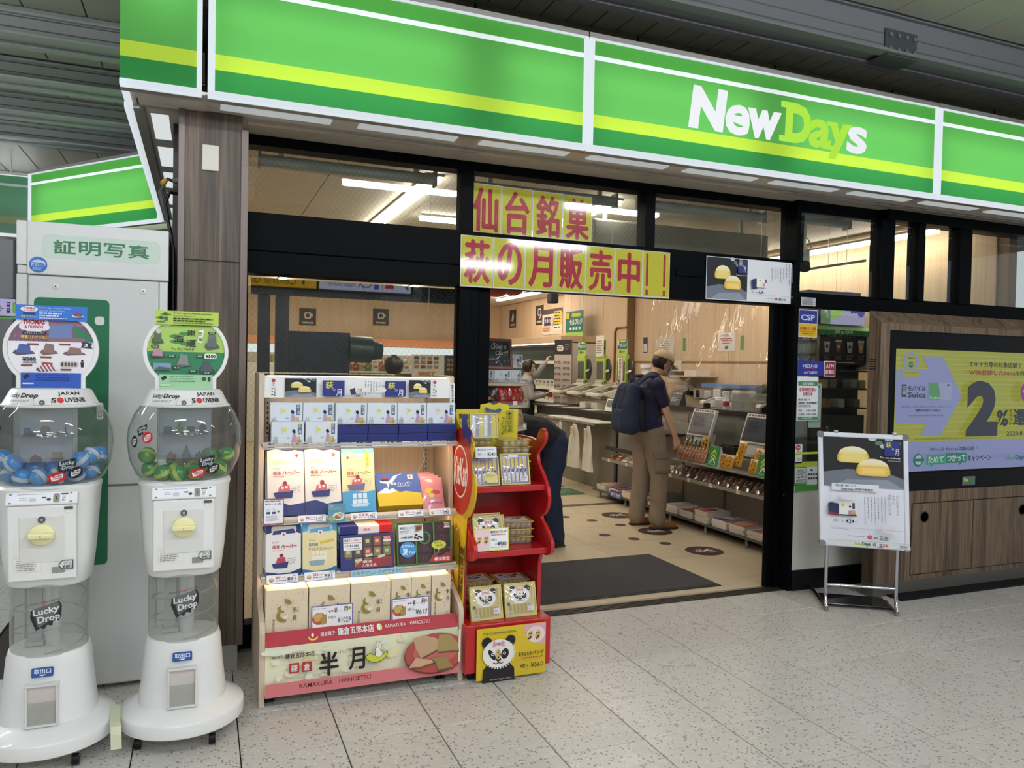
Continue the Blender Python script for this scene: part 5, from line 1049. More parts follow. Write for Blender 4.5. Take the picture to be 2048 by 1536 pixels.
def cookies(a, cx, cy_, s, col='d9b46a'):
    for dx, q in ((-.5, .3), (.5, .15)):
        pts = [(cx+dx*s+s*.34*math.cos(2*math.pi*i/16)*math.cos(q)+s*.62*math.sin(2*math.pi*i/16)*math.sin(q), cy_-s*.62*math.sin(2*math.pi*i/16)*math.cos(q)) for i in range(16)]
        a.poly(pts, col)
        for ex, ey, r_ in ((-.14, -.28, .10), (.12, -.26, .10), (.02, .2, .15), (-.2, .34, .10), (.0, -.08, .05)): a.disc(cx+(dx+ex)*s, cy_+ey*s, r_*s, r_*s, '3a2a22', 10)
ps = solo('panda_poster', MB().box((1.268, 3.533, .012), (1.640, 3.537, .270)).xf(Matrix.Translation((0, 0, 0))), M('d9bd2c', .45), 'yellow panda poster with price 560 on the base of the red stand', 'poster')
a = Art(372, 258); n = 14
a.poly([(372, 0)]+[(372-120*math.cos(R(90*i/n))-2, 4+106*math.sin(R(90*i/n))) for i in range(n+1)], 'd9a9b0'); a.disc(316, 56, 50, 42, 'e9d6d4', 24); cookies(a, 306, 60, 42)
a.text('TOKYO BANANA PANDA', 28, 20, 206, 30, '4a3f10', .01); panda(a, 112, 128, 82, True)
for k in range(34):
    q = 2*math.pi*k/34; a.poly([(112+80*math.cos(q-.07), 128+67*math.sin(q-.07)), (112+89*math.cos(q), 128+76*math.sin(q)), (112+80*math.cos(q+.07), 128+67*math.sin(q+.07))][::-1], 'f1efec')
a.text('東京ばな奈', 210, 128, 284, 150, '3a2f14', .02); a.text('パンダ', 286, 126, 350, 148, '3a2f14', .04); a.bars(226, 154, 346, 161, 1, 'b4564a', .8); a.text('4個入', 218, 184, 262, 206, '3a2f14', .02); a.text('税込', 246, 209, 262, 216, '3a2f14'); a.text('¥560', 274, 182, 344, 208, '3a2f14', .01); a.text('Banana Yogurt Cream', 60, 238, 170, 249, 'd4b3ae')
a.build('print', ps, (1.268, 3.5328, .012), (.372, 0, 0), (0, 0, .258))
# sweets packs: a tray with rows of cakes, lid film, printed front
CAKE = M('dfb96c', .5); CAKEW = M('ecdcae', .45); RIMY = M('d3b445', .4)
def tray(label, m4, n=4, col=CAKEW, print_=None, w_=.15, d=.12, h_=.032, grp='flat trays of banana cakes on the red stand'):
    t = thing('cake_tray', label, 'cake tray', mat=m4, group=grp)
    part('tray', MB().prism([(.006, .006, 0), (w_-.006, .006, 0), (w_, 0, h_), (0, 0, h_)], (0, d, 0)), glass('tray_plastic', 'f4ecca', haze=.25, ior=1.3), t)
    part('rim', MB().box((-.006, -.006, h_), (w_+.006, 0, h_+.003)).box((-.006, d, h_), (w_+.006, d+.006, h_+.003)).box((-.006, 0, h_), (0, d, h_+.003)).box((w_, 0, h_), (w_+.006, d, h_+.003)), RIMY, t)
    for k in range(n): part('cake', MB().ball(((k+.5)*w_/n, .03, h_*.52), (w_/n*.46, .026, h_*.46), 10, 7), col, t, smooth=True)
    lid = part('lid_film', MB().box((0, 0, h_+.001), (w_, d, h_+.002)), glass('lid_film', 'fbf6df', haze=.18, ior=1.4), t)
    if print_: print_.build('print', lid, (0, 0, h_+.002), (w_, 0, 0), (0, d, 0))
    return t
def pack(label, m4, art, w_=.15, h_=.165, back='d2c487', grp='upright sweets packs on the red stand', name='sweets_pack'):
    t = thing(name, label, 'sweets pack', mat=m4, group=grp)
    part('board', MB().box((0, .004, 0), (w_, .022, h_)), M(back, .4), t, bevel=.006)
    art.build('print', t, (0, .0038, 0), (w_, 0, 0), (0, 0, h_), eps=.0002)
    part('edge', MB().box((0, -.002, 0), (.006, .006, h_)).box((w_-.006, -.002, 0), (w_, .006, h_)).box((0, -.002, 0), (w_, .006, .006)).box((0, -.002, h_-.006), (w_, .006, h_)), M('cdbf6c', .35), t, bevel=.001)
    f = lambda u, v_: (.006+u*(w_-.012), -.010*(math.sin(math.pi*u)*math.sin(math.pi*v_))**.5+.002+.0016*math.sin(19*u+13*v_)*math.sin(math.pi*u)*math.sin(math.pi*v_), .006+v_*(h_-.012))
    part('film', MB().grid(f, 10, 10), FILM, t, smooth=True); return t
a = Art(150, 165); a.rect(0, 0, 150, 165, 'c6b878'); a.rect(6, 8, 144, 157, '8d7f9c')
for k in range(6):
    x = 12+k*21; a.rect(x, 14, x+17, 152, 'c4c1c4' if k % 2 else 'b5b2ba'); a.poly([(x+1, 40), (x+12, 26), (x+16, 60), (x+6, 82)], 'd9bd3a'); a.poly([(x+2, 84), (x+16, 78), (x+14, 96), (x+4, 98)], '4456a0'); a.rect(x+3, 104, x+14, 140, 'd9d7d4')
a.rect(100, 120, 138, 148, 'e2dfe8'); a.bars(104, 124, 134, 144, 3, '77737f', .4); a.rect(18, 138, 46, 154, 'e9e7e4'); [a.rect(20+k*4, 140, 22+k*4, 152, '26262a') for k in range(6)]; a.rect(40, 6, 92, 22, 'd3dae6')
bp = pack('clear yellow-edged pack of banana sweets, right one on the top shelf of the red stand', TR(1.42, 3.625, .965, 0, R(-14)), a, .158, .16)
a2 = Art(150, 165); a2.q = list(a.q); a2.disc(100, 118, 38, 34, 'd8cf7e', 22); a2.text('東京ばな奈', 74, 104, 126, 114, '6d6420')
pack('clear banana sweets pack with round yellow sticker, left on the top shelf', TR(1.262, 3.62, .965, 0, R(-14)), a2, .145, .15)
a3 = Art(150, 130); a3.rect(0, 0, 150, 130, 'c9c05a'); a3.rect(6, 6, 144, 124, 'b9bcc0')
for k in range(6): a3.poly([(10+k*22, 122), (14+k*22, 10), (30+k*22, 14), (26+k*22, 120)], ('dfe2e6', '9a9da4', 'd7c95a')[k % 3])
pack('silvery sweets pack with yellow edge standing highest on the red stand', TR(1.285, 3.74, 1.195, R(-2), R(-10)), a3, .15, .13)
for k in range(6): tray('tray of pale banana cakes, %s from the bottom of the left pile on top shelf' % ORD[k], TR(1.268, 3.76, .965+.0375*k), grp='flat trays of banana cakes on the red stand')
for k in range(6): tray('tray of pale banana cakes, %s from the bottom of the right pile on top shelf' % ORD[k], TR(1.452, 3.70, .965+.0375*k), grp='flat trays of banana cakes on the red stand')
a = Art(120, 66); a.rect(0, 0, 120, 66, 'e6e8ee'); a.text('東京ばな奈', 10, 8, 60, 22, '3a4a6a', .02); a.bars(64, 12, 110, 18, 1, '6a6c74', .6); a.text('8個入', 12, 34, 38, 48, '26262a'); a.text('税込', 46, 40, 58, 47, '26262a'); a.text('¥540', 66, 30, 112, 52, '26262a', .01); a.rect(0, 62, 120, 66, '3a4a8a')
card('price card reading 540 clipped above the left pack on the red stand', .112, .058, 'e6e8ee', a, TR(1.270, 3.608, 1.105, 0, R(-8)), 'price cards on the red stand')
a = Art(180, 120); a.rect(0, 0, 180, 120, 'd9c844'); a.rect(5, 5, 175, 115, 'eef0f0'); a.rect(5, 5, 82, 115, 'e6c9cc'); cookies(a, 44, 62, 36); a.text('東京ばな奈', 84, 14, 126, 28, '3a2f14', .02); a.text('パンダ', 128, 13, 168, 28, '3a2f14', .03); a.bars(88, 34, 166, 40, 1, 'b4564a', .7); a.text('4個入', 86, 54, 118, 68, '26262a'); a.text('¥560', 118, 74, 166, 94, '26262a', .02); a.text('税込', 106, 82, 116, 88, '26262a'); a.bars(86, 100, 168, 105, 1, '8a8a90', .6)
card('price card reading 560 with two panda cakes on the middle shelf', .185, .112, 'd9c844', a, TR(1.250, 3.548, .652, 0, R(-6)), 'price cards on the red stand')
def panda_pack_art():
    a = Art(150, 165); a.rect(0, 0, 150, 165, 'cdb978'); a.rect(5, 5, 145, 160, 'd6c68e'); panda(a, 75, 62, 46)
    a.rect(20, 104, 130, 150, 'b9a868')
    for k in range(12): a.rect(22+k*9, 106, 27+k*9, 148, 'c7b87c' if k % 2 else 'ad9b58')
    a.rect(12, 138, 36, 154, 'e9e7e4'); [a.rect(14+k*3, 140, 15.5+k*3, 152, '26262a') for k in range(6)]; a.rect(106, 112, 132, 138, 'e2dfe8'); a.bars(109, 116, 129, 134, 3, '8a8694', .4); a.rect(10, 92, 22, 106, '2a5a8a'); a.vtext('東京ばな奈パンダ', 124, 16, 132, 96, '5a4a24'); return a
G = 'panda packs on the red stand'
p0 = pack('panda-faced sweets pack, left one on the base of the red stand', TR(1.262, 3.60, .288, R(1), R(-16)), panda_pack_art(), .172, .168, grp=G)
dup(p0, TR(1.448, 3.605, .288, R(-2), R(-16)), 'panda-faced sweets pack, right one on the base of the red stand')
dup(p0, TR(1.268, 3.60, .648, R(1), R(-14)), 'panda-faced sweets pack behind the 560 card on the middle shelf'); dup(p0, TR(1.262, 3.645, .650, R(1), R(-14)), 'panda-faced sweets pack behind another on the middle shelf')
pa = Art(150, 120); pa.rect(10, 10, 140, 110, 'e9e2d8'); panda(pa, 75, 60, 44)
for k in range(3): tray('tray of sliced panda cakes, %s from the bottom on the middle shelf' % ORD[k], TR(1.44, 3.68, .648+.040*k, R(-6)), 6, CAKE, pa if k == 2 else None, .17, .13, .034, 'panda cake trays on the red stand')
for k in range(4): tray('tray of panda cakes, %s from the bottom of the left pile on the base' % ORD[k], TR(1.262, 3.745, .289+.040*k, R(3)), 6, CAKE, pa if k == 3 else None, .17, .13, .034, 'panda cake trays on the red stand')
for k in range(4): tray('tray of panda cakes, %s from the bottom of the right pile on the base' % ORD[k], TR(1.462, 3.76, .289+.036*k, R(-4)), 6, CAKE, pa if k == 3 else None, .17, .13, .034, 'panda cake trays on the red stand')
# ================================================================ yellow sheets over the door
def sleeve(name, h):
    m, nt, b, _ = node_mat(name); b.inputs['Base Color'].default_value = (*lin(h), 1); b.inputs['Roughness'].default_value = .5; b.inputs['Coat Weight'].default_value = 1; b.inputs['Coat Roughness'].default_value = .06
    p = coords(nt, (1, 1, 1)); bump(nt, b, noise(nt, p, 30, 4, .65, 1.5), .75, .014); return m
SLY, SLR, SLW = sleeve('sleeved_yellow_paper', 'c4c032'), sleeve('sleeved_red_print', 'a8243c'), sleeve('plastic_sleeve', 'd5d8d2')
def big_sheet(ch, x0, x1, z0, z1, y, label):
    s_ = sheet('letter_sheet', label, 'paper sign', (x0, y, z0), (x1-x0, 0, 0), (0, 0, z1-z0), SLW, None, .0015, 'yellow one-character sheets over the door')
    a = Art(210, 300); a.rect(5, 4, 205, 292, SLY)
    if ch == '!!': a.rect(24, 18, 42, 226, SLR); a.rect(24, 250, 42, 286, SLR); a.rect(158, 18, 176, 226, SLR); a.rect(158, 250, 176, 286, SLR)
    else: a.text(ch, 22, 20, 190, 280, SLR, .032)
    a.build('character', s_, (x0, y-.0002, z0), (x1-x0, 0, 0), (0, 0, z1-z0), eps=.0003)
for i, ch in enumerate('仙台銘菓'): big_sheet(ch, 1.490+.208*i, 1.696+.208*i, 2.366, 2.678-.003*i, 4.432-.001*i, 'yellow sheet with red character %s, %s in the upper row over the door' % (ch, ORD[i]))
for i, ch in enumerate(list('萩の月販売中')+['!!']): big_sheet(ch, 1.412+.2085*i, 1.619+.2085*i, 2.040, 2.345, 4.352-.001*(i % 2), 'yellow sheet with red %s, %s in the lower row over the door' % ('exclamation marks' if ch == '!!' else 'character '+ch, ORD[i]))
def product_poster(a, W, H):
    a.rect(0, 0, W, H, 'e9ebee')
a = Art(730, 292); a.rect(0, 0, 730, 292, 'e6e8ec'); cakes(a, 4, 4, 344, 288); a.rect(254, 12, 326, 100, '28307c'); a.text('萩', 262, 20, 290, 52, 'cfd24a', .02); a.text('の', 288, 46, 300, 60, 'e9e9ee'); a.text('月', 300, 56, 320, 94, 'e9e9ee', .02); a.text('The one and only.', 236, 112, 340, 124, 'e4e4e8')
a.poly([(368, 140), (410, 130), (420, 200), (376, 206)], '2a2a58'); a.rect(412, 128, 500, 192, 'f2efe8'); a.disc(440, 146, 8, 8, 'd5cf4a'); a.rect(486, 132, 497, 160, '2e3c7c'); a.disc(474, 172, 10, 12, 'c99a9a'); a.text('2個入', 366, 220, 396, 234, '26262a'); a.text('税込', 404, 222, 422, 232, '26262a'); a.text('424', 430, 212, 470, 236, '1f2024', .01); a.text('円', 474, 224, 484, 234, '26262a')
for k in range(8): a.bars(536+k*22, 20+(k < 5)*26, 544+k*22, 150-(k % 3)*16+(k > 5)*20, 10, '7c7c84', .6, k)
a.rect(366, 248, 706, 250, 'b9bcc2'); a.disc(556, 270, 10, 10, 'c6303c'); a.text('菓匠三全', 574, 262, 640, 280, '26262a', .02); a.bars(470, 266, 536, 274, 1, '9a9aa2', .5)
ps = sheet('product_poster', 'poster of two round yellow cakes on the black beam over the door', 'poster', (3.168, 4.362, 2.056), (.729, 0, 0), (0, 0, .292), 'e6e8ec'); a.build('print', ps, (3.168, 4.3618, 2.056), (.729, 0, 0), (0, 0, .292))
# ================================================================ poster stand on the right
d_, n_ = V((.839, -.543, 0)), V((-.543, -.839, 0)); zz = V((0, 0, 1)); roll = R(2.6)
ru = d_*math.cos(roll)+zz*-math.sin(roll)*.35; uu = (zz*math.cos(roll)-d_*math.sin(roll)).normalized(); ru = (d_+zz*-.012).normalized()
o0 = V((3.806, 3.925, .430))+d_*.002-n_*.0
t = thing('poster_stand', 'silver framed poster stand on tube legs showing two yellow cakes, right of the door', 'poster stand', (4.01, 3.79, 0))
W_, H_ = .552, .752
P3 = lambda a, b, c=0: o0+ru*a+uu*b+n_*c
part('back_plate', MB().prism([P3(.01, .01), P3(W_-.01, .01), P3(W_-.01, H_-.01), P3(.01, H_-.01)], -n_*.014), M('c4c7cc', .4, .5), t, True)
part('board', MB().prism([P3(.02, .02, .006), P3(W_-.02, .02, .006), P3(W_-.02, H_-.02, .006), P3(.02, H_-.02, .006)], -n_*.006), PAPER, t, True)
fw_ = .030
for a0, b0, a1, b1 in ((0, 0, W_, fw_), (0, H_-fw_, W_, H_), (0, fw_, fw_, H_-fw_), (W_-fw_, fw_, W_, H_-fw_)):
    part('frame_bar', MB().prism([P3(a0, b0, .014), P3(a1, b0, .014), P3(a1, b1, .014), P3(a0, b1, .014)], -n_*.028), M('e4e7f0', .35), t, True, .006)
for a0 in (0, W_):
    for b0 in (0, H_): part('corner_cap', MB().tube([P3(a0+(.016 if a0 == 0 else -.016), b0+(.016 if b0 == 0 else -.016), .015), P3(a0+(.016 if a0 == 0 else -.016), b0+(.016 if b0 == 0 else -.016), -.015)], .021, 14), M('9a9ca0', .25, .8), t, True, smooth=True)
for a0 in (.10, .46): part('clip', MB().prism([P3(a0, H_-.004, .016), P3(a0+.026, H_-.004, .016), P3(a0+.026, H_+.014, .016), P3(a0, H_+.014, .016)], -n_*.03), M('b4b7ba', .3, .8), t, True, .003)
a = Art(500, 700); a.rect(0, 0, 500, 700, 'e4e6ee'); cakes(a, 0, 0, 500, 330); a.rect(378, 14, 474, 112, '28307c'); a.text('萩', 388, 22, 424, 58, 'cfd24a', .02); a.text('の', 424, 60, 436, 74, 'e9e9ee'); a.text('月', 442, 66, 466, 106, 'e9e9ee', .02); a.text('The one and only.', 350, 118, 476, 134, 'e9e9ee', .02); a.bars(400, 142, 476, 148, 1, 'b9b9c0', .6)
a.rect(50, 306, 340, 352, 'e4e6ee'); a.text('7月21日（火）より', 70, 310, 196, 327, '3a3a44', .025); a.text('New Days 町田で販売中', 110, 333, 304, 350, '3a3a44', .025)
a.poly([(26, 440), (46, 432), (92, 440), (88, 520), (28, 500)], '2a2a58'); a.poly([(26, 492), (88, 506), (88, 520), (28, 512)], '8a2c3c'); a.rect(92, 424, 202, 510, 'f2efe8'); a.rect(94, 508, 200, 516, '1f2340'); a.disc(116, 448, 10, 10, 'd5cf4a'); a.rect(174, 430, 190, 470, '2e3c7c'); a.disc(160, 456, 8, 7, '2a2228'); a.poly([(150, 480), (190, 476), (194, 508), (148, 508)], 'b98c9c'); a.disc(178, 490, 12, 10, 'c9b24a')
a.text('2個入', 54, 542, 88, 558, '3a3a44'); a.text('税込', 106, 546, 124, 557, '3a3a44'); a.text('424', 132, 538, 184, 564, '2a2a30', .01); a.text('円', 190, 548, 200, 558, '3a3a44')
for k, tx in enumerate(('ふんわりまろやか', '心なごむ', '美味しいひととき')): a.vtext(tx, 440-k*24, 360, 455-k*24, 360+len(tx)*17, '5a5a64')
for k in range(7): a.bars(368-k*22, 380, 374-k*22, 560-k % 3*20, 15, '77777f', .62, k)
a.disc(380, 580, 40, 30, 'dfd9e2'); a.disc(140, 380, 46, 24, 'dddde6')
a.rect(26, 585, 480, 587, 'a9abb4'); a.bars(28, 592, 140, 598, 1, '9a9aa4', .6); a.bars(130, 632, 240, 640, 1, 'a3a3ac', .6); a.disc(262, 636, 14, 14, 'c6303c'); a.disc(262, 636, 6, 6, 'e08088'); a.text('菓匠', 286, 632, 312, 646, '2a2a30', .02); a.text('三全', 320, 622, 374, 650, '1f2024', .03)
a.rect(0, 664, 500, 700, 'd9dbdc'); a.rect(0, 663, 500, 664.5, '9a9ca2'); a.text('New', 168, 670, 214, 692, 'b4cb36', .04, .15); a.text('Days', 214, 668, 264, 697, '1d6a3c', .05); 
for k, (ch, c_) in enumerate(zip('KIOSK', ('5a5a5c', '5a5a5c', '3a5a9c', 'd98a3a', 'c04a5a'))): a.text(ch, 280+k*19-(6 if k == 1 else 0), 672, 280+k*19+(15 if k != 1 else -2), 690, c_, .04)
a.rect(306, 692, 338, 696, '2a3a70'); a.bars(440, 676, 496, 696, 3, '55565c', .4, 2)
bd = P3(.026, .026, .0068); a.build('print', t, bd, ru*(W_-.052), uu*(H_-.052), world=True)
CHR = M('cfd2d8', .14, 1)
for a0, y_ in ((.05, 0), (.485, 0)):
    top = V((3.806, 3.925, 0))+d_*(a0)+n_*(-.018); f0 = top.copy()
    pts = [top+zz*1.0, top+zz*.16]
    for k in range(1, 7):
        q = k/6*math.pi/2; pts.append(top+zz*(.16-.14*math.sin(q))+n_*(.055*(1-math.cos(q))) if k < 6 else top+zz*.018+n_*.05)
    bk = top-n_*(.42 if a0 < .2 else .20)
    pts += [top+zz*.014-n_*.0, bk+zz*.014]
    part('leg', MB().tube(pts[:8]+[top+zz*.013-n_*.02, bk+zz*.013], .0115, 12), CHR, t, True, smooth=True)
    part('foot_cap', MB().cyl(bk+zz*.013, bk+zz*.013-n_*.03, .014, 12), DARK, t, True); part('foot_cap', MB().cyl(top+n_*.04+zz*.003, top+n_*.04+zz*.022, .015, 12), M('8d8f92', .3, .6), t, True)
part('cross_bar', MB().cyl(V((3.806, 3.925, .165))+d_*.05-n_*.018, V((3.806, 3.925, .165))+d_*.485-n_*.018, .010, 12), CHR, t, True, smooth=True)
q0 = V((3.806, 3.925, .022)); part('weight_plate', MB().prism([q0+d_*.06-n_*.06, q0+d_*.475-n_*.06, q0+d_*.475-n_*.30, q0+d_*.06-n_*.30], zz*.006), M('2c2d30', .08, .3), t, True, .002)
# ================================================================ screen kiosk
kx = 4.37
t = thing('screen_kiosk', 'walnut-striped cabinet with a large advertising screen at the right edge', 'display cabinet', (5.4, 4.05, 0))
part('plinth', MB().box((kx+.0, 3.995, 0), (6.5, 4.10, .095)), M('55524d', .4), t, True)
part('floor_strip', MB().box((4.50, 3.87, 0), (6.5, 3.995, .012)), BLACK, t, True)
prof = [(3.997, .092), (3.997, 1.925), (4.10, 2.015), (4.10, .092)]
part('side_panel', MB().prism([(kx, y, z) for y, z in prof], (.09, 0, 0)), KIOSKW, t, True, .002)
part('vent', MB().add([p for k in range(5) for p in ((kx-.0006, 4.03, 1.60+k*.017), (kx-.0006, 4.085, 1.60+k*.017), (kx-.0006, 4.085, 1.607+k*.017), (kx-.0006, 4.03, 1.607+k*.017))], [(4*k, 4*k+1, 4*k+2, 4*k+3) for k in range(5)]), BLACK, t, True)
part('top_panel', MB().prism([(kx+.09, y, z) for y, z in [(3.997, 1.877), (3.997, 1.925), (4.10, 2.015), (4.10, 1.877)]], (2.1, 0, 0)), KIOSKW, t, True, .002)
part('lower_panel', MB().box((kx+.09, 3.997, .092), (6.5, 4.10, .735)), KIOSKW, t, True)
bz = part('bezel', MB().box((kx+.09, 4.02, .735), (6.5, 4.09, 1.877)), M('06070a', .3, spec=.12), t, True)
part('lower_bezel', MB().box((kx+.09, 4.004, .735), (6.5, 4.03, .862)), M('0b0c10', .35, spec=.15), t, True, .003)
lg_ = part('badge', MB().box((5.225, 3.998, .755), (5.36, 4.004, .822)), M('6a6d6e', .4), t, True, .004)
a = Art(135, 67); a.text('New', 12, 10, 62, 40, 'c3dc3a', .04, .15); a.text('Days', 62, 12, 122, 46, '1c8a4c', .05); a.text('Vision', 14, 48, 120, 60, '1c7a44'); a.build('lettering', lg_, (5.225, 3.9978, .755), (.135, 0, 0), (0, 0, .067))
for x0, x1 in ((4.722, 5.338), (5.346, 5.965)):
    dr = part('door', MB().box((x0, 3.992, .135), (x1, 4.02, .643)), KIOSKW, t, True, .002)
    part('gap', MB().box((x0-.006, 3.9962, .129), (x1+.006, 3.9975, .649)), BLACK, dr, True)
    hx = x0+.118 if x0 < 5 else x1-.085
    part('finger_hole', MB().lathe([(.038, 0), (.041, .003), (.036, .004), (.034, .001)], 24).xf(TR(hx, 3.9915, .545, 0, R(90))), DARK, dr, True, smooth=True); part('hole_dark', MB().cyl((hx, 3.9915, .545), (hx, 3.9905, .545), .034, 24), M('060607', .6), dr, True)
    part('screw', MB().cyl((x0+.02 if x0 > 5 else x1-.02, 3.992, .61), (x0+.02 if x0 > 5 else x1-.02, 3.989, .61), .006, 8), STEEL, dr, True); part('screw', MB().cyl((x0+.02 if x0 > 5 else x1-.02, 3.992, .17), (x0+.02 if x0 > 5 else x1-.02, 3.989, .17), .006, 8), STEEL, dr, True)
a = Art(1560, 877, .2, emit=.55); Y_, L_c, K_ = 'b3b83c', '99a3d6', '23263a'
a.rect(0, 0, 1560, 877, Y_)
for k in range(18): a.rect(0, 30+k*35, 1560, 34+k*35, 'c4c878')
a.rect(0, 662, 1560, 877, L_c); a.rect(0, 143, 330, 528, L_c); a.poly([(251, 48), (256, 48), (311, 143), (311, 528), (257, 620), (453, 620), (660, 333), (456, 48)], L_c)
a.disc(135, 88, 80, 66, L_c, 28); a.rect(92, 44, 178, 140, 'b3b83c'); a.text('Suica', 102, 56, 168, 70, K_, .02); a.disc(135, 112, 24, 22, '1f7a66'); a.rect(116, 106, 154, 112, 'c7d6e0'); a.rrect(51, 154, 217, 198, 20, 'b3b83c'); a.text('このマークのお店で', 66, 162, 204, 178, '5a5c2a')
a.rrect(52, 252, 98, 342, 8, K_); a.rect(58, 264, 92, 326, L_c); a.poly([(64, 270), (92, 266), (92, 300), (64, 304)], '3fa06a'); a.text('モバイル', 108, 260, 286, 296, K_, .03); a.text('Suica', 110, 306, 286, 346, K_, .02)
a.poly([(316, 236), (404, 236), (440, 360), (316, 360)], '58a86a'); a.poly([(404, 236), (542, 236), (542, 360), (440, 360)], 'a9b3d8'); a.text('Suica', 322, 334, 438, 356, 'b9dcc4', .02); a.disc(506, 254, 12, 8, '4a5a6a')
a.text('事前登録したSuicaのお支払いで2%ポイント還元のところ、', 48, 402, 540, 420, '4a4c62'); a.text('期間中は2%ポイント還元!!', 190, 428, 430, 448, '33364a', .02); a.bars(126, 470, 470, 486, 1, '7a80a6', .6)
a.text('エキナカ等の対象店舗で', 704, 76, 1275, 116, '2a2a30', .03); a.text('WEB登録したSuica', 704, 136, 1206, 176, '9c2f2a', .035); a.text('を利用', 1210, 136, 1350, 176, '2a2a30', .03)
a.text('2', 686, 218, 1024, 631, K_, .06); a.text('%', 1009, 436, 1140, 560, K_, .05); a.vtext('ポイント', 1146, 428, 1176, 556, K_, .02); a.text('還元', 1182, 428, 1480, 556, K_, .05); a.text('2020.8.31まで', 1114, 592, 1500, 632, K_, .02)
a.disc(1330, 300, 78, 80, 'a02f9c', 28); a.text('キャンペーン', 1276, 280, 1384, 306, 'e9d6ea', .02); a.bars(150, 638, 1000, 650, 1, '8a8f3c', .7)
a.text('＼チケットレス・キャッシュレスな毎日を応援！／', 275, 700, 777, 730, '2e3252', .03)
a.poly([(238, 788), (200, 752), (180, 740), (150, 746), (126, 775), (126, 802), (150, 832), (182, 838), (204, 822)], '1f7a74'); a.disc(178, 788, 34, 34, 'b9d8d8', 20); a.rect(140, 778, 216, 798, '1f7a74'); a.rect(253, 752, 440, 824, '3fa07a'); a.poly([(290, 824), (320, 824), (306, 846)], '3fa07a'); a.rect(444, 744, 658, 818, '1f8a72'); a.poly([(580, 818), (610, 818), (584, 840)], '1f8a72')
a.text('ためて', 268, 764, 426, 812, 'd6e6ee', .04); a.text('つかって', 458, 756, 646, 806, 'd6e6ee', .04); a.text('キャンペーン', 666, 764, 912, 812, '2e3252', .04); a.text('New', 1064, 776, 1176, 816, '5a9c8a', .04, .15); a.text('Days', 1176, 772, 1290, 822, '2f6a8c', .05); a.text('KIOSK', 1330, 776, 1480, 816, '4a5a7a', .04)
a.build('screen_picture', bz, (4.545, 4.0195, .874), (1.56, 0, 0), (0, 0, .877))
# ================================================================ stickers on the right-hand glass
def stick(name, label, x0, z0, x1, z1, base, a, cat='sticker', y=4.327, grp='stickers and notices on the right-hand glass'):
    s_ = sheet(name, label, cat, (x0, y, z0), (x1-x0, 0, 0), (0, 0, z1-z0), base, None, .001, grp)
    a.build('print', s_, (x0, y-.0002, z0), (x1-x0, 0, 0), (0, 0, z1-z0), eps=.0002)
a = Art(130, 60); a.rect(0, 0, 130, 60, 'c9ccd0'); a.bars(6, 6, 124, 56, 7, '5a5c62', .5); stick('small_notice', 'small grey printed notice on the black bar above the blue security sticker', 3.95, 2.045, 4.08, 2.105, 'c9ccd0', a, 'notice', 4.3135)
a = Art(196, 200); a.rect(0, 0, 196, 200, 'e4e6ea'); a.rect(4, 6, 192, 100, '2a3588'); a.text('CSP', 24, 36, 168, 78, 'c9cee6', .03); a.rect(4, 104, 192, 196, 'dbb41f'); a.text('非常通報システム設置', 12, 124, 184, 148, 'b4372a', .03); a.bars(16, 156, 180, 164, 1, '6a5a1c'); a.bars(40, 172, 160, 184, 1, '4a4420')
stick('security_sticker', 'blue and yellow security sticker at the top of the right-hand glass', 3.945, 1.822, 4.115, 2.020, 'e4e6ea', a)
a = Art(250, 110); a.rect(0, 0, 250, 110, '2a3590'); a.text('MIZUHO', 50, 24, 190, 50, 'e9ebf2', .01); a.line([(54, 58), (120, 54), (180, 60)], 3, 'b4372a'); a.text('みずほ銀行', 62, 74, 190, 96, 'd6d9ea', .02)
stick('bank_sticker', 'dark blue bank sticker halfway up the right-hand glass', 3.945, 1.545, 4.185, 1.652, '2a3590', a)
a = Art(112, 112); a.rect(0, 0, 112, 112, 'e9e6e4'); a.rect(6, 6, 106, 106, '8e2432'); a.text('ATM', 18, 20, 94, 52, 'eee6e4', .01); a.text('設置店', 14, 62, 98, 94, 'eee6e4', .02)
stick('atm_sticker', 'dark red ATM sticker beside the blue bank sticker', 4.190, 1.543, 4.297, 1.655, 'e9e6e4', a)
a = Art(200, 310); a.rect(0, 0, 200, 310, 'e6e9ea'); a.rect(8, 34, 196, 66, '4a8a64'); a.text('お客さま各位', 50, 40, 154, 60, 'e4ece8', .03); a.text('営業時間変更の', 20, 78, 180, 106, 'b9344a', .03); a.text('お知らせ', 56, 110, 146, 136, 'b9344a', .03); a.text('6月12日（金）より、', 10, 154, 128, 170, '33353a', .02); a.text('当面の間、下記の営業時間と', 10, 176, 194, 194, '33353a', .02); a.text('させていただきます。', 10, 198, 130, 216, '33353a', .02); a.text('平日　：5:30～23:30', 10, 230, 180, 248, '33353a', .02); a.text('土日祝：6:30～23:30', 10, 254, 180, 272, '33353a', .02); a.rect(8, 282, 196, 304, '4a8a64'); a.text('NewDays町田', 50, 286, 140, 300, 'dfe9e4')
stick('hours_notice', 'white opening-hours notice with green bands on the right-hand glass', 3.948, 1.222, 4.140, 1.540, 'e6e9ea', a, 'notice')
a = Art(60, 400); a.rect(0, 0, 60, 400, 'c3cfcb'); a.rect(20, 20, 50, 40, '6d8a9c'); a.rect(0, 330, 60, 360, '9cb8ae'); stick('back_notice', 'pale green sheet edge showing behind the opening-hours notice', 4.07, 1.17, 4.185, 1.49, 'b4c4be', a, 'notice', 4.339)
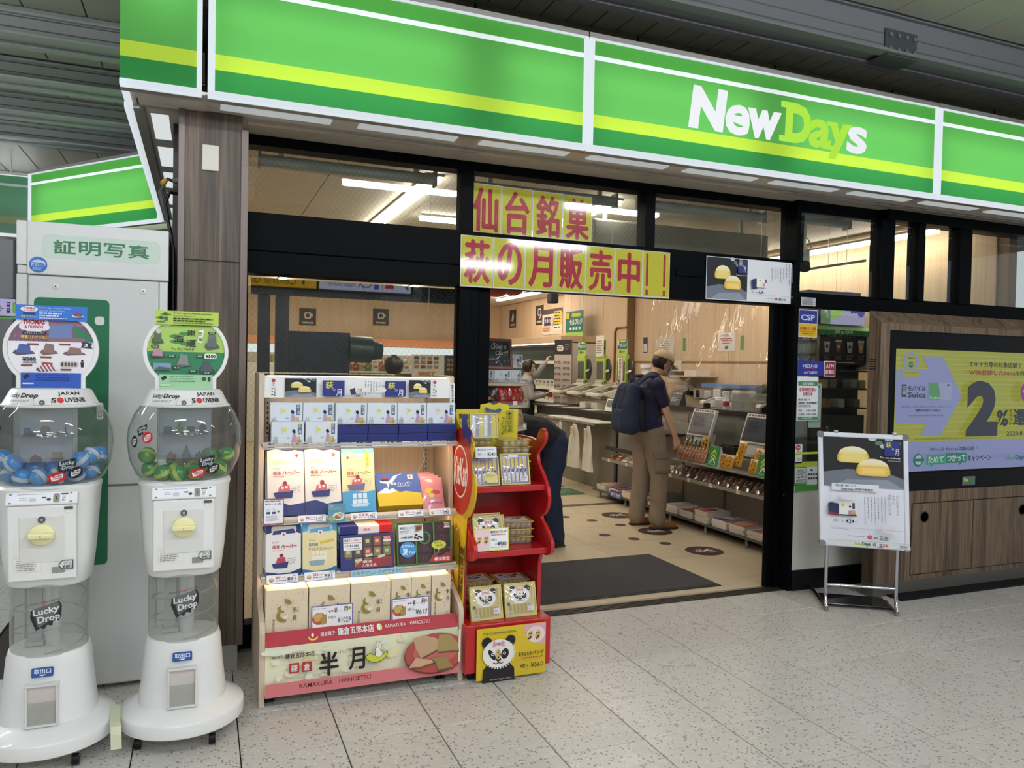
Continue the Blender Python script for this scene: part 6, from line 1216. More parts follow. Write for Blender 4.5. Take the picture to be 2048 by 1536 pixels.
a = Art(60, 140); a.rect(0, 0, 60, 140, 'e9eaea'); a.disc(24, 24, 24, 20, 'b9303c'); a.text('Wi-Fi', 8, 18, 42, 30, 'eee6e6', .02); a.bars(12, 52, 50, 84, 3, '6a6c72', .4); a.rect(12, 100, 48, 120, 'c3c6ca'); stick('wifi_sticker', 'small white sticker with a red disc low on the right-hand glass', 3.948, .915, 4.010, 1.052, 'e9eaea', a)
a = Art(230, 220); a.rect(0, 0, 230, 40, 'b5c43c'); a.rect(0, 40, 230, 180, 'dfe6e4'); a.rect(0, 40, 116, 180, '1f5a4a'); a.rect(6, 46, 112, 174, 'd9e2df'); a.text('免税店', 24, 54, 92, 72, '2f3a36', .02); a.bars(12, 80, 106, 100, 2, '3a4a44', .5); a.text('NHK', 20, 108, 54, 124, 'a03440', .03); a.bars(58, 108, 100, 124, 1, 'a03440', .6); a.bars(14, 134, 104, 166, 3, '55605c', .4); a.rect(122, 50, 222, 174, 'e6ebe9'); a.rect(150, 56, 176, 70, '2a4a9c'); [a.rect(130+k*24, 90, 148+k*24, 102, '33383a') for k in range(4)]; [a.rect(130+k*24, 120, 148+k*24, 134, '33383a') for k in range(4)]; a.rect(0, 180, 230, 220, '3f9a3c')
stick('payment_sticker', 'green-banded payment sticker low on the right-hand glass behind the poster stand', 3.946, .715, 4.155, .925, 'dfe6e4', a)
# ================================================================ door mat, floor stickers
m_ = thing('door_mat', 'dark grey carpet mat with black rubber edge inside the door', 'mat', (2.6, 5.06, 0))
part('rubber_border', MB().box((1.72, 4.575, 0), (3.527, 5.555, .006)), M('161617', .6), m_, True, .002)
part('carpet', MB().box((1.745, 4.60, .004), (3.502, 5.530, .011)), CARPET, m_, True, .002)
BR = '4a332f'
for i, (x, y) in enumerate(((4.122, 5.518), (4.145, 6.335), (4.192, 7.153))):
    o = solo('queue_sticker', MB().lathe([(.165, 0), (.164, .0012)], 40), M(BR, .45), 'large round brown floor sticker with white mark, %s from the door' % ORD[i], 'floor sticker', 'large brown floor stickers', mat4=TR(x-.06, y, .0008))
    a = Art(300, 300); W_c = 'd9d2c4'; a.line([(60, 150), (240, 150)], 18, W_c); a.line([(150, 150), (236, 96)], 20, W_c); a.line([(150, 150), (236, 204)], 20, W_c); a.line([(128, 96), (128, 204)], 17, W_c); a.line([(92, 108), (92, 192)], 17, W_c)
    a.build('mark', o, (-.15, -.15, .0012), (.3, 0, 0), (0, .3, 0))
for i, (x, y) in enumerate(((3.889, 5.865), (3.711, 6.106), (3.529, 6.336), (3.91, 6.697), (3.738, 6.981), (3.549, 7.226), (3.704, 7.871))):
    solo('dot_sticker', MB().lathe([(.055, 0), (.0545, .0012)], 24), M(BR, .45), 'small round brown floor dot, %s of the seven counted from the door' % ORD[i], 'floor sticker', 'small brown floor dots', mat4=TR(x, y, .0008))
for i, y in enumerate((8.45, 9.05)):
    o = solo('guide_sticker', MB().box((0, 0, 0), (.95, .5, .0012)), M('3c6a48', .5), 'green printed floor sticker before the self-registers, %s one' % ('nearer', 'farther')[i], 'floor sticker', 'green floor stickers', mat4=TR(3.5, y, .0008))
    a = Art(190, 100); a.rect(60, 20, 120, 80, 'b9c8b0'); a.text('セルフレジ', 66, 40, 114, 60, '3c6a48', .03); a.bars(8, 20, 54, 80, 4, '9cb49c', .4); a.bars(128, 20, 182, 80, 4, '9cb49c', .4); a.build('print', o, (0, 0, .0012), (.95, 0, 0), (0, .5, 0))
# ================================================================ shop counter with shelves (facing the queue)
GR = M('8a8780', .5); GRD = M('55534f', .55)
t = thing('counter_shelving', 'grey shelving along the front of the till counter, full of snacks and magazines', 'shelving', (4.62, 6.5, 0))
part('back_panel', MB().box((4.80, 4.60, .06), (4.84, 8.32, .65)).box((4.80, 6.78, .65), (4.84, 8.32, 1.0)), GR, t, True)
part('base_shelf', MB().box((4.45, 4.60, .085), (4.80, 8.32, .105)), GRD, t, True, .002)
part('kick', MB().box((4.66, 4.62, .0), (4.70, 8.3, .085)), BLACK, t, True)
part('shelf', MB().box((4.46, 4.60, .478), (4.80, 8.10, .490)).box((4.452, 4.60, .470), (4.46, 8.10, .505)), GR, t, True, .001)
part('display_ledge', MB().box((4.455, 5.0, .650), (4.80, 6.66, .664)), GR, t, True, .002)
part('black_ledge', MB().box((4.50, 6.9, .86), (4.80, 8.1, .885)).box((4.50, 6.9, .60), (4.52, 8.1, .64)), DARK, t, True)
for y in (4.85, 5.6, 6.2, 6.9, 7.6):
    u_ = part('upright', MB().box((4.790, y, .10), (4.800, y+.03, .64)), M('77746e', .45, .3), t, True)
    part('slots', MB().add([p for k in range(18) for p in ((4.7895, y+.010, .13+k*.027), (4.7895, y+.020, .13+k*.027), (4.7895, y+.020, .145+k*.027), (4.7895, y+.010, .145+k*.027))], [(4*k, 4*k+3, 4*k+2, 4*k+1) for k in range(18)]), BLACK, u_, kind='stuff')
for y in (4.9, 5.5, 6.1, 6.7, 7.6, 8.2): part('foot', MB().cyl((4.50, y, 0), (4.50, y, .085), .014, 10).cyl((4.50, y, 0), (4.50, y, .01), .024, 10), GR, t, True)
for i, y in enumerate((5.02, 5.55, 5.95, 6.30, 6.62, 7.1, 7.5, 7.9)): part('shelf_tag', MB().box((4.449, y, .468), (4.451, y+.05, .505)), M('d8d2b0', .5), t, True)
ct = thing('till_counter', 'dark-edged till counter behind the grey shelving', 'counter', (5.2, 6.6, 0))
part('worktop', MB().box((4.98, 5.75, 1.13), (5.55, 7.95, 1.165)), M('6f6d69', .25), ct, True, .003)
part('edge', MB().box((4.965, 5.75, 1.125), (4.985, 7.95, 1.168)), M('2a2a2b', .3), ct, True)
part('body', MB().box((5.02, 5.75, 0), (5.5, 7.95, 1.13)), M('9a968e', .5), ct, True)
part('glass_front', MB().box((4.90, 5.0, .665), (4.904, 7.0, 1.12)), CLEAR, ct, True)
for y in (5.0, 6.0, 7.0): part('glass_post', MB().box((4.896, y-.004, .665), (4.908, y+.004, 1.12)), M('b7b9ba', .3, .7), ct, True)
# customer displays
def tablet(label, m4):
    t = thing('customer_display', label, 'display', mat=m4, group='customer displays on the counter front')
    part('casing', MB().box((-.19, .0, 0), (.19, .035, .285)), M('d5d4cf', .4), t, bevel=.006)
    part('screen', MB().box((-.17, -.002, .015), (.17, .002, .245)), M('4b4c4c', .15), t)
    a = Art(340, 230, .2, emit=.16); a.rect(0, 0, 340, 230, '77777a'); a.bars(40, 40, 250, 170, 7, '3c3d3f', .35, 5); a.build('picture', t, (-.165, -.0022, .04), (.33, 0, 0), (0, 0, .2))
    a = Art(360, 34); a.rect(0, 0, 360, 34, 'e3e1dc')
    for k, c_ in enumerate(('3a4a5c', 'b43a40', '7c7c80', 'b43a40', '55565a', '3a3a3e', 'a0a0a4', '4a4a50')): a.rrect(20+k*40, 8, 50+k*40, 26, 6, c_)
    a.build('sticker_row', t, (-.18, -.0006, .250), (.36, 0, 0), (0, 0, .032))
    st = part('stand', MB().box((-.10, .03, -.10), (.12, .14, .06)), M('c3c2bd', .45), t, bevel=.006); part('stand_base', MB().box((-.13, .0, -.13), (.15, .16, -.095)), M('b3b2ad', .45), st, bevel=.004)
    return t
def face(x, y, z, tilt=0, turn=0): return TR(x, y, z, R(-90+turn), R(tilt))
tb = tablet('tilted customer display nearer the shopper in the navy shirt', face(4.70, 6.55, .90, -18, 0))
dup(tb, face(4.70, 5.70, .905, -18, 0), 'tilted customer display at the right end of the counter, by the door frame')
solo('display_riser', MB().box((4.62, 5.15, .665), (4.80, 5.98, .76)), M('a9a59c', .5), 'plain grey box under the right-hand customer display', 'box', bevel=.004)
solo('display_riser', MB().box((4.62, 6.3, .665), (4.80, 6.72, .765)), M('b0aca4', .5), 'plain grey box under the customer display nearer the shopper', 'box', bevel=.004)
# chevron queue boards
def chevron(label, m4):
    o = solo('arrow_board', MB().prism([(0, 0, 0), (0, .09, 0), (0, .05, .19), (0, .04, .19)], (.16, 0, 0)), WHITE, label, 'sign', 'green arrow boards on the ledge', mat4=m4)
    a = Art(160, 200); a.rect(0, 0, 160, 200, '2c8a4a')
    for k, c_ in enumerate(('d9d83a', 'd9d83a', 'eef0ea')): a.poly([(40, 70+k*42), (80, 26+k*42), (120, 70+k*42), (120, 92+k*42), (80, 50+k*42), (40, 92+k*42)], c_)
    a.bars(20, 176, 140, 186, 1, '9cc9a4', .7); a.build('print', o, (0, -.001, .002), (.16, 0, 0), (0, .040, .186)); return o
cv = chevron('green board with yellow chevrons standing mid-ledge before the counter', face(4.462, 6.06, .665)); dup(cv, face(4.462, 5.36, .665), 'green board with yellow chevrons at the right end of the ledge')
# packs on the ledge
cols = ['8c5a3c', 'a8744c', '6f4a34', 'b58a5c']
def small_bag(label, m4, col, w_=.09, h_=.13, grp='snacks on the counter shelves', lab='e3ddd2', name='snack_bag'):
    f = lambda u, v_: ((u-.5)*w_, -.020*(max(0, math.sin(math.pi*u)*math.sin(math.pi*min(max(v_, .05), .95))))**.6, v_*h_)
    o = solo(name, MB().grid(f, 6, 6).grid(lambda u, v_: (f(1-u, v_)[0], -f(1-u, v_)[1], v_*h_), 6, 6), M(col, .2, coat=.6), label, 'snack', grp, smooth=True, mat4=m4)
    a = Art(100, 130); a.rrect(16, 20, 84, 66, 10, lab); a.bars(24, 30, 76, 56, 3, '5a3a34', .5, 3); a.disc(40, 92, 18, 14, 'b98a58', 12); a.disc(64, 96, 16, 12, '7c4a30', 12)
    a.build('print', o, (0,)*3, (1, 0, 0), (0, 0, 1), fmap=lambda x, y, e: V(f(.06+x*.88, .06+y*.88))+V((0, -e-.0008, 0)), eps=.0002); return o
sb = None
for i in range(9):
    m4 = face(4.50, 6.60-.052*i, .668, -24); lb = 'clear sausage snack pack in the front tray, %s from the left' % ORD[i]
    sb = small_bag(lb, m4, 'b0774e', .05, .15, 'snack packs in the front ledge tray', 'd9cfc0') if sb is None else dup(sb, m4, lb)
sb = None
for i in range(6):
    m4 = face(4.60, 6.62-.07*i, .70, -10); lb = 'dark green snack pack behind the front tray, %s from the left' % ORD[i]
    sb = small_bag(lb, m4, '59604a', .065, .17, 'snack packs behind the front tray', 'cfc39a') if sb is None else dup(sb, m4, lb)
sb = None
for i, (y, z, dx) in enumerate(((5.88, .668, 0), (5.79, .668, .0), (5.70, .70, .03), (5.68, .80, .05), (5.46, .668, .0), (5.45, .76, .05))):
    m4 = face(4.50+dx, y, z, -16); lb = 'yellow leopard-print snack bag on the right ledge, %s from the left' % ORD[i]
    if sb is None:
        sb = solo('yellow_bag', MB().grid(lambda u, v_: ((u-.5)*.11, -.022*(max(0, math.sin(math.pi*u)*math.sin(math.pi*v_)))**.6, v_*.13), 6, 6).grid(lambda u, v_: ((.5-u)*.11, .022*(max(0, math.sin(math.pi*u)*math.sin(math.pi*v_)))**.6, v_*.13), 6, 6), M('d9a428', .25, coat=.5), lb, 'snack', 'yellow snack bags on the ledge', smooth=True, mat4=m4)
        a = Art(110, 130); q = random.Random(2); [a.disc(q.uniform(12, 98), q.uniform(12, 118), q.uniform(3, 6), q.uniform(4, 7), '5a3a1e', 8) for _ in range(26)]
        a.build('print', sb, (0,)*3, (1, 0, 0), (0, 0, 1), fmap=lambda x, y, e: ((x-.5)*.10, -.022*(max(0, math.sin(math.pi*x)*math.sin(math.pi*y)))**.6-e-.001, y*.13))
    else: dup(sb, m4, lb)
pg = solo('price_flag', MB().box((0, 0, 0), (.11, .004, .12)), M('d9a92c', .5), 'yellow price flag with the number 2 under the left customer display', 'card', mat4=face(4.60, 6.34, .80, -8))
a = Art(110, 120); a.text('2', 50, 24, 92, 96, '26221a', .05); a.text('個', 12, 60, 40, 90, '26221a', .02); a.rect(10, 14, 40, 40, 'e9e4d4'); a.build('print', pg, (0, -.0002, 0), (.11, 0, 0), (0, 0, .12))
solo('cash_box', MB().box((4.72, 5.98, .765), (4.88, 6.22, .84)).box((4.73, 6.0, .84), (4.87, 6.2, .86)), DARK, 'black-topped white card reader box between the two customer displays', 'till device', bevel=.004)
# middle shelf
sb = None; mid = []
yy = 8.02
k = 0
for i in range(22):
    y = 8.0-.142*i; c_ = ('7c3c34', 'b06a4a', 'e0d8c8', 'c9b8a0', '8a4a6a', 'd7cfc4')[i % 6]
    if i < 9: small_bag('small wrapped sweet on the middle shelf, %s from far end' % ORD[i], face(4.52, y, .492, -58), c_, .12, .12, 'wrapped sweets at the far end of the middle shelf', ('d2b64a', 'e9e4da', 'b43a50', '3a5a8a')[i % 4])
    else: small_bag('clear bag of brown bread on the middle shelf, %s from the near end' % ORD[21-i], face(4.515, y, .492, -48), ('6b5a50', '75594a', '5d4a44')[i % 3], .13, .14, 'bread bags at the near end of the middle shelf', 'ded8d0')
# magazines
MC = ('c94a5a', '3a5aa0', 'd9a05a', 'c46a8a', '5a8ab0', 'd9c7b8', 'b03a44', 'e0b0a8', '7a6aa0', 'd0604a', 'c9c0b0', 'a8545c')
piles = [(8.14, 7, .0), (7.86, 6, .01), (7.52, 8, -.01), (7.24, 5, .0), (6.98, 5, .0), (6.66, 8, .0), (6.40, 7, .01), (6.12, 12, -.01), (5.86, 8, .0), (5.62, 8, .01), (5.36, 7, .0), (5.10, 7, .0), (4.84, 7, 0)]
for i, (y, n, dx) in enumerate(piles):
    me = MB().box((-.13, -.105, 0), (.13, .105, .0092)).mesh('magazine', M(('d6d0c4', 'cfc8ba', 'ddd6cc')[i % 3], .5))
    for j in range(n):
        o = link('magazine', me); tag(o, 'magazine, %s pile from the far end of the bottom shelf, %s' % (ORD[i], 'topmost' if j == n-1 else ORD[j]+' up'), 'magazine', 'magazines on the bottom shelf of the counter')
        o.matrix_basis = TR(4.60+dx+rr.uniform(-.006, .006), y+rr.uniform(-.006, .006), .1055+.0094*j, R(rr.uniform(-3, 3)))
    a = Art(210, 260); q = random.Random(i); a.rect(0, 0, 210, 260, MC[i % 12]); a.rect(10, 8, 200, 44, MC[(i+3) % 12]); a.bars(16, 14, 194, 38, 1, 'f0ece4', .8, i); a.disc(q.uniform(70, 130), 130, 50, 64, ('d9b8a4', '5a4038', 'e0c8b4')[i % 3], 14); a.disc(105, 200, 80, 46, MC[(i+5) % 12], 14); a.bars(12, 60, 60, 220, 6, 'f0ece4', .5, i+2); a.bars(150, 80, 200, 240, 7, 'f0ece4', .4, i+9)
    a.build('cover', o, (-.13, .105, .0092), (0, -.21, 0), (.26, 0, 0), eps=.0002)
for y, lb in ((4.98, 'near'), (7.62, 'far')):
    o = solo('date_sign', MB().box((0, 0, 0), (.26, .003, .075)), M('27408c', .45), 'blue sign reading on sale today, at the %s end of the bottom shelf' % lb, 'sign', mat4=face(4.446, y+.26, .07, -6))
    a = Art(260, 75); a.text('本日発売', 14, 12, 246, 64, 'dfe5f0', .035); a.build('lettering', o, (0, -.0002, 0), (.26, 0, 0), (0, 0, .075))
solo('cardboard_case', MB().box((4.56, 6.86, .106), (4.76, 7.02, .24)), M('6a655c', .6), 'grey-brown case at the back of the bottom shelf behind the shopper', 'box', bevel=.003)
gb = solo('gift_card_box', MB().box((0, 0, 0), (.30, .10, .16)), M('d8d3c8', .5), 'white printed box standing on the black ledge at the far end of the shelving', 'box', mat4=face(4.56, 7.75, .886, -8), bevel=.002)
a = Art(300, 160); a.bars(14, 16, 150, 60, 3, 'a8847a', .5, 3); a.disc(210, 60, 40, 40, '3a3a40', 18); a.disc(210, 60, 26, 26, 'd8d3c8', 18); a.bars(20, 90, 280, 140, 3, 'b08a5a', .5, 4); a.build('print', gb, (0, -.0003, 0), (.3, 0, 0), (0, 0, .16))
# counter-top things
a = Art(150, 160); a.text('レジ休止中', 24, 16, 130, 40, 'd8d8d4', .03); a.bars(24, 56, 130, 130, 4, 'b9b9b6', .35, 4)
o = solo('closed_sign', MB().prism([(0, 0, 0), (0, .10, 0), (0, .075, .16), (0, .065, .16)], (.22, 0, 0)), M('2c2d2f', .45), 'slanted black sign with white writing on the counter behind the shopper', 'sign', mat4=face(5.0, 7.55, 1.166)); a.build('print', o, (0, -.0005, 0), (.22, 0, 0), (0, .0645, .16))
for i, (y, l) in enumerate(((6.93, 'left'), (6.02, 'right'))):
    o = thing('card_terminal', 'small white card terminal on a stand at the %s of the counter top' % l, 'card terminal', mat=face(5.05, y, 1.166, 0, -20), group='white card terminals'); part('stand', MB().box((-.03, .0, 0), (.03, .06, .05)), DARK, o, bevel=.003)
    part('body', MB().prism([(-.065, -.03, .045), (-.065, .10, .10), (-.065, .10, .125), (-.065, -.03, .07)], (.13, 0, 0)), M('e4e3de', .35), o, bevel=.004); part('display', MB().prism([(-.05, .0, .0835), (-.05, .09, .1215), (-.05, .09, .1225), (-.05, .0, .0845)], (.10, 0, 0)), DARK, o)
t = thing('sanitizer_bottle', 'pump bottle with red label on the counter top', 'bottle', (5.10, 6.62, 1.166)); part('body', MB().lathe([(.032, 0), (.034, .01), (.034, .10), (.014, .125), (.012, .135)], 18), M('d9dfe0', .2), t, smooth=True); part('label', MB().lathe([(.0345, .03), (.0345, .085)], 18, caps=False), M('b0383c', .5), t, smooth=True); part('pump', MB().cyl((0, 0, .135), (0, 0, .175), .006, 8).box((-.04, -.008, .17), (.008, .008, .18)), WHITE, t)
t = thing('storage_box', 'clear plastic box of packets on the counter top near the cashier', 'box', (5.2, 6.3, 1.166)); part('wall', MB().box((5.08, 5.98, 1.167), (5.084, 6.50, 1.33)).box((5.36, 5.98, 1.167), (5.364, 6.50, 1.33)).box((5.08, 5.98, 1.167), (5.364, 5.984, 1.33)).box((5.08, 6.496, 1.167), (5.364, 6.50, 1.33)), ACRYL2, t, True); part('lid', MB().box((5.075, 5.975, 1.33), (5.37, 6.505, 1.342)), ACRYL2, t, True, .003)
for i in range(6): solo('packet', MB().box((5.14, 6.03+i*.075, 1.168), (5.30, 6.07+i*.075, 1.27-.01*(i % 3))), M(('d9c79a', 'e4ddc8', 'cfc9c0')[i % 3], .5), 'pale packet inside the clear counter box, %s from the right' % ORD[i], 'packet', 'packets in the clear box', bevel=.004)
solo('tissue_stack', MB().box((5.2, 6.9, 1.166), (5.34, 7.05, 1.26)).box((5.22, 6.92, 1.26), (5.32, 7.03, 1.275)), M('e3e1da', .6), 'white block of paper tissues on the counter top', 'tissues', bevel=.006)
# ---------------------------------------------------------------- wall behind the counter
def note(label, y0, z0, w_, h_, base, art, x=6.33, grp='papers on the wall behind the counter', cat='notice', name='wall_notice'):
    s_ = sheet(name, label, cat, (x, y0, z0), (0, -w_, 0), (0, 0, h_), base, None, .001, grp)
    if art: art.build('print', s_, (x-.0002, y0, z0), (0, -w_, 0), (0, 0, h_), eps=.0003)
    return s_
P_ = lambda seed, head=None: (lambda a: (a.text(head, 30, 16, 170, 40, '3a3a3c', .03) if head else None, a.bars(24, 50, 176, 180, 6, '6a6a6c', .35, seed), a)[-1])(Art(200, 200))
note('pair of white papers on the wall panel left of the shopper\'s cap', 9.87, 1.79, .44, .26, 'd3cdc0', P_(2))
a = Art(200, 220); a.bars(40, 24, 160, 50, 2, '55565a', .4, 2); a.bars(30, 66, 170, 110, 2, 'b0485a', .5, 3); a.bars(50, 120, 150, 140, 1, '55565a', .4, 4); a.poly([(90, 160), (124, 158), (116, 196), (84, 190)], '5a6a8c'); note('white notice with red lines and blue mark on the upper wall panel', 8.42, 1.825, .36, .24, 'e4e0d8', a)
note('white paper with dark print fixed behind the shopper\'s mask', 9.60, 1.39, .36, .31, 'dcd8ce', P_(5))
note('framed white sheet low on the wall behind the closed till sign', 9.39, 1.15, .28, .2, 'dcd8ce', P_(7))
for y in (9.22, 7.96): note('narrow green strip on the wall panel, %s one' % ('left' if y > 9 else 'right'), y, 1.84, .06, .18, '4f9a58', None, name='wall_strip')
note('tall dark blue sticker at the left edge of the wall panel', 10.28, 1.82, .12, .24, '2c3a68', Art(60, 120).rect(6, 50, 54, 112, 'd8d4cc'), name='wall_strip')
t = thing('switch_box', 'white switch box with black inset on the wall behind the counter', 'switch', (6.30, 8.79, 1.19)); part('plate', MB().box((6.29, 8.69, 1.185), (6.33, 8.885, 1.315)), WHITE, t, True, .006); part('inset', MB().box((6.284, 8.74, 1.20), (6.292, 8.82, 1.30)), DARK, t, True, .003); part('cable', MB().tube([(6.30, 9.0, 1.25), (6.29, 9.02, 1.35), (6.3, 8.98, 1.46)], .01, 8), BLACK, t, True); part('plug', MB().box((6.27, 8.94, 1.22), (6.33, 9.05, 1.28)), BLACK, t, True, .005)
ws = thing('wall_shelf', 'thin wooden shelf on the wall behind the counter', 'shelf', (6.2, 8.8, 1.48)); part('board', MB().box((5.98, 8.40, 1.475), (6.33, 9.30, 1.495)), OAK, ws, True, .002); part('bracket', MB().prism([(6.33, 8.9, 1.475), (6.33, 8.9, 1.33), (6.05, 8.9, 1.475)], (0, .02, 0)), DARK, ws, True)
solo('router', MB().box((6.02, 8.85, 1.496), (6.25, 9.2, 1.55)), DARK, 'flat black device on the wall shelf', 'device', bevel=.006); solo('carton_box', MB().box((6.02, 8.45, 1.496), (6.24, 8.72, 1.57)), M('d9d6ce', .5), 'white box on the right of the wall shelf', 'box', bevel=.003)
solo('wall_screen', MB().box((6.22, 6.15, 2.0), (6.32, 6.72, 2.42)), M('2a3fd0', .2, 0, .8), 'glowing blue wall screen beside the door frame behind the counter', 'screen', bevel=.004)
sk = thing('drawer_rack', 'blue and white rack of plastic bags behind the counter', 'rack', (6.1, 7.9, 1.2)); part('frame', MB().box((6.0, 7.5, 1.17), (6.32, 8.3, 1.19)).box((6.0, 7.5, .2), (6.32, 8.3, 1.17)), M('b9bcc0', .5), sk, True); part('tray', MB().box((5.98, 7.52, 1.36), (6.3, 8.28, 1.40)), M('4f7fc0', .4), sk, True)
for i in range(4): solo('bag_bundle', MB().box((6.0, 7.54+i*.185, 1.192), (6.26, 7.70+i*.185, 1.34-.02*(i % 2))), M(('cfd3d4', 'b4bcc0')[i % 2], .3), 'bundle of clear bags behind the counter, %s from the right' % ORD[i], 'bags', 'bag bundles behind the counter', bevel=.02)
# vinyl curtain over the counter
vt = thing('vinyl_curtain', 'clear vinyl splash curtain hanging over the till counter, with shiny creases', 'curtain', (4.95, 6.3, 2.48))
def cur(u, v_):
    y = 7.85-2.08*u; z = 2.46-1.12*v_
    return (4.95+.022*math.sin(y*17+1.5*math.sin(y*5))*(.35+v_*.4)+.016*math.sin(z*9+y*6)+.010*math.sin(y*41+z*8)*(1-v_), y, z+.03*math.sin(y*9)*v_)
part('sheet', MB().grid(cur, 120, 34), glass('vinyl_film', 'ffffff', haze=.045, ior=1.62), vt, True, smooth=True)
part('rod', MB().cyl((4.95, 4.7, 2.48), (4.95, 7.9, 2.48), .011, 10), STEEL, vt, True, smooth=True)
for y in (5.1, 5.9, 6.7, 7.5): part('hanging_wire', MB().cyl((4.95, y, 2.48), (4.95, y, 2.95), .003, 6), STEEL, vt, True)
# ---------------------------------------------------------------- self-checkouts
rc_ = thing('register_counter', 'grey counter with black top carrying three self-checkouts', 'counter', (5.15, 9.6, 0))
part('front_panel', MB().box((4.80, 8.42, 0), (4.83, 9.2, .86)), M('77746a', .55), rc_, True, .003); part('front_panel', MB().box((4.80, 9.205, 0), (4.83, 10.95, .86)), M('77746a', .55), rc_, True, .003)
part('worktop', MB().box((4.76, 8.40, .985), (5.75, 10.95, 1.01)), M('1d1d1e', .3), rc_, True, .003); part('carcass', MB().box((4.83, 8.42, 0), (5.7, 10.9, .985)), M('232324', .5), rc_, True)
part('bag_shelf', MB().box((4.48, 8.36, .868), (4.84, 9.85, .876)), CLEAR, rc_, True); part('shelf_edge', MB().box((4.475, 8.36, .862), (4.485, 9.85, .880)), M('9a9c98', .3, .6), rc_, True); part('hook_rail', MB().cyl((4.52, 8.36, .85), (4.52, 9.85, .85), .008, 8), M('35363a', .4), rc_, True)
def checkout(label, m4):
    t = thing('self_checkout', label, 'self-checkout', mat=m4, group='self-checkouts')
    BE = M('cbc6b4', .45)
    part('body', MB().box((-.16, .05, 0), (.16, .40, .22)), BE, t, bevel=.01)
    part('scanner_desk', MB().prism([(-.19, -.20, .20), (-.19, .30, .34), (-.19, .42, .20), (-.19, .10, .10)], (.38, 0, 0)), BE, t, bevel=.008)
    part('scanner_glass', MB().prism([(-.13, -.16, .2135), (-.13, .12, .292), (-.13, .12, .294), (-.13, -.16, .2155)], (.26, 0, 0)), M('3a3428', .2), t)
    part('tray_lip', MB().box((-.18, -.24, .17), (.18, -.17, .21)), M('dedace', .4), t, bevel=.006)
    mo = part('monitor', MB().box((-.13, .20, .36), (.13, .25, .74)), M('a9c454', .45), t, bevel=.006)
    part('screen', MB().box((-.10, .197, .385), (.10, .201, .65)), M('4a4b4c', .15), mo)
    part('neck', MB().box((-.05, .24, .28), (.05, .29, .5)), GR, t)
    hd_ = part('sign_head', MB().box((-.13, .215, .745), (.13, .222, .95)), M('a9c454', .5), t)
    a = Art(130, 100); a.rect(0, 0, 130, 64, '1f6f60'); a.rrect(36, 6, 110, 18, 5, 'd9c83a'); a.rect(2, 4, 22, 40, 'd5e4de'); a.text('セルフレジ', 30, 24, 124, 50, 'eef2ee', .05); a.text('設置コーナー', 30, 72, 104, 90, '33502a', .03); a.build('print', hd_, (-.13, .2148, .745), (.26, 0, 0), (0, 0, .205))
    a = Art(130, 50); a.rect(0, 0, 130, 50, 'e4e0d8'); [a.disc(18+k*22, 25, 7, 12, '3a3a3c', 10) for k in range(4)]; a.rect(106, 4, 128, 46, '3c5a5a'); lb = part('label_plate', MB().box((-.13, .195, .315), (.13, .199, .36)), PAPER, t); a.build('print', lb, (-.13, .1948, .315), (.26, 0, 0), (0, 0, .045))
    part('mirror', MB().lathe([(.09, 0), (.095, .01), (.09, .02)], 20, sy=1.7).xf(TR(.17, .25, .53, 0, R(90))), M('2f2e2b', .25), t); part('arm', MB().cyl((.08, .24, .48), (.24, .20, .52), .018, 8), WHITE, t, smooth=True)
    part('tag', MB().box((.02, -.02, .12), (.07, -.015, .19)), M('d9c24a', .5), t)
    return t
c1 = checkout('self-checkout nearest the shopper, with a clear green header', face(5.12, 9.20, 1.02)); dup(c1, face(5.12, 9.80, 1.02), 'middle self-checkout with a white paper above its screen'); dup(c1, face(5.12, 10.40, 1.02), 'farthest self-checkout beside the eyewear rack')
note('white printed paper hanging above the middle self-checkout', 9.90, 1.74, .24, .30, 'e4ded0', P_(11), 5.30, 'papers at the self-checkouts')
o = sheet('camera_notice', 'narrow upright white notice beside the nearest self-checkout', 'notice', (5.20, 9.08, 1.31), (0, -.14, 0), (0, 0, .42), 'e6e2dc', None, .003); a = Art(50, 150); a.rect(0, 0, 50, 150, '7a3a44'); a.rect(4, 4, 46, 146, 'e6e2dc'); a.vtext('防犯カメラ作動中', 14, 8, 36, 142, '26262a', .03); a.build('print', o, (5.1998, 9.08, 1.31), (0, -.14, 0), (0, 0, .42))
t = thing('white_pipe', 'white capped pipe standing at the end of the self-checkouts', 'pipe', (5.5, 8.85, 1.01)); part('pipe', MB().cyl((5.5, 8.85, 1.01), (5.5, 8.85, 1.60), .055, 16), WHITE, t, True, smooth=True); part('collar', MB().cyl((5.5, 8.85, 1.58), (5.5, 8.85, 1.63), .075, 16).cyl((5.5, 8.85, 1.38), (5.5, 8.85, 1.43), .07, 16), WHITE, t, True, smooth=True)
solo('conduit', MB().tube([(6.17, 10.88, 1.35), (6.17, 10.88, 2.16), (6.17, 10.82, 2.22), (6.17, 10.60, 2.22), (6.17, 10.52, 2.22)], .018, 8), M('7a5636', .4), 'brown conduit bending across the wood wall behind the white pipe', 'conduit', smooth=True)
t = thing('pay_terminal', 'white payment terminal with tilted screen on the near end of the self-checkout counter', 'card terminal', mat=face(4.80, 8.62, 1.02, -18)); part('casing', MB().box((-.09, 0, 0), (.09, .04, .17)), WHITE, t, bevel=.008); part('screen', MB().box((-.06, -.002, .06), (.06, .002, .15)), M('5a636a', .2), t)
for i, (y, h_) in enumerate(((9.62, .085), (9.28, .085))):
    o = solo('coin_changer', MB().box((4.95, y-.1, 1.01), (5.12, y+.08, 1.01+h_)), M('d5d0c2', .45), 'small white coin box on the black counter, %s' % ('far one', 'near one')[i], 'till device', 'white coin boxes', .01)
sbag = None
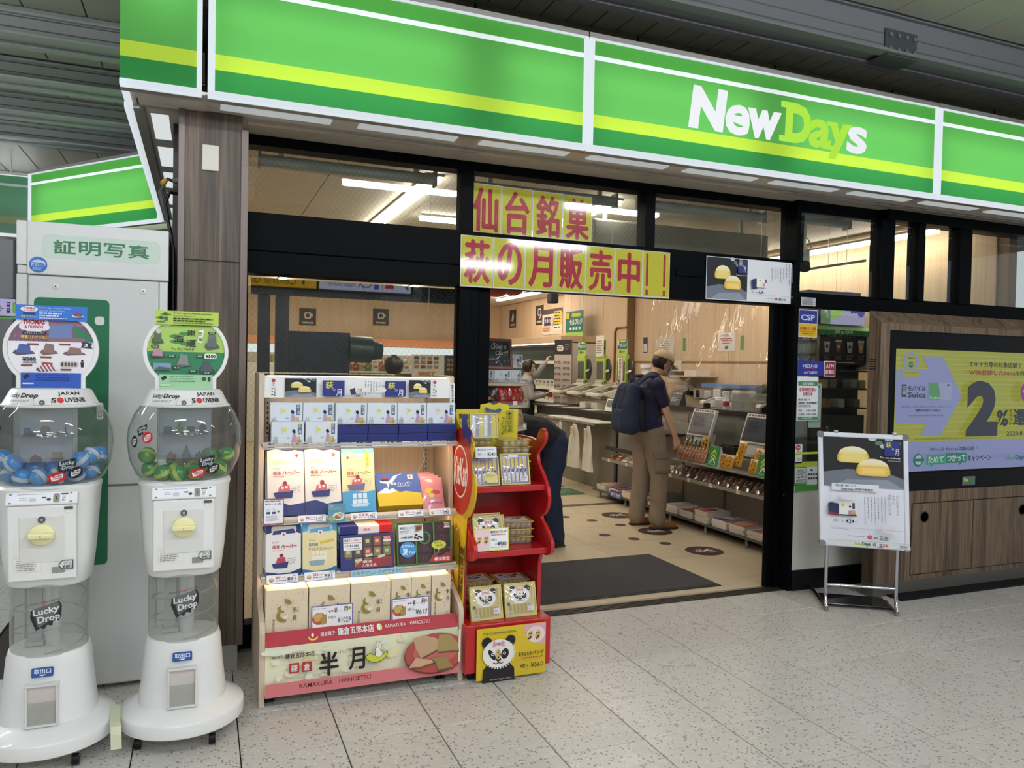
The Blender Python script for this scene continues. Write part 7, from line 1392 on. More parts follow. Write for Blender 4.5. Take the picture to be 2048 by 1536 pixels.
for i in range(6):
    m4 = TR(4.66, 9.70-.235*i, .877, R(-90+rr.uniform(-8, 8))); lb = 'flat stack of white carrier bags on the clear shelf, %s from the far end' % ORD[i]
    if sbag is None: sbag = solo('bag_stack', MB().prism([(-.105, -.15, 0), (.105, -.15, 0), (.12, .13, 0), (-.09, .13, 0)], (0, 0, .022)), M('d6d2c6', .5), lb, 'carrier bags', 'white bag stacks on the clear shelf', .006, mat4=m4)
    else: dup(sbag, m4, lb)
for i in range(3):
    solo('leaflet', MB().box((-.11, -.14, 0), (.11, .14, .004)), M('cfcbbd', .5), 'white leaflet pad on the black counter edge, %s from the far end' % ORD[i], 'leaflets', 'leaflet pads on the black counter', .001, mat4=TR(4.85, 10.2-.55*i, 1.0105, R(-80)))
# hanging carrier bags
def hung(label, m4, s=1):
    prof = lambda q: .05+.085*min(1, q*2.2)
    def f(u, v_):
        w_ = .035+.10*min(1, v_*1.6)+.01*math.sin(v_*7); a_ = 2*math.pi*u
        return (w_*math.cos(a_)*(1+.06*math.sin(5*a_+6*v_)), .028*math.sin(a_)*(1+.4*math.sin(3*a_+4*v_))*(.4+v_), -.56*v_)
    o = solo('carrier_bag', MB().grid(f, 28, 16), M('d9d6cc', .35), label, 'carrier bag', 'white carrier bags hanging from the shelf', smooth=True, mat4=m4)
    part('handle_loop', MB().box((-.022, -.006, -.02), (.022, .006, .03)), M('58a070', .5), o); tg = part('paper_tag', MB().box((-.03, -.045, -.16), (.03, -.042, -.03)), M('e6ded2', .5), o)
    a = Art(60, 130); a.bars(10, 20, 50, 70, 4, 'b4685a', .5); a.bars(10, 80, 50, 110, 3, '7a7a7c', .4); a.build('print', tg, (-.03, -.0452, -.16), (.06, 0, 0), (0, 0, .13)); a = Art(80, 60); a.bars(4, 6, 76, 50, 4, '6d9a70', .35); a.build('print', o, (-.04, -.058, -.40), (.08, 0, 0), (0, 0, .06)); return o
h1 = hung('white carrier bag hanging nearest the shopper, at the right of three', face(4.47, 8.50, .845)); dup(h1, face(4.47, 8.88, .845, 0, 12), 'white carrier bag hanging in the middle of three'); dup(h1, face(4.47, 9.30, .845, 0, -14), 'white carrier bag hanging farthest left of three')
# ---------------------------------------------------------------- eyewear rack, chilled cabinet, wall signs
t = thing('eyewear_rack', 'tall black-topped rack of reading glasses beside the self-checkouts', 'rack', mat=TR(5.40, 11.2, .7, R(-62))); part('panel', MB().box((-.17, 0, 0), (.17, .04, 1.32)).box((-.03, .01, -.7), (.03, .04, 0)).box((-.17, -.1, -.7), (.17, .2, -.66)), M('b9aea4', .5), t, bevel=.004); hd_ = part('header', MB().box((-.17, -.003, 1.08), (.17, .0, 1.32)), M('26262a', .5), t)
a = Art(34, 24); a.rrect(5, 9, 18, 19, 4, 'd8d4cc'); a.bars(6, 11, 17, 17, 2, '26262a', .5); a.bars(21, 8, 31, 18, 3, '9a968e', .4); a.build('print', hd_, (-.17, -.0032, 1.08), (.34, 0, 0), (0, 0, .24))
for i in range(10):
    for j in range(2): part('glasses', MB().tube([(-.09+.18*j-.05+.014*math.cos(q*.9)*1.6, -.012, .10+i*.095+.016*math.sin(q*.9)) for q in range(8)], .004, 5).tube([(-.09+.18*j+.03+.014*math.cos(q*.9)*1.6, -.012, .10+i*.095+.016*math.sin(q*.9)) for q in range(8)], .004, 5).box((-.09+.18*j-.03, -.013, .105+i*.095), (-.09+.18*j+.01, -.009, .112+i*.095)), M(('2a2a2c', '6a3a34', '3a3f55')[(i+j) % 3], .3), t)
cc = thing('chilled_cabinet', 'open chilled cabinet of white shelves at the back right of the shop', 'chiller', (5.9, 12.7, 0))
CAB = M('6e7f7c', .5); SHW = M('cfd4cf', .4)
part('back', MB().box((6.22, 11.55, .1), (6.26, 15.6, 1.98)), CAB, cc, True); part('canopy', MB().box((5.5, 11.5, 1.98), (6.3, 15.6, 2.10)), OAK, cc, True, .004); part('end_panel', MB().box((5.5, 11.5, 0), (6.28, 11.55, 2.0)), M('d9d6cd', .5), cc, True); part('canopy_lamp', MB().box((5.53, 11.6, 1.965), (5.58, 15.5, 1.98)), M('fdf6e8', .4, 0, 6), cc, True); part('base', MB().box((5.5, 11.5, 0), (6.3, 15.6, .42)), M('b7b4ac', .5), cc, True)
part('pipe_rail', MB().tube([(5.8, 15.4, 1.9), (5.8, 12.1, 1.9), (5.8, 11.95, 1.84), (5.8, 11.95, 1.68)], .03, 8), DARK, cc, True)
for k, z in enumerate((1.65, 1.20, .98, .76, .55)):
    part('shelf', MB().box((5.50+.04*(4-k), 11.56, z), (6.22, 15.55, z+.018)).box((5.49+.04*(4-k), 11.56, z-.02), (5.50+.04*(4-k), 15.55, z+.03)), SHW, cc, True)
pk = None
for k, z in enumerate((1.218, .998, .778, .568)):
    for i in range(16):
        m4 = face(5.60+.04*(3-k), 11.75+.17*i, z, rr.uniform(-6, 6)); lb = 'small wrapped pack, %s shelf of the chilled cabinet, %s from near end' % (('upper', 'second', 'third', 'lowest')[k], ORD[i])
        if pk is None:
            pk = solo('chilled_pack', MB().prism([(-.06, 0, 0), (.06, 0, 0), (.05, .0, .13), (-.05, 0, .13)], (0, .06, 0)), M('d8d6cc', .35), lb, 'packed food', 'packs in the chilled cabinet', .006, mat4=m4)
            Art(120, 130).rect(14, 20, 106, 60, '5f5a50').rect(20, 70, 100, 110, 'b9a07a').build('print', pk, (-.055, -.0006, 0), (.11, 0, 0), (0, 0, .13))
        else: dup(pk, m4, lb)
def icon(label, y, z, s, kind, o=None, r=None):
    o, r = (V(o), V(r)) if o else (V((6.33, y, z)), V((0, -s*.62 if False else -s, 0)))
    s_ = sheet('icon_sign', label, 'sign', o, r, (0, 0, s*1.05), M('3a322c', .5), None, .012, 'dark icon signs high on the shop walls')
    n_ = r.cross(V((0, 0, 1))).normalized(); a = Art(100, 105); W_c = 'dcd6c8'
    if kind == 0: a.line([(36, 66), (58, 20)], 14, W_c); a.line([(52, 70), (66, 34)], 10, W_c)
    elif kind == 1: a.line([(32, 20), (66, 20), (66, 52), (32, 52), (32, 20)], 6, W_c); a.line([(52, 70), (78, 50)], 8, W_c)
    else: a.rrect(30, 24, 70, 64, 10, W_c); a.rrect(38, 32, 62, 56, 8, '3a322c'); a.rect(70, 34, 80, 50, W_c)
    a.text(('SANDWICH', 'SWEETS', 'DRINKS', 'GROCERY')[kind], 16, 82, 84, 94, W_c, .04); a.build('print', s_, o+n_*.0004, r, (0, 0, s*1.05)); return s_
icon('dark wall sign with a slanted sandwich pictogram, nearest the door frame', 15.9, 2.42, .38, 0); icon('dark wall sign with a cup and sweet pictogram, right of the sandwich one', 14.45, 2.42, .38, 1)
icon('dark drinks sign on the back wall, left one seen through the left window', 0, 0, .34, 2, (1.86, 16.485, 2.34), (.34, 0, 0)); icon('dark grocery sign on the back wall, right one seen through the left window', 0, 0, .34, 3, (3.40, 16.485, 2.40), (.34, 0, 0))
a = Art(160, 130); a.rect(0, 0, 160, 130, 'd6cfc4'); a.rect(0, 0, 160, 26, '4a3a34'); a.rect(16, 40, 72, 84, '27284a'); a.text('うまい', 22, 46, 66, 70, 'd9d6e0', .04); a.rect(96, 14, 156, 46, 'd3c23a'); a.rect(96, 52, 156, 80, 'd3c23a'); a.rect(96, 86, 156, 112, 'e4e0d4'); a.bars(102, 20, 150, 108, 6, '4a4238', .4, 3); a.disc(84, 62, 14, 26, 'd9b8a8', 14); a.bars(10, 92, 80, 116, 2, 'c98a5a', .6, 5)
o = sheet('food_poster', 'yellow and dark food poster high on the right wall beside the green poster', 'poster', (6.325, 14.1, 2.21), (0, -.92, 0), (0, 0, .50), 'd6cfc4', None, .004); a.build('print', o, (6.3248, 14.1, 2.21), (0, -.92, 0), (0, 0, .50), eps=.0006)
a = Art(140, 180); a.rect(0, 0, 140, 128, '1f7a70'); a.rect(0, 128, 140, 180, 'a5cc5c'); a.rrect(50, 14, 120, 36, 8, 'd9c83a'); a.rect(4, 6, 30, 44, 'd9c83a'); a.text('セルフレジ', 34, 48, 136, 84, 'f0f4f0', .06); [a.disc(44+k*24, 106, 9, 9, 'e4ece8', 12) for k in range(4)]; a.text('設置コーナー', 26, 146, 112, 164, '2f4a24', .03)
o = sheet('hanging_poster', 'teal and green poster hanging on cords above the self-checkouts', 'poster', (5.9, 12.15, 2.03), (0, -.66, 0), (0, 0, .51), '1f7a70', None, .004); a.build('print', o, (5.8998, 12.15, 2.03), (0, -.66, 0), (0, 0, .51), eps=.0006)
for y in (11.95, 11.62): part('cord', MB().cyl((5.902, y, 2.54), (5.902, y, 2.95), .003, 5), PAPER, o, True)
# ---------------------------------------------------------------- round display with chalkboard
RX, RY, RR = 2.03, 5.42, .265
t = thing('round_display', 'round tiered display with cream shelves just inside the door', 'display stand', (RX, RY, 0))
CRM = M('cdbca2', .45)
part('core', MB().lathe([(.12, 0), (.12, 1.70)], 24, (RX, RY, 0)), M('b9a88f', .5), t, True, smooth=True)
for k, z in enumerate((.30, .62, .94, 1.095, 1.265, 1.425)):
    if k in (2,): continue
    sh = part('shelf', MB().lathe([(RR-.01, 0), (RR, .004), (RR, .024), (RR-.01, .028)], 40, (RX, RY, z)), CRM, t, True, smooth=True)
    part('rim', MB().lathe([(RR+.001, .02), (RR+.001, .05)], 40, (RX, RY, z), caps=False), ACRYL2, sh, True)
part('base', MB().lathe([(RR, 0), (RR, .08)], 40, (RX, RY, 0)), CRM, t, True, smooth=True)
box_src = C.objects['cake_box']; n = 0
for q in range(-4, 6):
    an = R(-90+q*36); x, y = RX+.21*math.cos(an), RY+.21*math.sin(an); n += 1
    dup(box_src, Matrix.Translation((x, y, 1.4535)) @ Matrix.Rotation(an+R(90), 4, 'Z') @ Matrix.Scale(.86, 4) @ Matrix.Translation((-.074, 0, 0)), 'white cake box on the top tier of the round display, %s around it' % ORD[n-1], 'white cake boxes on the round display')
dup(box_src, Matrix.Translation((2.14, 5.42, 1.558)) @ Matrix.Rotation(R(12), 4, 'Z'), 'white cake box lying highest on the round display, right of the chalkboard', 'white cake boxes on the round display')
pb = None
for q in range(16):
    an = R(-180+q*22.5); x, y = RX+.225*math.cos(an), RY+.225*math.sin(an); red = not (-150 < -180+q*22.5 < -95)
    m4 = Matrix.Translation((x, y, 1.296)) @ Matrix.Rotation(an+R(90), 4, 'Z') @ Matrix.Rotation(R(-6), 4, 'X')
    small_bag('%s shiny sweets bag on the second tier of the round display, %s around it' % ('red' if red else 'black', ORD[q]), m4, 'a3161c' if red else '2a2022', .095, .125, 'shiny bags on the round display', 'c9454a' if red else '5a4a44')
for q in range(16):
    an = R(-180+q*22.5); x, y = RX+.225*math.cos(an), RY+.225*math.sin(an)
    small_bag('pale nut snack bag on the third tier of the round display, %s around it' % ORD[q], Matrix.Translation((x, y, 1.125)) @ Matrix.Rotation(an+R(90), 4, 'Z') @ Matrix.Rotation(R(-6), 4, 'X'), 'b79a6c', .095, .125, 'nut bags on the round display', 'd9c9a4')
for q in range(7):
    an = R(-150+q*26); part('price_tag', MB().box((-.02, -.002, 0), (.02, 0, .03)).xf(Matrix.Translation((RX+(RR+.003)*math.cos(an), RY+(RR+.003)*math.sin(an), 1.288 if q % 2 else 1.118)) @ Matrix.Rotation(an+R(90), 4, 'Z')), PAPER, t, True)
t = thing('chalkboard', 'wood-framed chalkboard with chalk writing on top of the round display', 'chalkboard', mat=TR(1.86, 5.26, 1.56, R(4), R(-10)))
part('board', MB().box((.0, 0, 0), (.265, .010, .205)), M('24292a', .6), t)
for b in (((-.012, -.006, -.012), (.277, .014, .008)), ((-.012, -.006, .197), (.277, .014, .217)), ((-.012, -.006, .008), (.008, .014, .197)), ((.257, -.006, .008), (.277, .014, .197))): part('frame_bar', MB().box(*b), M('7c4424', .4), t, bevel=.002)
a = Art(265, 205); CH = 'c9cdc6'; a.text('Check it', 110, 34, 232, 66, CH, .0, .1); a.text('Out!!', 140, 78, 244, 112, CH, .0, .1); a.line([(96+88*math.cos(q*.25), 84-66*math.sin(q*.25)) for q in range(-8, 6)], 3, CH); a.line([(150, 150), (164, 128), (176, 122)], 3, CH); a.line([(110+70*math.cos(q*.25), 200-60*math.sin(q*.25)) for q in range(0, 12)], 3, '8a9a94'); a.disc(140, 168, 8, 7, 'a9b4ae'); a.line([(200, 160), (226, 150), (244, 156)], 2.5, '7a8a84'); a.build('chalk', t, (0, -.0004, 0), (.265, 0, 0), (0, 0, .205))
# balloons / hanging red decorations at the top of the doorway
for i, (x, y, z, r) in enumerate(((2.42, 6.4, 2.29, .12), (2.66, 6.6, 2.31, .10))):
    t = thing('red_lantern', 'round dark red decoration hanging at the top of the doorway, %s one' % ('left', 'right')[i], 'decoration', (x, y, z)); part('ball', MB().ball((0, 0, 0), (r, r, r*.9), 20, 14), M('8a2a20', .3), t, smooth=True); part('cord', MB().cyl((0, 0, r*.85), (0, 0, 2.95-z), .004, 6), DARK, t)
t = thing('spot_speaker', 'small black speaker hanging from the shop ceiling seen through the doorway', 'speaker', (3.25, 7.0, 2.26)); part('body', MB().box((-.045, -.05, -.05), (.045, .05, .05)), DARK, t, bevel=.012); part('stem', MB().cyl((0, 0, .04), (0, 0, .69), .01, 8), DARK, t)
# ---------------------------------------------------------------- seen through the upper panes
t = thing('ceiling_spot', 'white and black ceiling spot camera behind the pane above the bank stickers', 'camera', (4.55, 4.95, 2.50)); part('drop_rod', MB().cyl((4.55, 4.95, 2.56), (4.55, 4.95, 2.95), .012, 8), WHITE, t, True); part('body', MB().cyl((4.58, 4.98, 2.56), (4.53, 4.92, 2.45), .042, 16), M('cfcfc8', .4), t, True, smooth=True); part('snout', MB().cyl((4.53, 4.92, 2.45), (4.515, 4.90, 2.405), .044, 16), DARK, t, True, smooth=True); part('cable', MB().tube([(4.56, 4.96, 2.68), (4.62, 4.98, 2.66), (4.65, 4.98, 2.60), (4.60, 4.98, 2.55)], .005, 6), M('b9b7ae', .5), t, True)
for i, (x0, x1, y) in enumerate(((.30, 1.34, 4.70), (1.62, 2.66, 4.75), (2.85, 3.92, 4.72), (4.1, 4.66, 4.62))):
    t = thing('roller_blind', 'rolled grey blind behind the upper glass, %s pane from the left' % ORD[i], 'blind', (x0, y, 2.72), group='roller blinds behind the upper panes'); part('tube', MB().cyl((x0, y, 2.735), (x1, y, 2.735), .035, 14).box((x0+.1, y-.01, 2.76), (x0+.13, y+.01, 2.95)).box((x1-.13, y-.01, 2.76), (x1-.1, y+.01, 2.95)), M('ccd3ce', .5), t, True, smooth=True); part('end_cap', MB().box((x0-.012, y-.04, 2.69), (x0, y+.04, 2.79)), M('a9aca6', .4), t, True); part('end_cap', MB().box((x1, y-.04, 2.69), (x1+.012, y+.04, 2.79)), M('a9aca6', .4), t, True); part('pull_chain', MB().tube([(x1-.03, y-.04, 2.72), (x1-.03, y-.04, 1.9 if i == 0 else 2.40)], .002, 4), PAPER, t, True)
solo('air_duct', MB().box((2.95, 5.6, 2.56), (4.74, 6.1, 2.80)).box((3.1, 5.7, 2.80), (3.14, 5.74, 2.948)).box((4.5, 5.7, 2.80), (4.54, 5.74, 2.948)), M('b4b5b0', .5), 'grey boxed duct under the shop ceiling behind the upper panes', 'duct', bevel=.03)
# coffee corner behind the right-hand glass
t = thing('coffee_corner', 'coffee machine cabinet with green scalloped awning and cup menu behind the right-hand glass', 'coffee stand', (5.24, 5.3, 0))
part('carcass', MB().box((4.95, 5.32, 0), (5.56, 5.70, 2.3)), M('33302c', .5), t, True); part('side_post', MB().box((4.955, 5.20, 1.60), (4.975, 5.33, 1.93)), M('b9b1a2', .5), t, True); part('side_post', MB().box((5.525, 5.20, 1.60), (5.545, 5.33, 1.93)), M('b9b1a2', .5), t, True)
aw = MB().prism([(4.93, 5.32, 2.02), (4.93, 5.16, 1.945), (4.93, 5.16, 1.935), (4.93, 5.32, 2.01)], (.63, 0, 0)); part('awning', aw, M('8cbc6a', .6), t, True)
vl = []
for k in range(9): vl += [(4.93+.07*k+.035+.035*math.cos(math.pi*(1-j/6)), 5.158, 1.912-.016*math.sin(math.pi*j/6)) for j in range(7)]
va = part('valance', MB().prism([(4.93, 5.158, 1.945)]+vl+[(5.56, 5.158, 1.945)], (0, .004, 0)), M('3f8a48', .6), t, True); Art(63, 6).text('EKI na CAFE', 18, 1, 38, 4.6, 'e9efe4', .05).build('lettering', va, (4.93, 5.157, 1.905), (.63, 0, 0), (0, 0, .045))
mb_ = part('menu_board', MB().box((4.975, 5.21, 1.645), (5.525, 5.22, 1.91)), M('2d2824', .5), t, True)
a = Art(550, 265); a.text('EKI na CAFE カウンターコーヒーメニュー', 110, 10, 420, 26, 'cfc9bc', .02)
for k, (c1_, c2_) in enumerate((('d5d0c8', '35302c'), ('9c4a30', 'd9d2c4'), ('d5d0c8', '35302c'), ('c99a68', 'd9c9b0'))):
    x = 60+k*125; a.poly([(x, 60), (x+70, 60), (x+58, 160), (x+12, 160)], c1_); a.rect(x-4, 44, x+74, 66, c2_) if k % 2 == 0 else a.rrect(x-2, 50, x+72, 66, 6, c2_); a.disc(x+35, 108, 15, 17, '4a443e' if k % 2 == 0 else c2_, 14); a.text(('ホットコーヒー', 'アイスコーヒー', 'カフェラテ', 'アイスカフェラテ')[k], x-6, 180, x+78, 194, 'cfc9bc', .02); a.bars(x, 204, x+74, 230, 2, 'a8a294', .5, k)
a.bars(180, 244, 400, 254, 1, 'cfc9bc', .7); a.build('print', mb_, (4.975, 5.2096, 1.645), (.55, 0, 0), (0, 0, .265))
sg = part('screen', MB().box((5.02, 5.24, 2.0), (5.53, 5.27, 2.25)), M('0c0c10', .3), t, True); a = Art(510, 250, .3, emit=.8); a.rect(0, 0, 510, 250, 'b9b4dc'); a.rect(0, 0, 110, 250, '6d8a64'); [a.disc(20+k*18, 40+(k*47) % 180, 16, 20, ('8fae86', '4f6a48', 'c9d4c0')[k % 3], 8) for k in range(6)]; a.poly([(110, 100), (250, 40), (250, 160), (110, 220)], 'a5cc6a'); a.poly([(330, 60), (420, 40), (440, 140), (340, 150)], '3c2f8c'); a.disc(460, 120, 46, 60, '4a3aa0', 16); a.rect(280, 80, 340, 100, '4a3aa0'); a.build('picture', sg, (5.02, 5.2396, 2.0), (.51, 0, 0), (0, 0, .25))
for z in (1.58, 1.42, 1.25): part('shelf', MB().box((4.96, 5.20, z), (5.54, 5.34, z+.015)), M('1c1b1a', .4), t, True)
part('machine_body', MB().box((5.0, 5.18, .9), (5.5, 5.35, 1.2)), M('3a3836', .35), t, True, .01)
for i, (x, z, c_) in enumerate(((5.02, 1.435, 'b99a72'), (5.12, 1.435, '8a7a64'), (5.36, 1.435, '9fae86'), (5.46, 1.435, 'b4a88c'), (5.06, 1.265, '9c7448'), (5.22, 1.265, 'd6d0c4'), (5.4, 1.265, '8a8274'))):
    solo('supply_box', MB().box((x, 5.205, z+.001), (x+.07, 5.31, z+.075)), M(c_, .5), 'small box of coffee supplies behind the right glass, %s of seven' % ORD[i], 'box', 'coffee supplies', .004)
t = thing('tobacco_rack', 'rack of colourful small packets behind the security sticker', 'rack', (4.85, 5.5, 1.0)); part('back', MB().box((4.73, 5.28, 1.0), (4.94, 5.30, 2.0)), M('c9c4ba', .5), t, True)
for k, z in enumerate((1.60, 1.72, 1.84)): part('shelf', MB().box((4.73, 5.20, z), (4.94, 5.28, z+.01)), M('3a3632', .5), t, True)
for k, z in enumerate((1.61, 1.73, 1.85)):
    for i in range(6): solo('packet', MB().box((4.735+.034*i, 5.205, z+.0005), (4.763+.034*i, 5.265, z+.085)), M((('b9bcc0', '3f6ab0', 'a8aab0', '8fae9c', '2f8a5a', 'd6d2cc'), ('d9d2b0', 'c9c29a', 'd6cfc0', 'b9c4a0', 'd9c98a', 'c4c0b8'), ('8a6a9c', 'a03a5a', 'd9b03a', 'd98a3a', 'c9502f', 'd9d2c4'))[k][i], .4), 'coloured packet on the %s shelf of the packet rack, %s from left' % (('lower', 'middle', 'upper')[k], ORD[i]), 'packet', 'packets on the rack', .002)
# shelves and goods seen through the left window
t = thing('food_shelving', 'low shelving of snacks deep in the shop seen through the left window', 'shelving', (1.6, 9.3, 0))
for z in (.5, .9, 1.25, 1.46): part('shelf', MB().box((1.05, 9.0, z), (3.0, 9.5, z+.02)), SHW, t, True)
part('end', MB().box((1.02, 9.0, 0), (1.05, 9.5, 1.7)), DARK, t, True); part('back', MB().box((1.05, 9.46, 0), (3.0, 9.5, 1.5)), M('b3aa9a', .5), t, True)
for i in range(14):
    small_bag('snack bag on the top of the shelving behind the left window, %s from left' % ORD[i], TR(1.30+.075*i, 9.06, 1.481, R(rr.uniform(-9, 9)), R(-6)), ('8a3a34', 'b9a06a', '5a7a4a', 'd9cfc0', 'a8744c')[i % 5], .11, .16, 'snack bags seen through the left window')
o = sheet('panel_poster', 'white promotional panel of bread pictures standing in the shop behind the left window', 'poster', (2.33, 8.99, 1.42), (.62, 0, 0), (0, 0, .27), 'c9c6bc', None, .006); a = Art(460, 280); a.rect(0, 0, 300, 280, 'cfccc2'); a.rect(300, 0, 460, 280, '33302c'); [a.rrect(20+60*(k % 4), 20+56*(k//4), 66+60*(k % 4), 62+56*(k//4), 8, ('5a4034', '8a8478', 'a8744c')[k % 3]) for k in range(12)]; a.text('BEST', 60, 210, 220, 260, 'b9744a', .06); [a.disc(340+40*(k % 3), 60+60*(k//3), 16, 20, '8a7a60', 10) for k in range(9)]; a.build('print', o, (2.33, 8.9898, 1.42), (.62, 0, 0), (0, 0, .27))
wc = thing('wall_cooler', 'long white cooler under an orange band along the far wall, seen through the left window', 'chiller', (2.6, 16.2, 0))
part('cabinet', MB().box((.4, 15.8, 0), (6.1, 16.45, 1.55)), M('e3e6e4', .4), wc, True, .01); part('orange_band', MB().box((.4, 16.3, 1.95), (6.1, 16.46, 2.10)), M('e8935a', .5), wc, True); part('lit_strip', MB().box((.4, 16.0, 1.76), (6.1, 16.4, 1.92)), M('eef4f4', .4, 0, 1.1), wc, True); part('posts', MB().box((.42, 16.1, 1.55), (.46, 16.2, 1.95)).box((6.04, 16.1, 1.55), (6.08, 16.2, 1.95)), GR, wc, True)
for i in range(16): solo('cooler_pack', MB().cyl((1.0+.3*i, 15.95, 1.551), (1.0+.3*i, 15.95, 1.70), .05, 10), M(('d9d4c8', '8aa05a', 'b9503c', 'd9b94a')[i % 4], .4), 'small tub on the far white cooler, %s from left' % ORD[i], 'packed food', 'tubs on the far cooler')
t = thing('dark_partition', 'black back of a shop fixture standing against the left window', 'partition', (.67, 4.9, 0)); part('board', MB().box((.485, 4.86, 0), (.86, 4.89, 1.76)), M('0e1526', .35), t, True, .004); part('foot', MB().box((.485, 4.89, 0), (.86, 5.2, .06)), DARK, t, True)
solo('round_lamp', MB().cyl((.855, 4.9, 1.66), (1.0, 4.9, 1.655), .085, 20).cyl((1.0, 4.9, 1.655), (1.07, 4.9, 1.65), .07, 20, .05), M('3f4a46', .35), 'dark green cylinder with a black rounded end beside the black partition', 'fixture', smooth=True)
# ================================================================ people
def seg(mb, a, ra, b, rb, n=12):
    """tapered limb with round ends"""
    a, b = V(a), V(b); d = (b-a); L = d.length or 1e-6; d = d/L; pts, rs = [], []
    for k in range(5): q = -math.pi/2+k*math.pi/10; pts.append(a+d*ra*math.sin(q)); rs.append(max(ra*math.cos(q), .0005))
    for k in range(5): q = k*math.pi/8; pts.append(b+d*rb*math.sin(q)); rs.append(max(rb*math.cos(q), .0005))
    return mb.tube(pts, rs, n)
def chain(mb, pts, rs, n=12):
    for i in range(len(pts)-1): seg(mb, pts[i], rs[i], pts[i+1], rs[i+1], n)
def fuse(name, mb, mat, parent, vox=.010, smooth=4, label=None):
    o = part(name, mb, mat, parent)
    m = o.modifiers.new('fuse', 'REMESH'); m.mode = 'VOXEL'; m.voxel_size = vox; m.use_smooth_shade = True
    s_ = o.modifiers.new('soften', 'SMOOTH'); s_.iterations = smooth; s_.factor = .5
    if label: o['label'] = label
    if name in ('trousers', 'shirt'):
        d = o.modifiers.new('folds', 'DISPLACE'); d.texture = FOLD; d.strength = .020; d.mid_level = .5; d.texture_coords = 'LOCAL'
    return o
FOLD = bpy.data.textures.new('cloth_folds', 'CLOUDS'); FOLD.noise_scale = .11; FOLD.noise_depth = 1
def lerp(a, b, t): return V(a)+(V(b)-V(a))*t
def hand(mb, wrist, d, palm_n, s=1, side=1):
    """palm, four unequal bent fingers and a thumb from the side of the palm"""
    d = V(d).normalized(); pn = V(palm_n); pn = (pn-d*pn.dot(d)).normalized(); ac = d.cross(pn)*side; w_ = V(wrist)
    for k in (-1, -.33, .33, 1): seg(mb, w_+d*.012*s+ac*.012*k*s, .014*s, w_+d*.082*s+ac*.030*k*s, .0125*s)
    for k, L in ((-1, .062), (-.34, .074), (.33, .080), (1, .072)):
        p = w_+d*.084*s+ac*.030*k*s; q1 = p+(d*.86+pn*.5)*L*.45*s; q2 = q1+(d*.45+pn*.9)*L*.33*s; q3 = q2+(d*.0+pn*.95-d*.25)*L*.24*s
        chain(mb, [p, q1, q2, q3], [.0095*s, .0090*s, .0084*s, .0072*s], 8)
    t0 = w_+d*.030*s+ac*.026*s; t1 = t0+(ac*.7+d*.6+pn*.45)*.038*s; t2 = t1+(d*.85+ac*.2+pn*.5)*.030*s
    chain(mb, [t0, t1, t2], [.0135*s, .0105*s, .0085*s], 8)
SKIN = M('c99f7f', .5); HAIR = M('17130f', .42)
def head(mb, c, f, up_, k=1.0):
    """skull, jaw, nose, ears around centre c, facing f"""
    f, up_ = V(f).normalized(), V(up_); up_ = (up_-f*up_.dot(f)).normalized(); s_ = up_.cross(f); c = V(c)
    M3 = Matrix((f, s_, up_)).transposed().to_4x4(); M3.translation = c
    P = lambda x, y, z: M3 @ V((x*k, y*k, z*k))
    sub = MB().ball((-.006, 0, .028), (.096*k, .076*k, .092*k), 20, 14).ball((.026, 0, -.045), (.062*k, .058*k, .064*k), 16, 12).ball((.052, 0, -.082), (.032*k, .034*k, .026*k), 12, 8)
    sub.ball((.093, 0, -.010), (.017*k, .011*k, .022*k), 10, 8).ball((.088, 0, -.058), (.012*k, .022*k, .009*k), 10, 8)
    for y in (-1, 1): sub.ball((-.008, .076*y, -.006), (.020*k, .010*k, .032*k), 10, 8)
    mb.add([M3 @ V(p) for p in sub.v], sub.f); return M3
def eyes(t, M3, brow=True):
    for y, nm in ((-.03, 1), (.03, 1)):
        e = part('eye', MB().ball((.082, y, .010), (.010, .013, .008), 10, 8).xf(M3), M('e9e4dc', .3), t, smooth=True); part('iris', MB().ball((.089, y, .010), (.004, .006, .006), 8, 6).xf(M3), M('1c1410', .2), e, smooth=True)
        if brow: part('eyebrow', MB().tube([(.084, y-.018, .028), (.090, y, .033), (.084, y+.018, .028)], .004, 6).xf(M3), HAIR, t)
def mask(t, M3):
    f = lambda u, v_: M3 @ V((.040+.066*math.cos((u-.5)*2.3)*(1-.10*(2*v_-1)**2)+.012*math.exp(-((u-.5)*6)**2), .070*math.sin((u-.5)*2.3)*1.08, -.004-.092*v_))
    o = part('face_mask', MB().grid(f, 16, 10), M('d9dfe4', .6), t, smooth=True)
    for y in (-1, 1): part('ear_loop', MB().tube([(.064, .066*y, -.012), (.02, .079*y, .008), (-.012, .084*y, .010), (-.016, .082*y, -.03), (.05, .070*y, -.085)], .0018, 5).xf(M3), M('e9ecee', .6), o)
def shell(name, t, M3, mat, ctr, r, cut, n=24, m=16):
    """part of an ellipsoid round the head, kept where cut(x, y, z) holds"""
    sub = MB().ball(ctr, r, n, m); keep = [q for q in sub.f if all(cut(*sub.v[i]) for i in q)]; sub.f = keep; sub.xf(M3)
    o = part(name, sub, mat, t, smooth=True); md = o.modifiers.new('thickness', 'SOLIDIFY'); md.thickness = .006; md.offset = 1; return o
def limb3(a, b, c_): return [V(a), V(b), V(c_)]
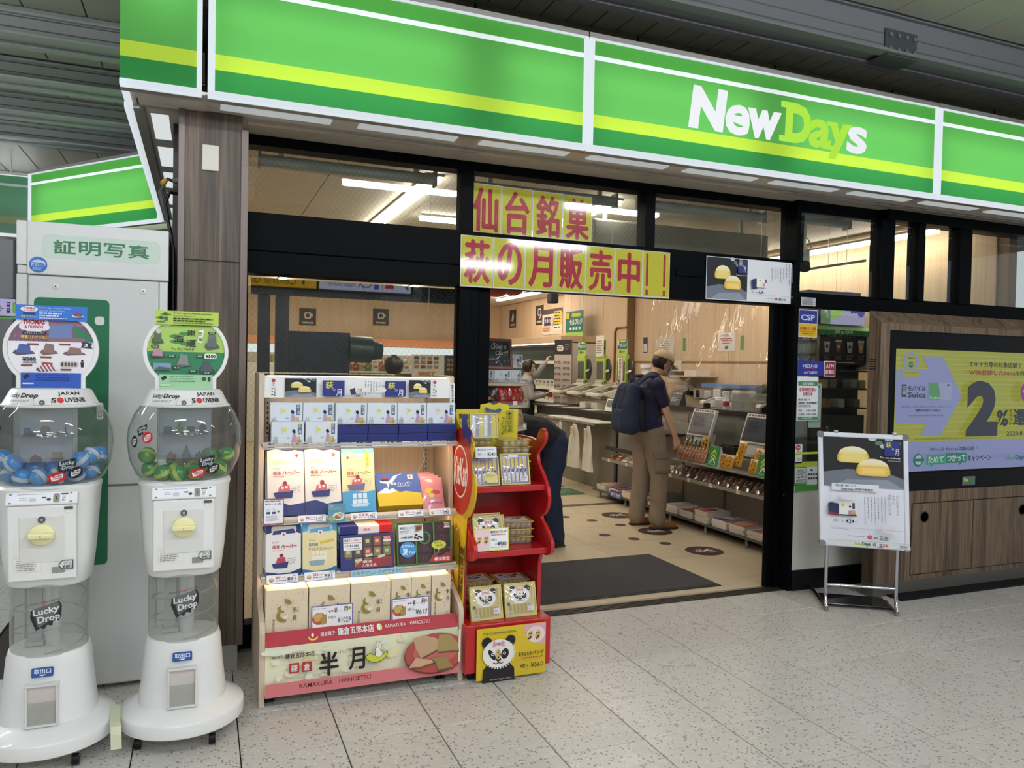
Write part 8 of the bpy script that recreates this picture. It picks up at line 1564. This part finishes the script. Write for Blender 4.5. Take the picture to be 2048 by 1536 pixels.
def torso(mb, J, k, waist=.115, chest=.120, sh=.062):
    p, w_, c_, n = (V(J[q]) for q in ('pelvis', 'waist', 'chest', 'neck')); L, R_ = V(J['shoulder'][0]), V(J['shoulder'][1]); ax = (R_-L).normalized()
    for y in (-1, 0, 1):
        if k > 0: seg(mb, lerp(p, w_, .5)+ax*.055*y, waist+k+.002, w_+ax*.05*y, waist+k)
        else: seg(mb, p+ax*.055*y, waist+.012+k, w_+ax*.05*y, waist+k)
        seg(mb, w_+ax*.05*y, waist+k, c_+ax*.055*y, chest+k); seg(mb, c_+ax*.055*y, chest+k, lerp(c_, n, .55)+ax*.03*y, .085+k)
    seg(mb, L, sh+k, R_, sh+k); seg(mb, lerp(L, n, .15), sh+k, n, .055+k); seg(mb, lerp(R_, n, .15), sh+k, n, .055+k)
def person(label, m4, J, shirt, trousers, shoes, sleeve=.5, face=True, vox=.009, neck_r=.052, bag_=1.0, group=None, skin=SKIN, bare_head=False):
    t = thing('person', label, 'person', mat=m4, group=group); b = MB()
    torso(b, J, -.022)
    M3 = head(b, J['head'], J['look'], J.get('up', (0, 0, 1)), .98); chain(b, [V(J['neck'])+V((0, 0, -.03)), V(J['neck']), lerp(J['neck'], J['head'], .75)], [.062, neck_r, neck_r-.002])
    for i in (0, 1):
        s_, e, w_ = (V(J[q][i]) for q in ('shoulder', 'elbow', 'wrist')); h, k_, a_ = (V(J[q][i]) for q in ('hip', 'knee', 'ankle'))
        chain(b, [s_, lerp(s_, e, .5), e, lerp(e, w_, .35), w_], [.050, .045, .037, .039, .026]); hd_ = J['hand'][i]; hand(b, w_, hd_[0], hd_[1], 1.02, hd_[2])
        chain(b, [h, lerp(h, k_, .4), k_, lerp(k_, a_, .35), a_], [.075, .072, .052, .053, .036]); seg(b, a_, .036, V(J['toe'][i]), .026)
    fuse('body', b, skin, t, vox, 3)
    tr = MB(); p = V(J['pelvis']); L, R_ = V(J['hip'][0]), V(J['hip'][1]); ax = (R_-L).normalized()
    seg(tr, p+ax*-.055, .128, p+ax*.055, .128); seg(tr, lerp(p, J['waist'], .35)+ax*-.05, .114, lerp(p, J['waist'], .35)+ax*.05, .114)
    for i in (0, 1):
        h, k_, a_ = (V(J[q][i]) for q in ('hip', 'knee', 'ankle')); chain(tr, [h, lerp(h, k_, .45), k_, lerp(k_, a_, .5), a_+V((0, 0, .01))], [q*bag_ for q in (.112, .100, .082, .080, .074)])
    to = fuse('trousers', tr, trousers, t, .011, 4)
    sh = MB(); torso(sh, J, .014)
    for i in (0, 1):
        s_, e, w_ = (V(J[q][i]) for q in ('shoulder', 'elbow', 'wrist'))
        if sleeve <= .6: chain(sh, [s_, lerp(s_, e, sleeve*1.25)], [.068, .063])
        else: chain(sh, [s_, e, lerp(e, w_, .92)], [.064, .052, .044])
    fuse('shirt', sh, shirt, t, .010, 4)
    for i in (0, 1):
        a_, to_ = V(J['ankle'][i]), V(J['toe'][i]); f = V((to_.x-a_.x, to_.y-a_.y, 0)).normalized(); g_ = V((a_.x, a_.y, 0))
        so = MB(); seg(so, g_+f*-.035+V((0, 0, .042)), .040, g_+f*.09+V((0, 0, .040)), .043); seg(so, g_+f*.09+V((0, 0, .040)), .043, g_+f*.185+V((0, 0, .032)), .032); seg(so, a_+V((0, 0, -.005)), .048, g_+f*.05+V((0, 0, .05)), .045)
        s0 = fuse('shoe', so, shoes, t, .009, 3); part('sole', MB().prism([g_+f*x+V((-f.y, f.x, 0))*y for x, y in ((-.07, -.032), (-.07, .032), (.06, .045), (.16, .042), (.215, .018), (.215, -.018), (.16, -.042), (.06, -.045))], (0, 0, .018)), M('2a1d14', .6), s0)
    if face: eyes(t, M3)
    return t, M3
# ---- shopper in navy shirt (faces +x; right side to the viewer)
J = dict(pelvis=(-.02, 0, .955), waist=(-.05, 0, 1.09), chest=(-.055, 0, 1.30), neck=(.015, 0, 1.485), head=(.115, 0, 1.625), look=(.93, -.04, -.36),
         shoulder=[(-.03, .185, 1.415), (-.03, -.185, 1.415)], elbow=[(.02, .24, 1.13), (.045, -.235, 1.15)], wrist=[(.12, .21, .90), (.155, -.215, .915)],
         hand=[((.35, .1, -.93), (.3, -.9, 0), -1), ((.28, .0, -.96), (-.1, .95, 0), 1)],
         hip=[(-.02, .09, .92), (-.01, -.09, .92)], knee=[(-.035, .10, .50), (.055, -.10, .50)], ankle=[(-.07, .12, .085), (.035, -.115, .085)], toe=[(.09, .13, .03), (.20, -.13, .03)])
MAN = TR(4.135, 6.54, 0, R(-4))
t, M3 = person('standing person in navy T-shirt and khaki cargo trousers at the till, wearing a cream cap', MAN, J, M('1b1838', .8), M('857663', .85), M('8a5a2a', .45), .5, True, .008, bag_=1.12)
mask(t, M3)
shell('hair', t, M3, HAIR, (-.010, 0, .022), (.102, .083, .096), lambda x, y, z: (x < .012 and z > -.058) or z > .06)
cp_ = shell('cap', t, M3, M('cbb48c', .75), (-.006, 0, .045), (.108, .089, .092), lambda x, y, z: z > .030+.10*max(0, -x-.07) if x < -.05 else z > .032)
part('cap_brim', MB().grid(lambda u, v_: M3 @ V((.070+.115*v_*math.cos((u-.5)*1.7), .088*math.sin((u-.5)*1.9)*(1-.12*v_), .042-.030*v_-.020*(2*u-1)**2)), 14, 6), M('cbb48c', .75), cp_, smooth=True).modifiers.new('thickness', 'SOLIDIFY').thickness = .005
part('cap_button', MB().ball((-.006, 0, .139), (.008, .008, .005), 8, 6).xf(M3), M('bfa67c', .7), cp_, smooth=True)
gl_ = MB()
for y in (-.031, .031): gl_.tube([(.101, y+.021*math.cos(q*math.pi/8), .008+.016*math.sin(q*math.pi/8)) for q in range(17)], .0022, 6)
gl_.tube([(.103, -.010, .010), (.106, 0, .012), (.103, .010, .010)], .002, 6)
for y in (-1, 1): gl_.tube([(.099, .052*y, .012), (.05, .079*y, .012), (-.01, .083*y, .010), (-.03, .081*y, -.006)], .0022, 6)
part('glasses', gl_.xf(M3), M('16161a', .3), t, smooth=True)
tr_ = [c for c in t.children if c.name.startswith('trousers')][0]
def patch(u0, z0, z1, r):
    return MB().grid(lambda u, v_: (.030+.15*(.66-(z0+(z1-z0)*v_))+r*math.sin((u-.5)*2*u0+.1), -.097-r*math.cos((u-.5)*2*u0+.1), z0+(z1-z0)*v_), 12, 4)
cp2 = part('cargo_pocket', patch(.80, .56, .75, .122), M('7f705e', .85), t, smooth=True); cp2.modifiers.new('thickness', 'SOLIDIFY').thickness = .012
fl_ = part('pocket_flap', patch(.84, .70, .765, .127), M('7a6b5a', .85), cp2, smooth=True); fl_.modifiers.new('thickness', 'SOLIDIFY').thickness = .008
part('belt_loop', MB().box((-.012, -.150, .99), (.008, -.138, 1.05)), M('6a5e50', .85), t)
# backpack
bp_ = thing('backpack', 'blue denim backpack worn on the back of the person in the cream cap', 'backpack', mat=MAN)
k_ = MB()
for y in (-1, 0, 1): chain(k_, [(-.245, .10*y, 1.36), (-.275, .115*y, 1.20), (-.275, .12*y, 1.02)], [.075, .095, .092])
BK = M('1d2a44', .85); fuse('pack', k_, BK, bp_, .010, 5)
po_ = MB(); [seg(po_, (-.345, .06*y, 1.14), .045, (-.345, .065*y, 1.01), .045) for y in (-1, 0, 1)]; fuse('front_pocket', po_, M('233352', .85), bp_, .010, 5)
for y in (-1, 1):
    part('shoulder_strap', MB().tube([(-.20, .11*y, 1.42), (-.11, .13*y, 1.50), (-.03, .135*y, 1.502), (.055, .135*y, 1.44), (.085, .14*y, 1.32), (.06, .17*y, 1.16), (-.06, .19*y, 1.05), (-.20, .15*y, 1.0)], [.012, .016, .018, .018, .016, .012, .008, .008], 8), BK, bp_, smooth=True)
part('top_handle', MB().tube([(-.22, -.03, 1.43), (-.21, -.03, 1.475), (-.21, .03, 1.475), (-.22, .03, 1.43)], .006, 6), BK, bp_, smooth=True)
part('zip', MB().tube([(-.352, -.12, 1.05), (-.362, -.11, 1.22), (-.315, -.06, 1.375), (-.31, .06, 1.375)], .004, 6), M('10141e', .5), bp_)
part('side_panel', MB().ball((-.20, -.195, 1.15), (.045, .02, .13), 12, 8), M('10131c', .8), bp_, smooth=True)
# ---- person bending down behind the red stand
J = dict(pelvis=(.0, 0, .93), waist=(-.10, 0, 1.00), chest=(-.28, 0, 1.03), neck=(-.47, 0, .96), head=(-.58, 0, .86), look=(-.55, 0, -.83), up=(-.83, 0, .55),
         shoulder=[(-.40, -.18, .99), (-.40, .18, .99)], elbow=[(-.48, -.22, .74), (-.46, .22, .74)], wrist=[(-.62, -.16, .56), (-.60, .16, .56)], hand=[((-.5, .1, -.85), (-.3, 1, 0), -1), ((-.5, -.1, -.85), (-.3, -1, 0), 1)],
         hip=[(.02, -.09, .90), (.02, .09, .90)], knee=[(-.03, -.10, .49), (-.03, .10, .49)], ankle=[(.03, -.11, .085), (.03, .11, .085)], toe=[(-.13, -.12, .03), (-.13, .12, .03)])
t, M3 = person('person in a black top and dark jeans bending down behind the red stand', TR(2.86, 6.15, 0, R(0)), J, M('121117', .85), M('16233a', .85), M('2a2a2c', .6), .9, True, .012)
shell('hair', t, M3, HAIR, (-.010, 0, .022), (.106, .088, .100), lambda x, y, z: x < .02 and z > -.07 or z > .062)
# ---- shop worker reaching into the chilled cabinet
J = dict(pelvis=(0, 0, .90), waist=(.01, 0, 1.03), chest=(.03, 0, 1.23), neck=(.05, 0, 1.41), head=(.085, 0, 1.555), look=(.97, 0, -.2),
         shoulder=[(.04, .155, 1.345), (.04, -.155, 1.345)], elbow=[(.24, .14, 1.44), (.10, -.20, 1.10)], wrist=[(.36, .06, 1.64), (.29, -.14, 1.13)], hand=[((.35, -.1, .93), (.9, 0, -.3), -1), ((.95, .2, .05), (.1, .3, .9), 1)],
         hip=[(0, .085, .87), (0, -.085, .87)], knee=[(.02, .09, .48), (.02, -.09, .48)], ankle=[(-.01, .10, .08), (0, -.10, .08)], toe=[(.15, .10, .03), (.15, -.10, .03)])
t, M3 = person('shop worker in grey blouse and black apron reaching up to the chilled cabinet', TR(4.70, 11.15, 0, R(-12)), J, M('9a9c9e', .8), M('17171a', .8), DARK, .9, True, .012)
mask(t, M3); shell('hair', t, M3, HAIR, (-.012, 0, .020), (.108, .090, .102), lambda x, y, z: x < .035 and z > -.085 or z > .06)
part('apron', MB().grid(lambda u, v_: (.03+.150*math.cos((u-.5)*2.6), .175*math.sin((u-.5)*2.6), 1.10-.55*v_), 12, 6), M('121214', .8), t, smooth=True)
for y in (-1, 1): part('apron_strap', MB().tube([(.165, .07*y, 1.10), (.160, .075*y, 1.28), (.06, .085*y, 1.425), (-.08, .07*y, 1.28), (-.12, .03*y, 1.08)], .012, 6), M('121214', .8), t, smooth=True)
part('red_packet', MB().box((.37, -.16, 1.10), (.43, -.08, 1.20)), M('a32a30', .4), t)
# ---- cashier behind the counter
J = dict(pelvis=(0, 0, .90), waist=(.03, 0, 1.0), chest=(.09, 0, 1.12), neck=(.17, 0, 1.22), head=(.255, 0, 1.305), look=(.80, 0, -.6), up=(.6, 0, .8),
         shoulder=[(.13, .16, 1.18), (.13, -.16, 1.18)], elbow=[(.20, .20, .99), (.20, -.20, .99)], wrist=[(.36, .12, 1.14), (.36, -.12, 1.14)], hand=[((.95, -.1, .0), (0, -.2, -1), -1), ((.95, .1, .0), (0, .2, -1), 1)],
         hip=[(0, .085, .87), (0, -.085, .87)], knee=[(.02, .09, .48), (.02, -.09, .48)], ankle=[(-.01, .10, .08), (0, -.10, .08)], toe=[(.15, .10, .03), (.15, -.10, .03)])
t, M3 = person('cashier with black hair and white mask leaning over the counter at the door frame', TR(5.72, 6.42, 0, R(180)), J, M('1a1a1e', .8), M('17171a', .8), DARK, .9, True, .012)
mask(t, M3); shell('hair', t, M3, HAIR, (-.012, 0, .024), (.112, .094, .104), lambda x, y, z: x < .04 and z > -.08 or z > .055)
# ---- customer seen from behind through the left window
J = dict(pelvis=(0, 0, .90), waist=(0, 0, 1.03), chest=(.01, 0, 1.23), neck=(.02, 0, 1.40), head=(.045, 0, 1.535), look=(1, 0, -.1),
         shoulder=[(.0, .16, 1.34), (.0, -.16, 1.34)], elbow=[(.02, .21, 1.07), (.02, -.21, 1.07)], wrist=[(.12, .18, .86), (.12, -.18, .86)], hand=[((.3, 0, -.95), (.2, -.9, 0), -1), ((.3, 0, -.95), (.2, .9, 0), 1)],
         hip=[(0, .085, .87), (0, -.085, .87)], knee=[(.02, .09, .48), (.02, -.09, .48)], ankle=[(-.01, .10, .08), (0, -.10, .08)], toe=[(.15, .10, .03), (.15, -.10, .03)])
t, M3 = person('customer with dark hair seen from behind through the left window above the souvenir rack', TR(1.86, 7.9, 0, R(85)), J, M('2e2f36', .8), M('26272c', .8), DARK, .9, True, .012)
shell('hair', t, M3, HAIR, (-.012, 0, .022), (.112, .094, .106), lambda x, y, z: x < .03 and z > -.10 or z > .06)
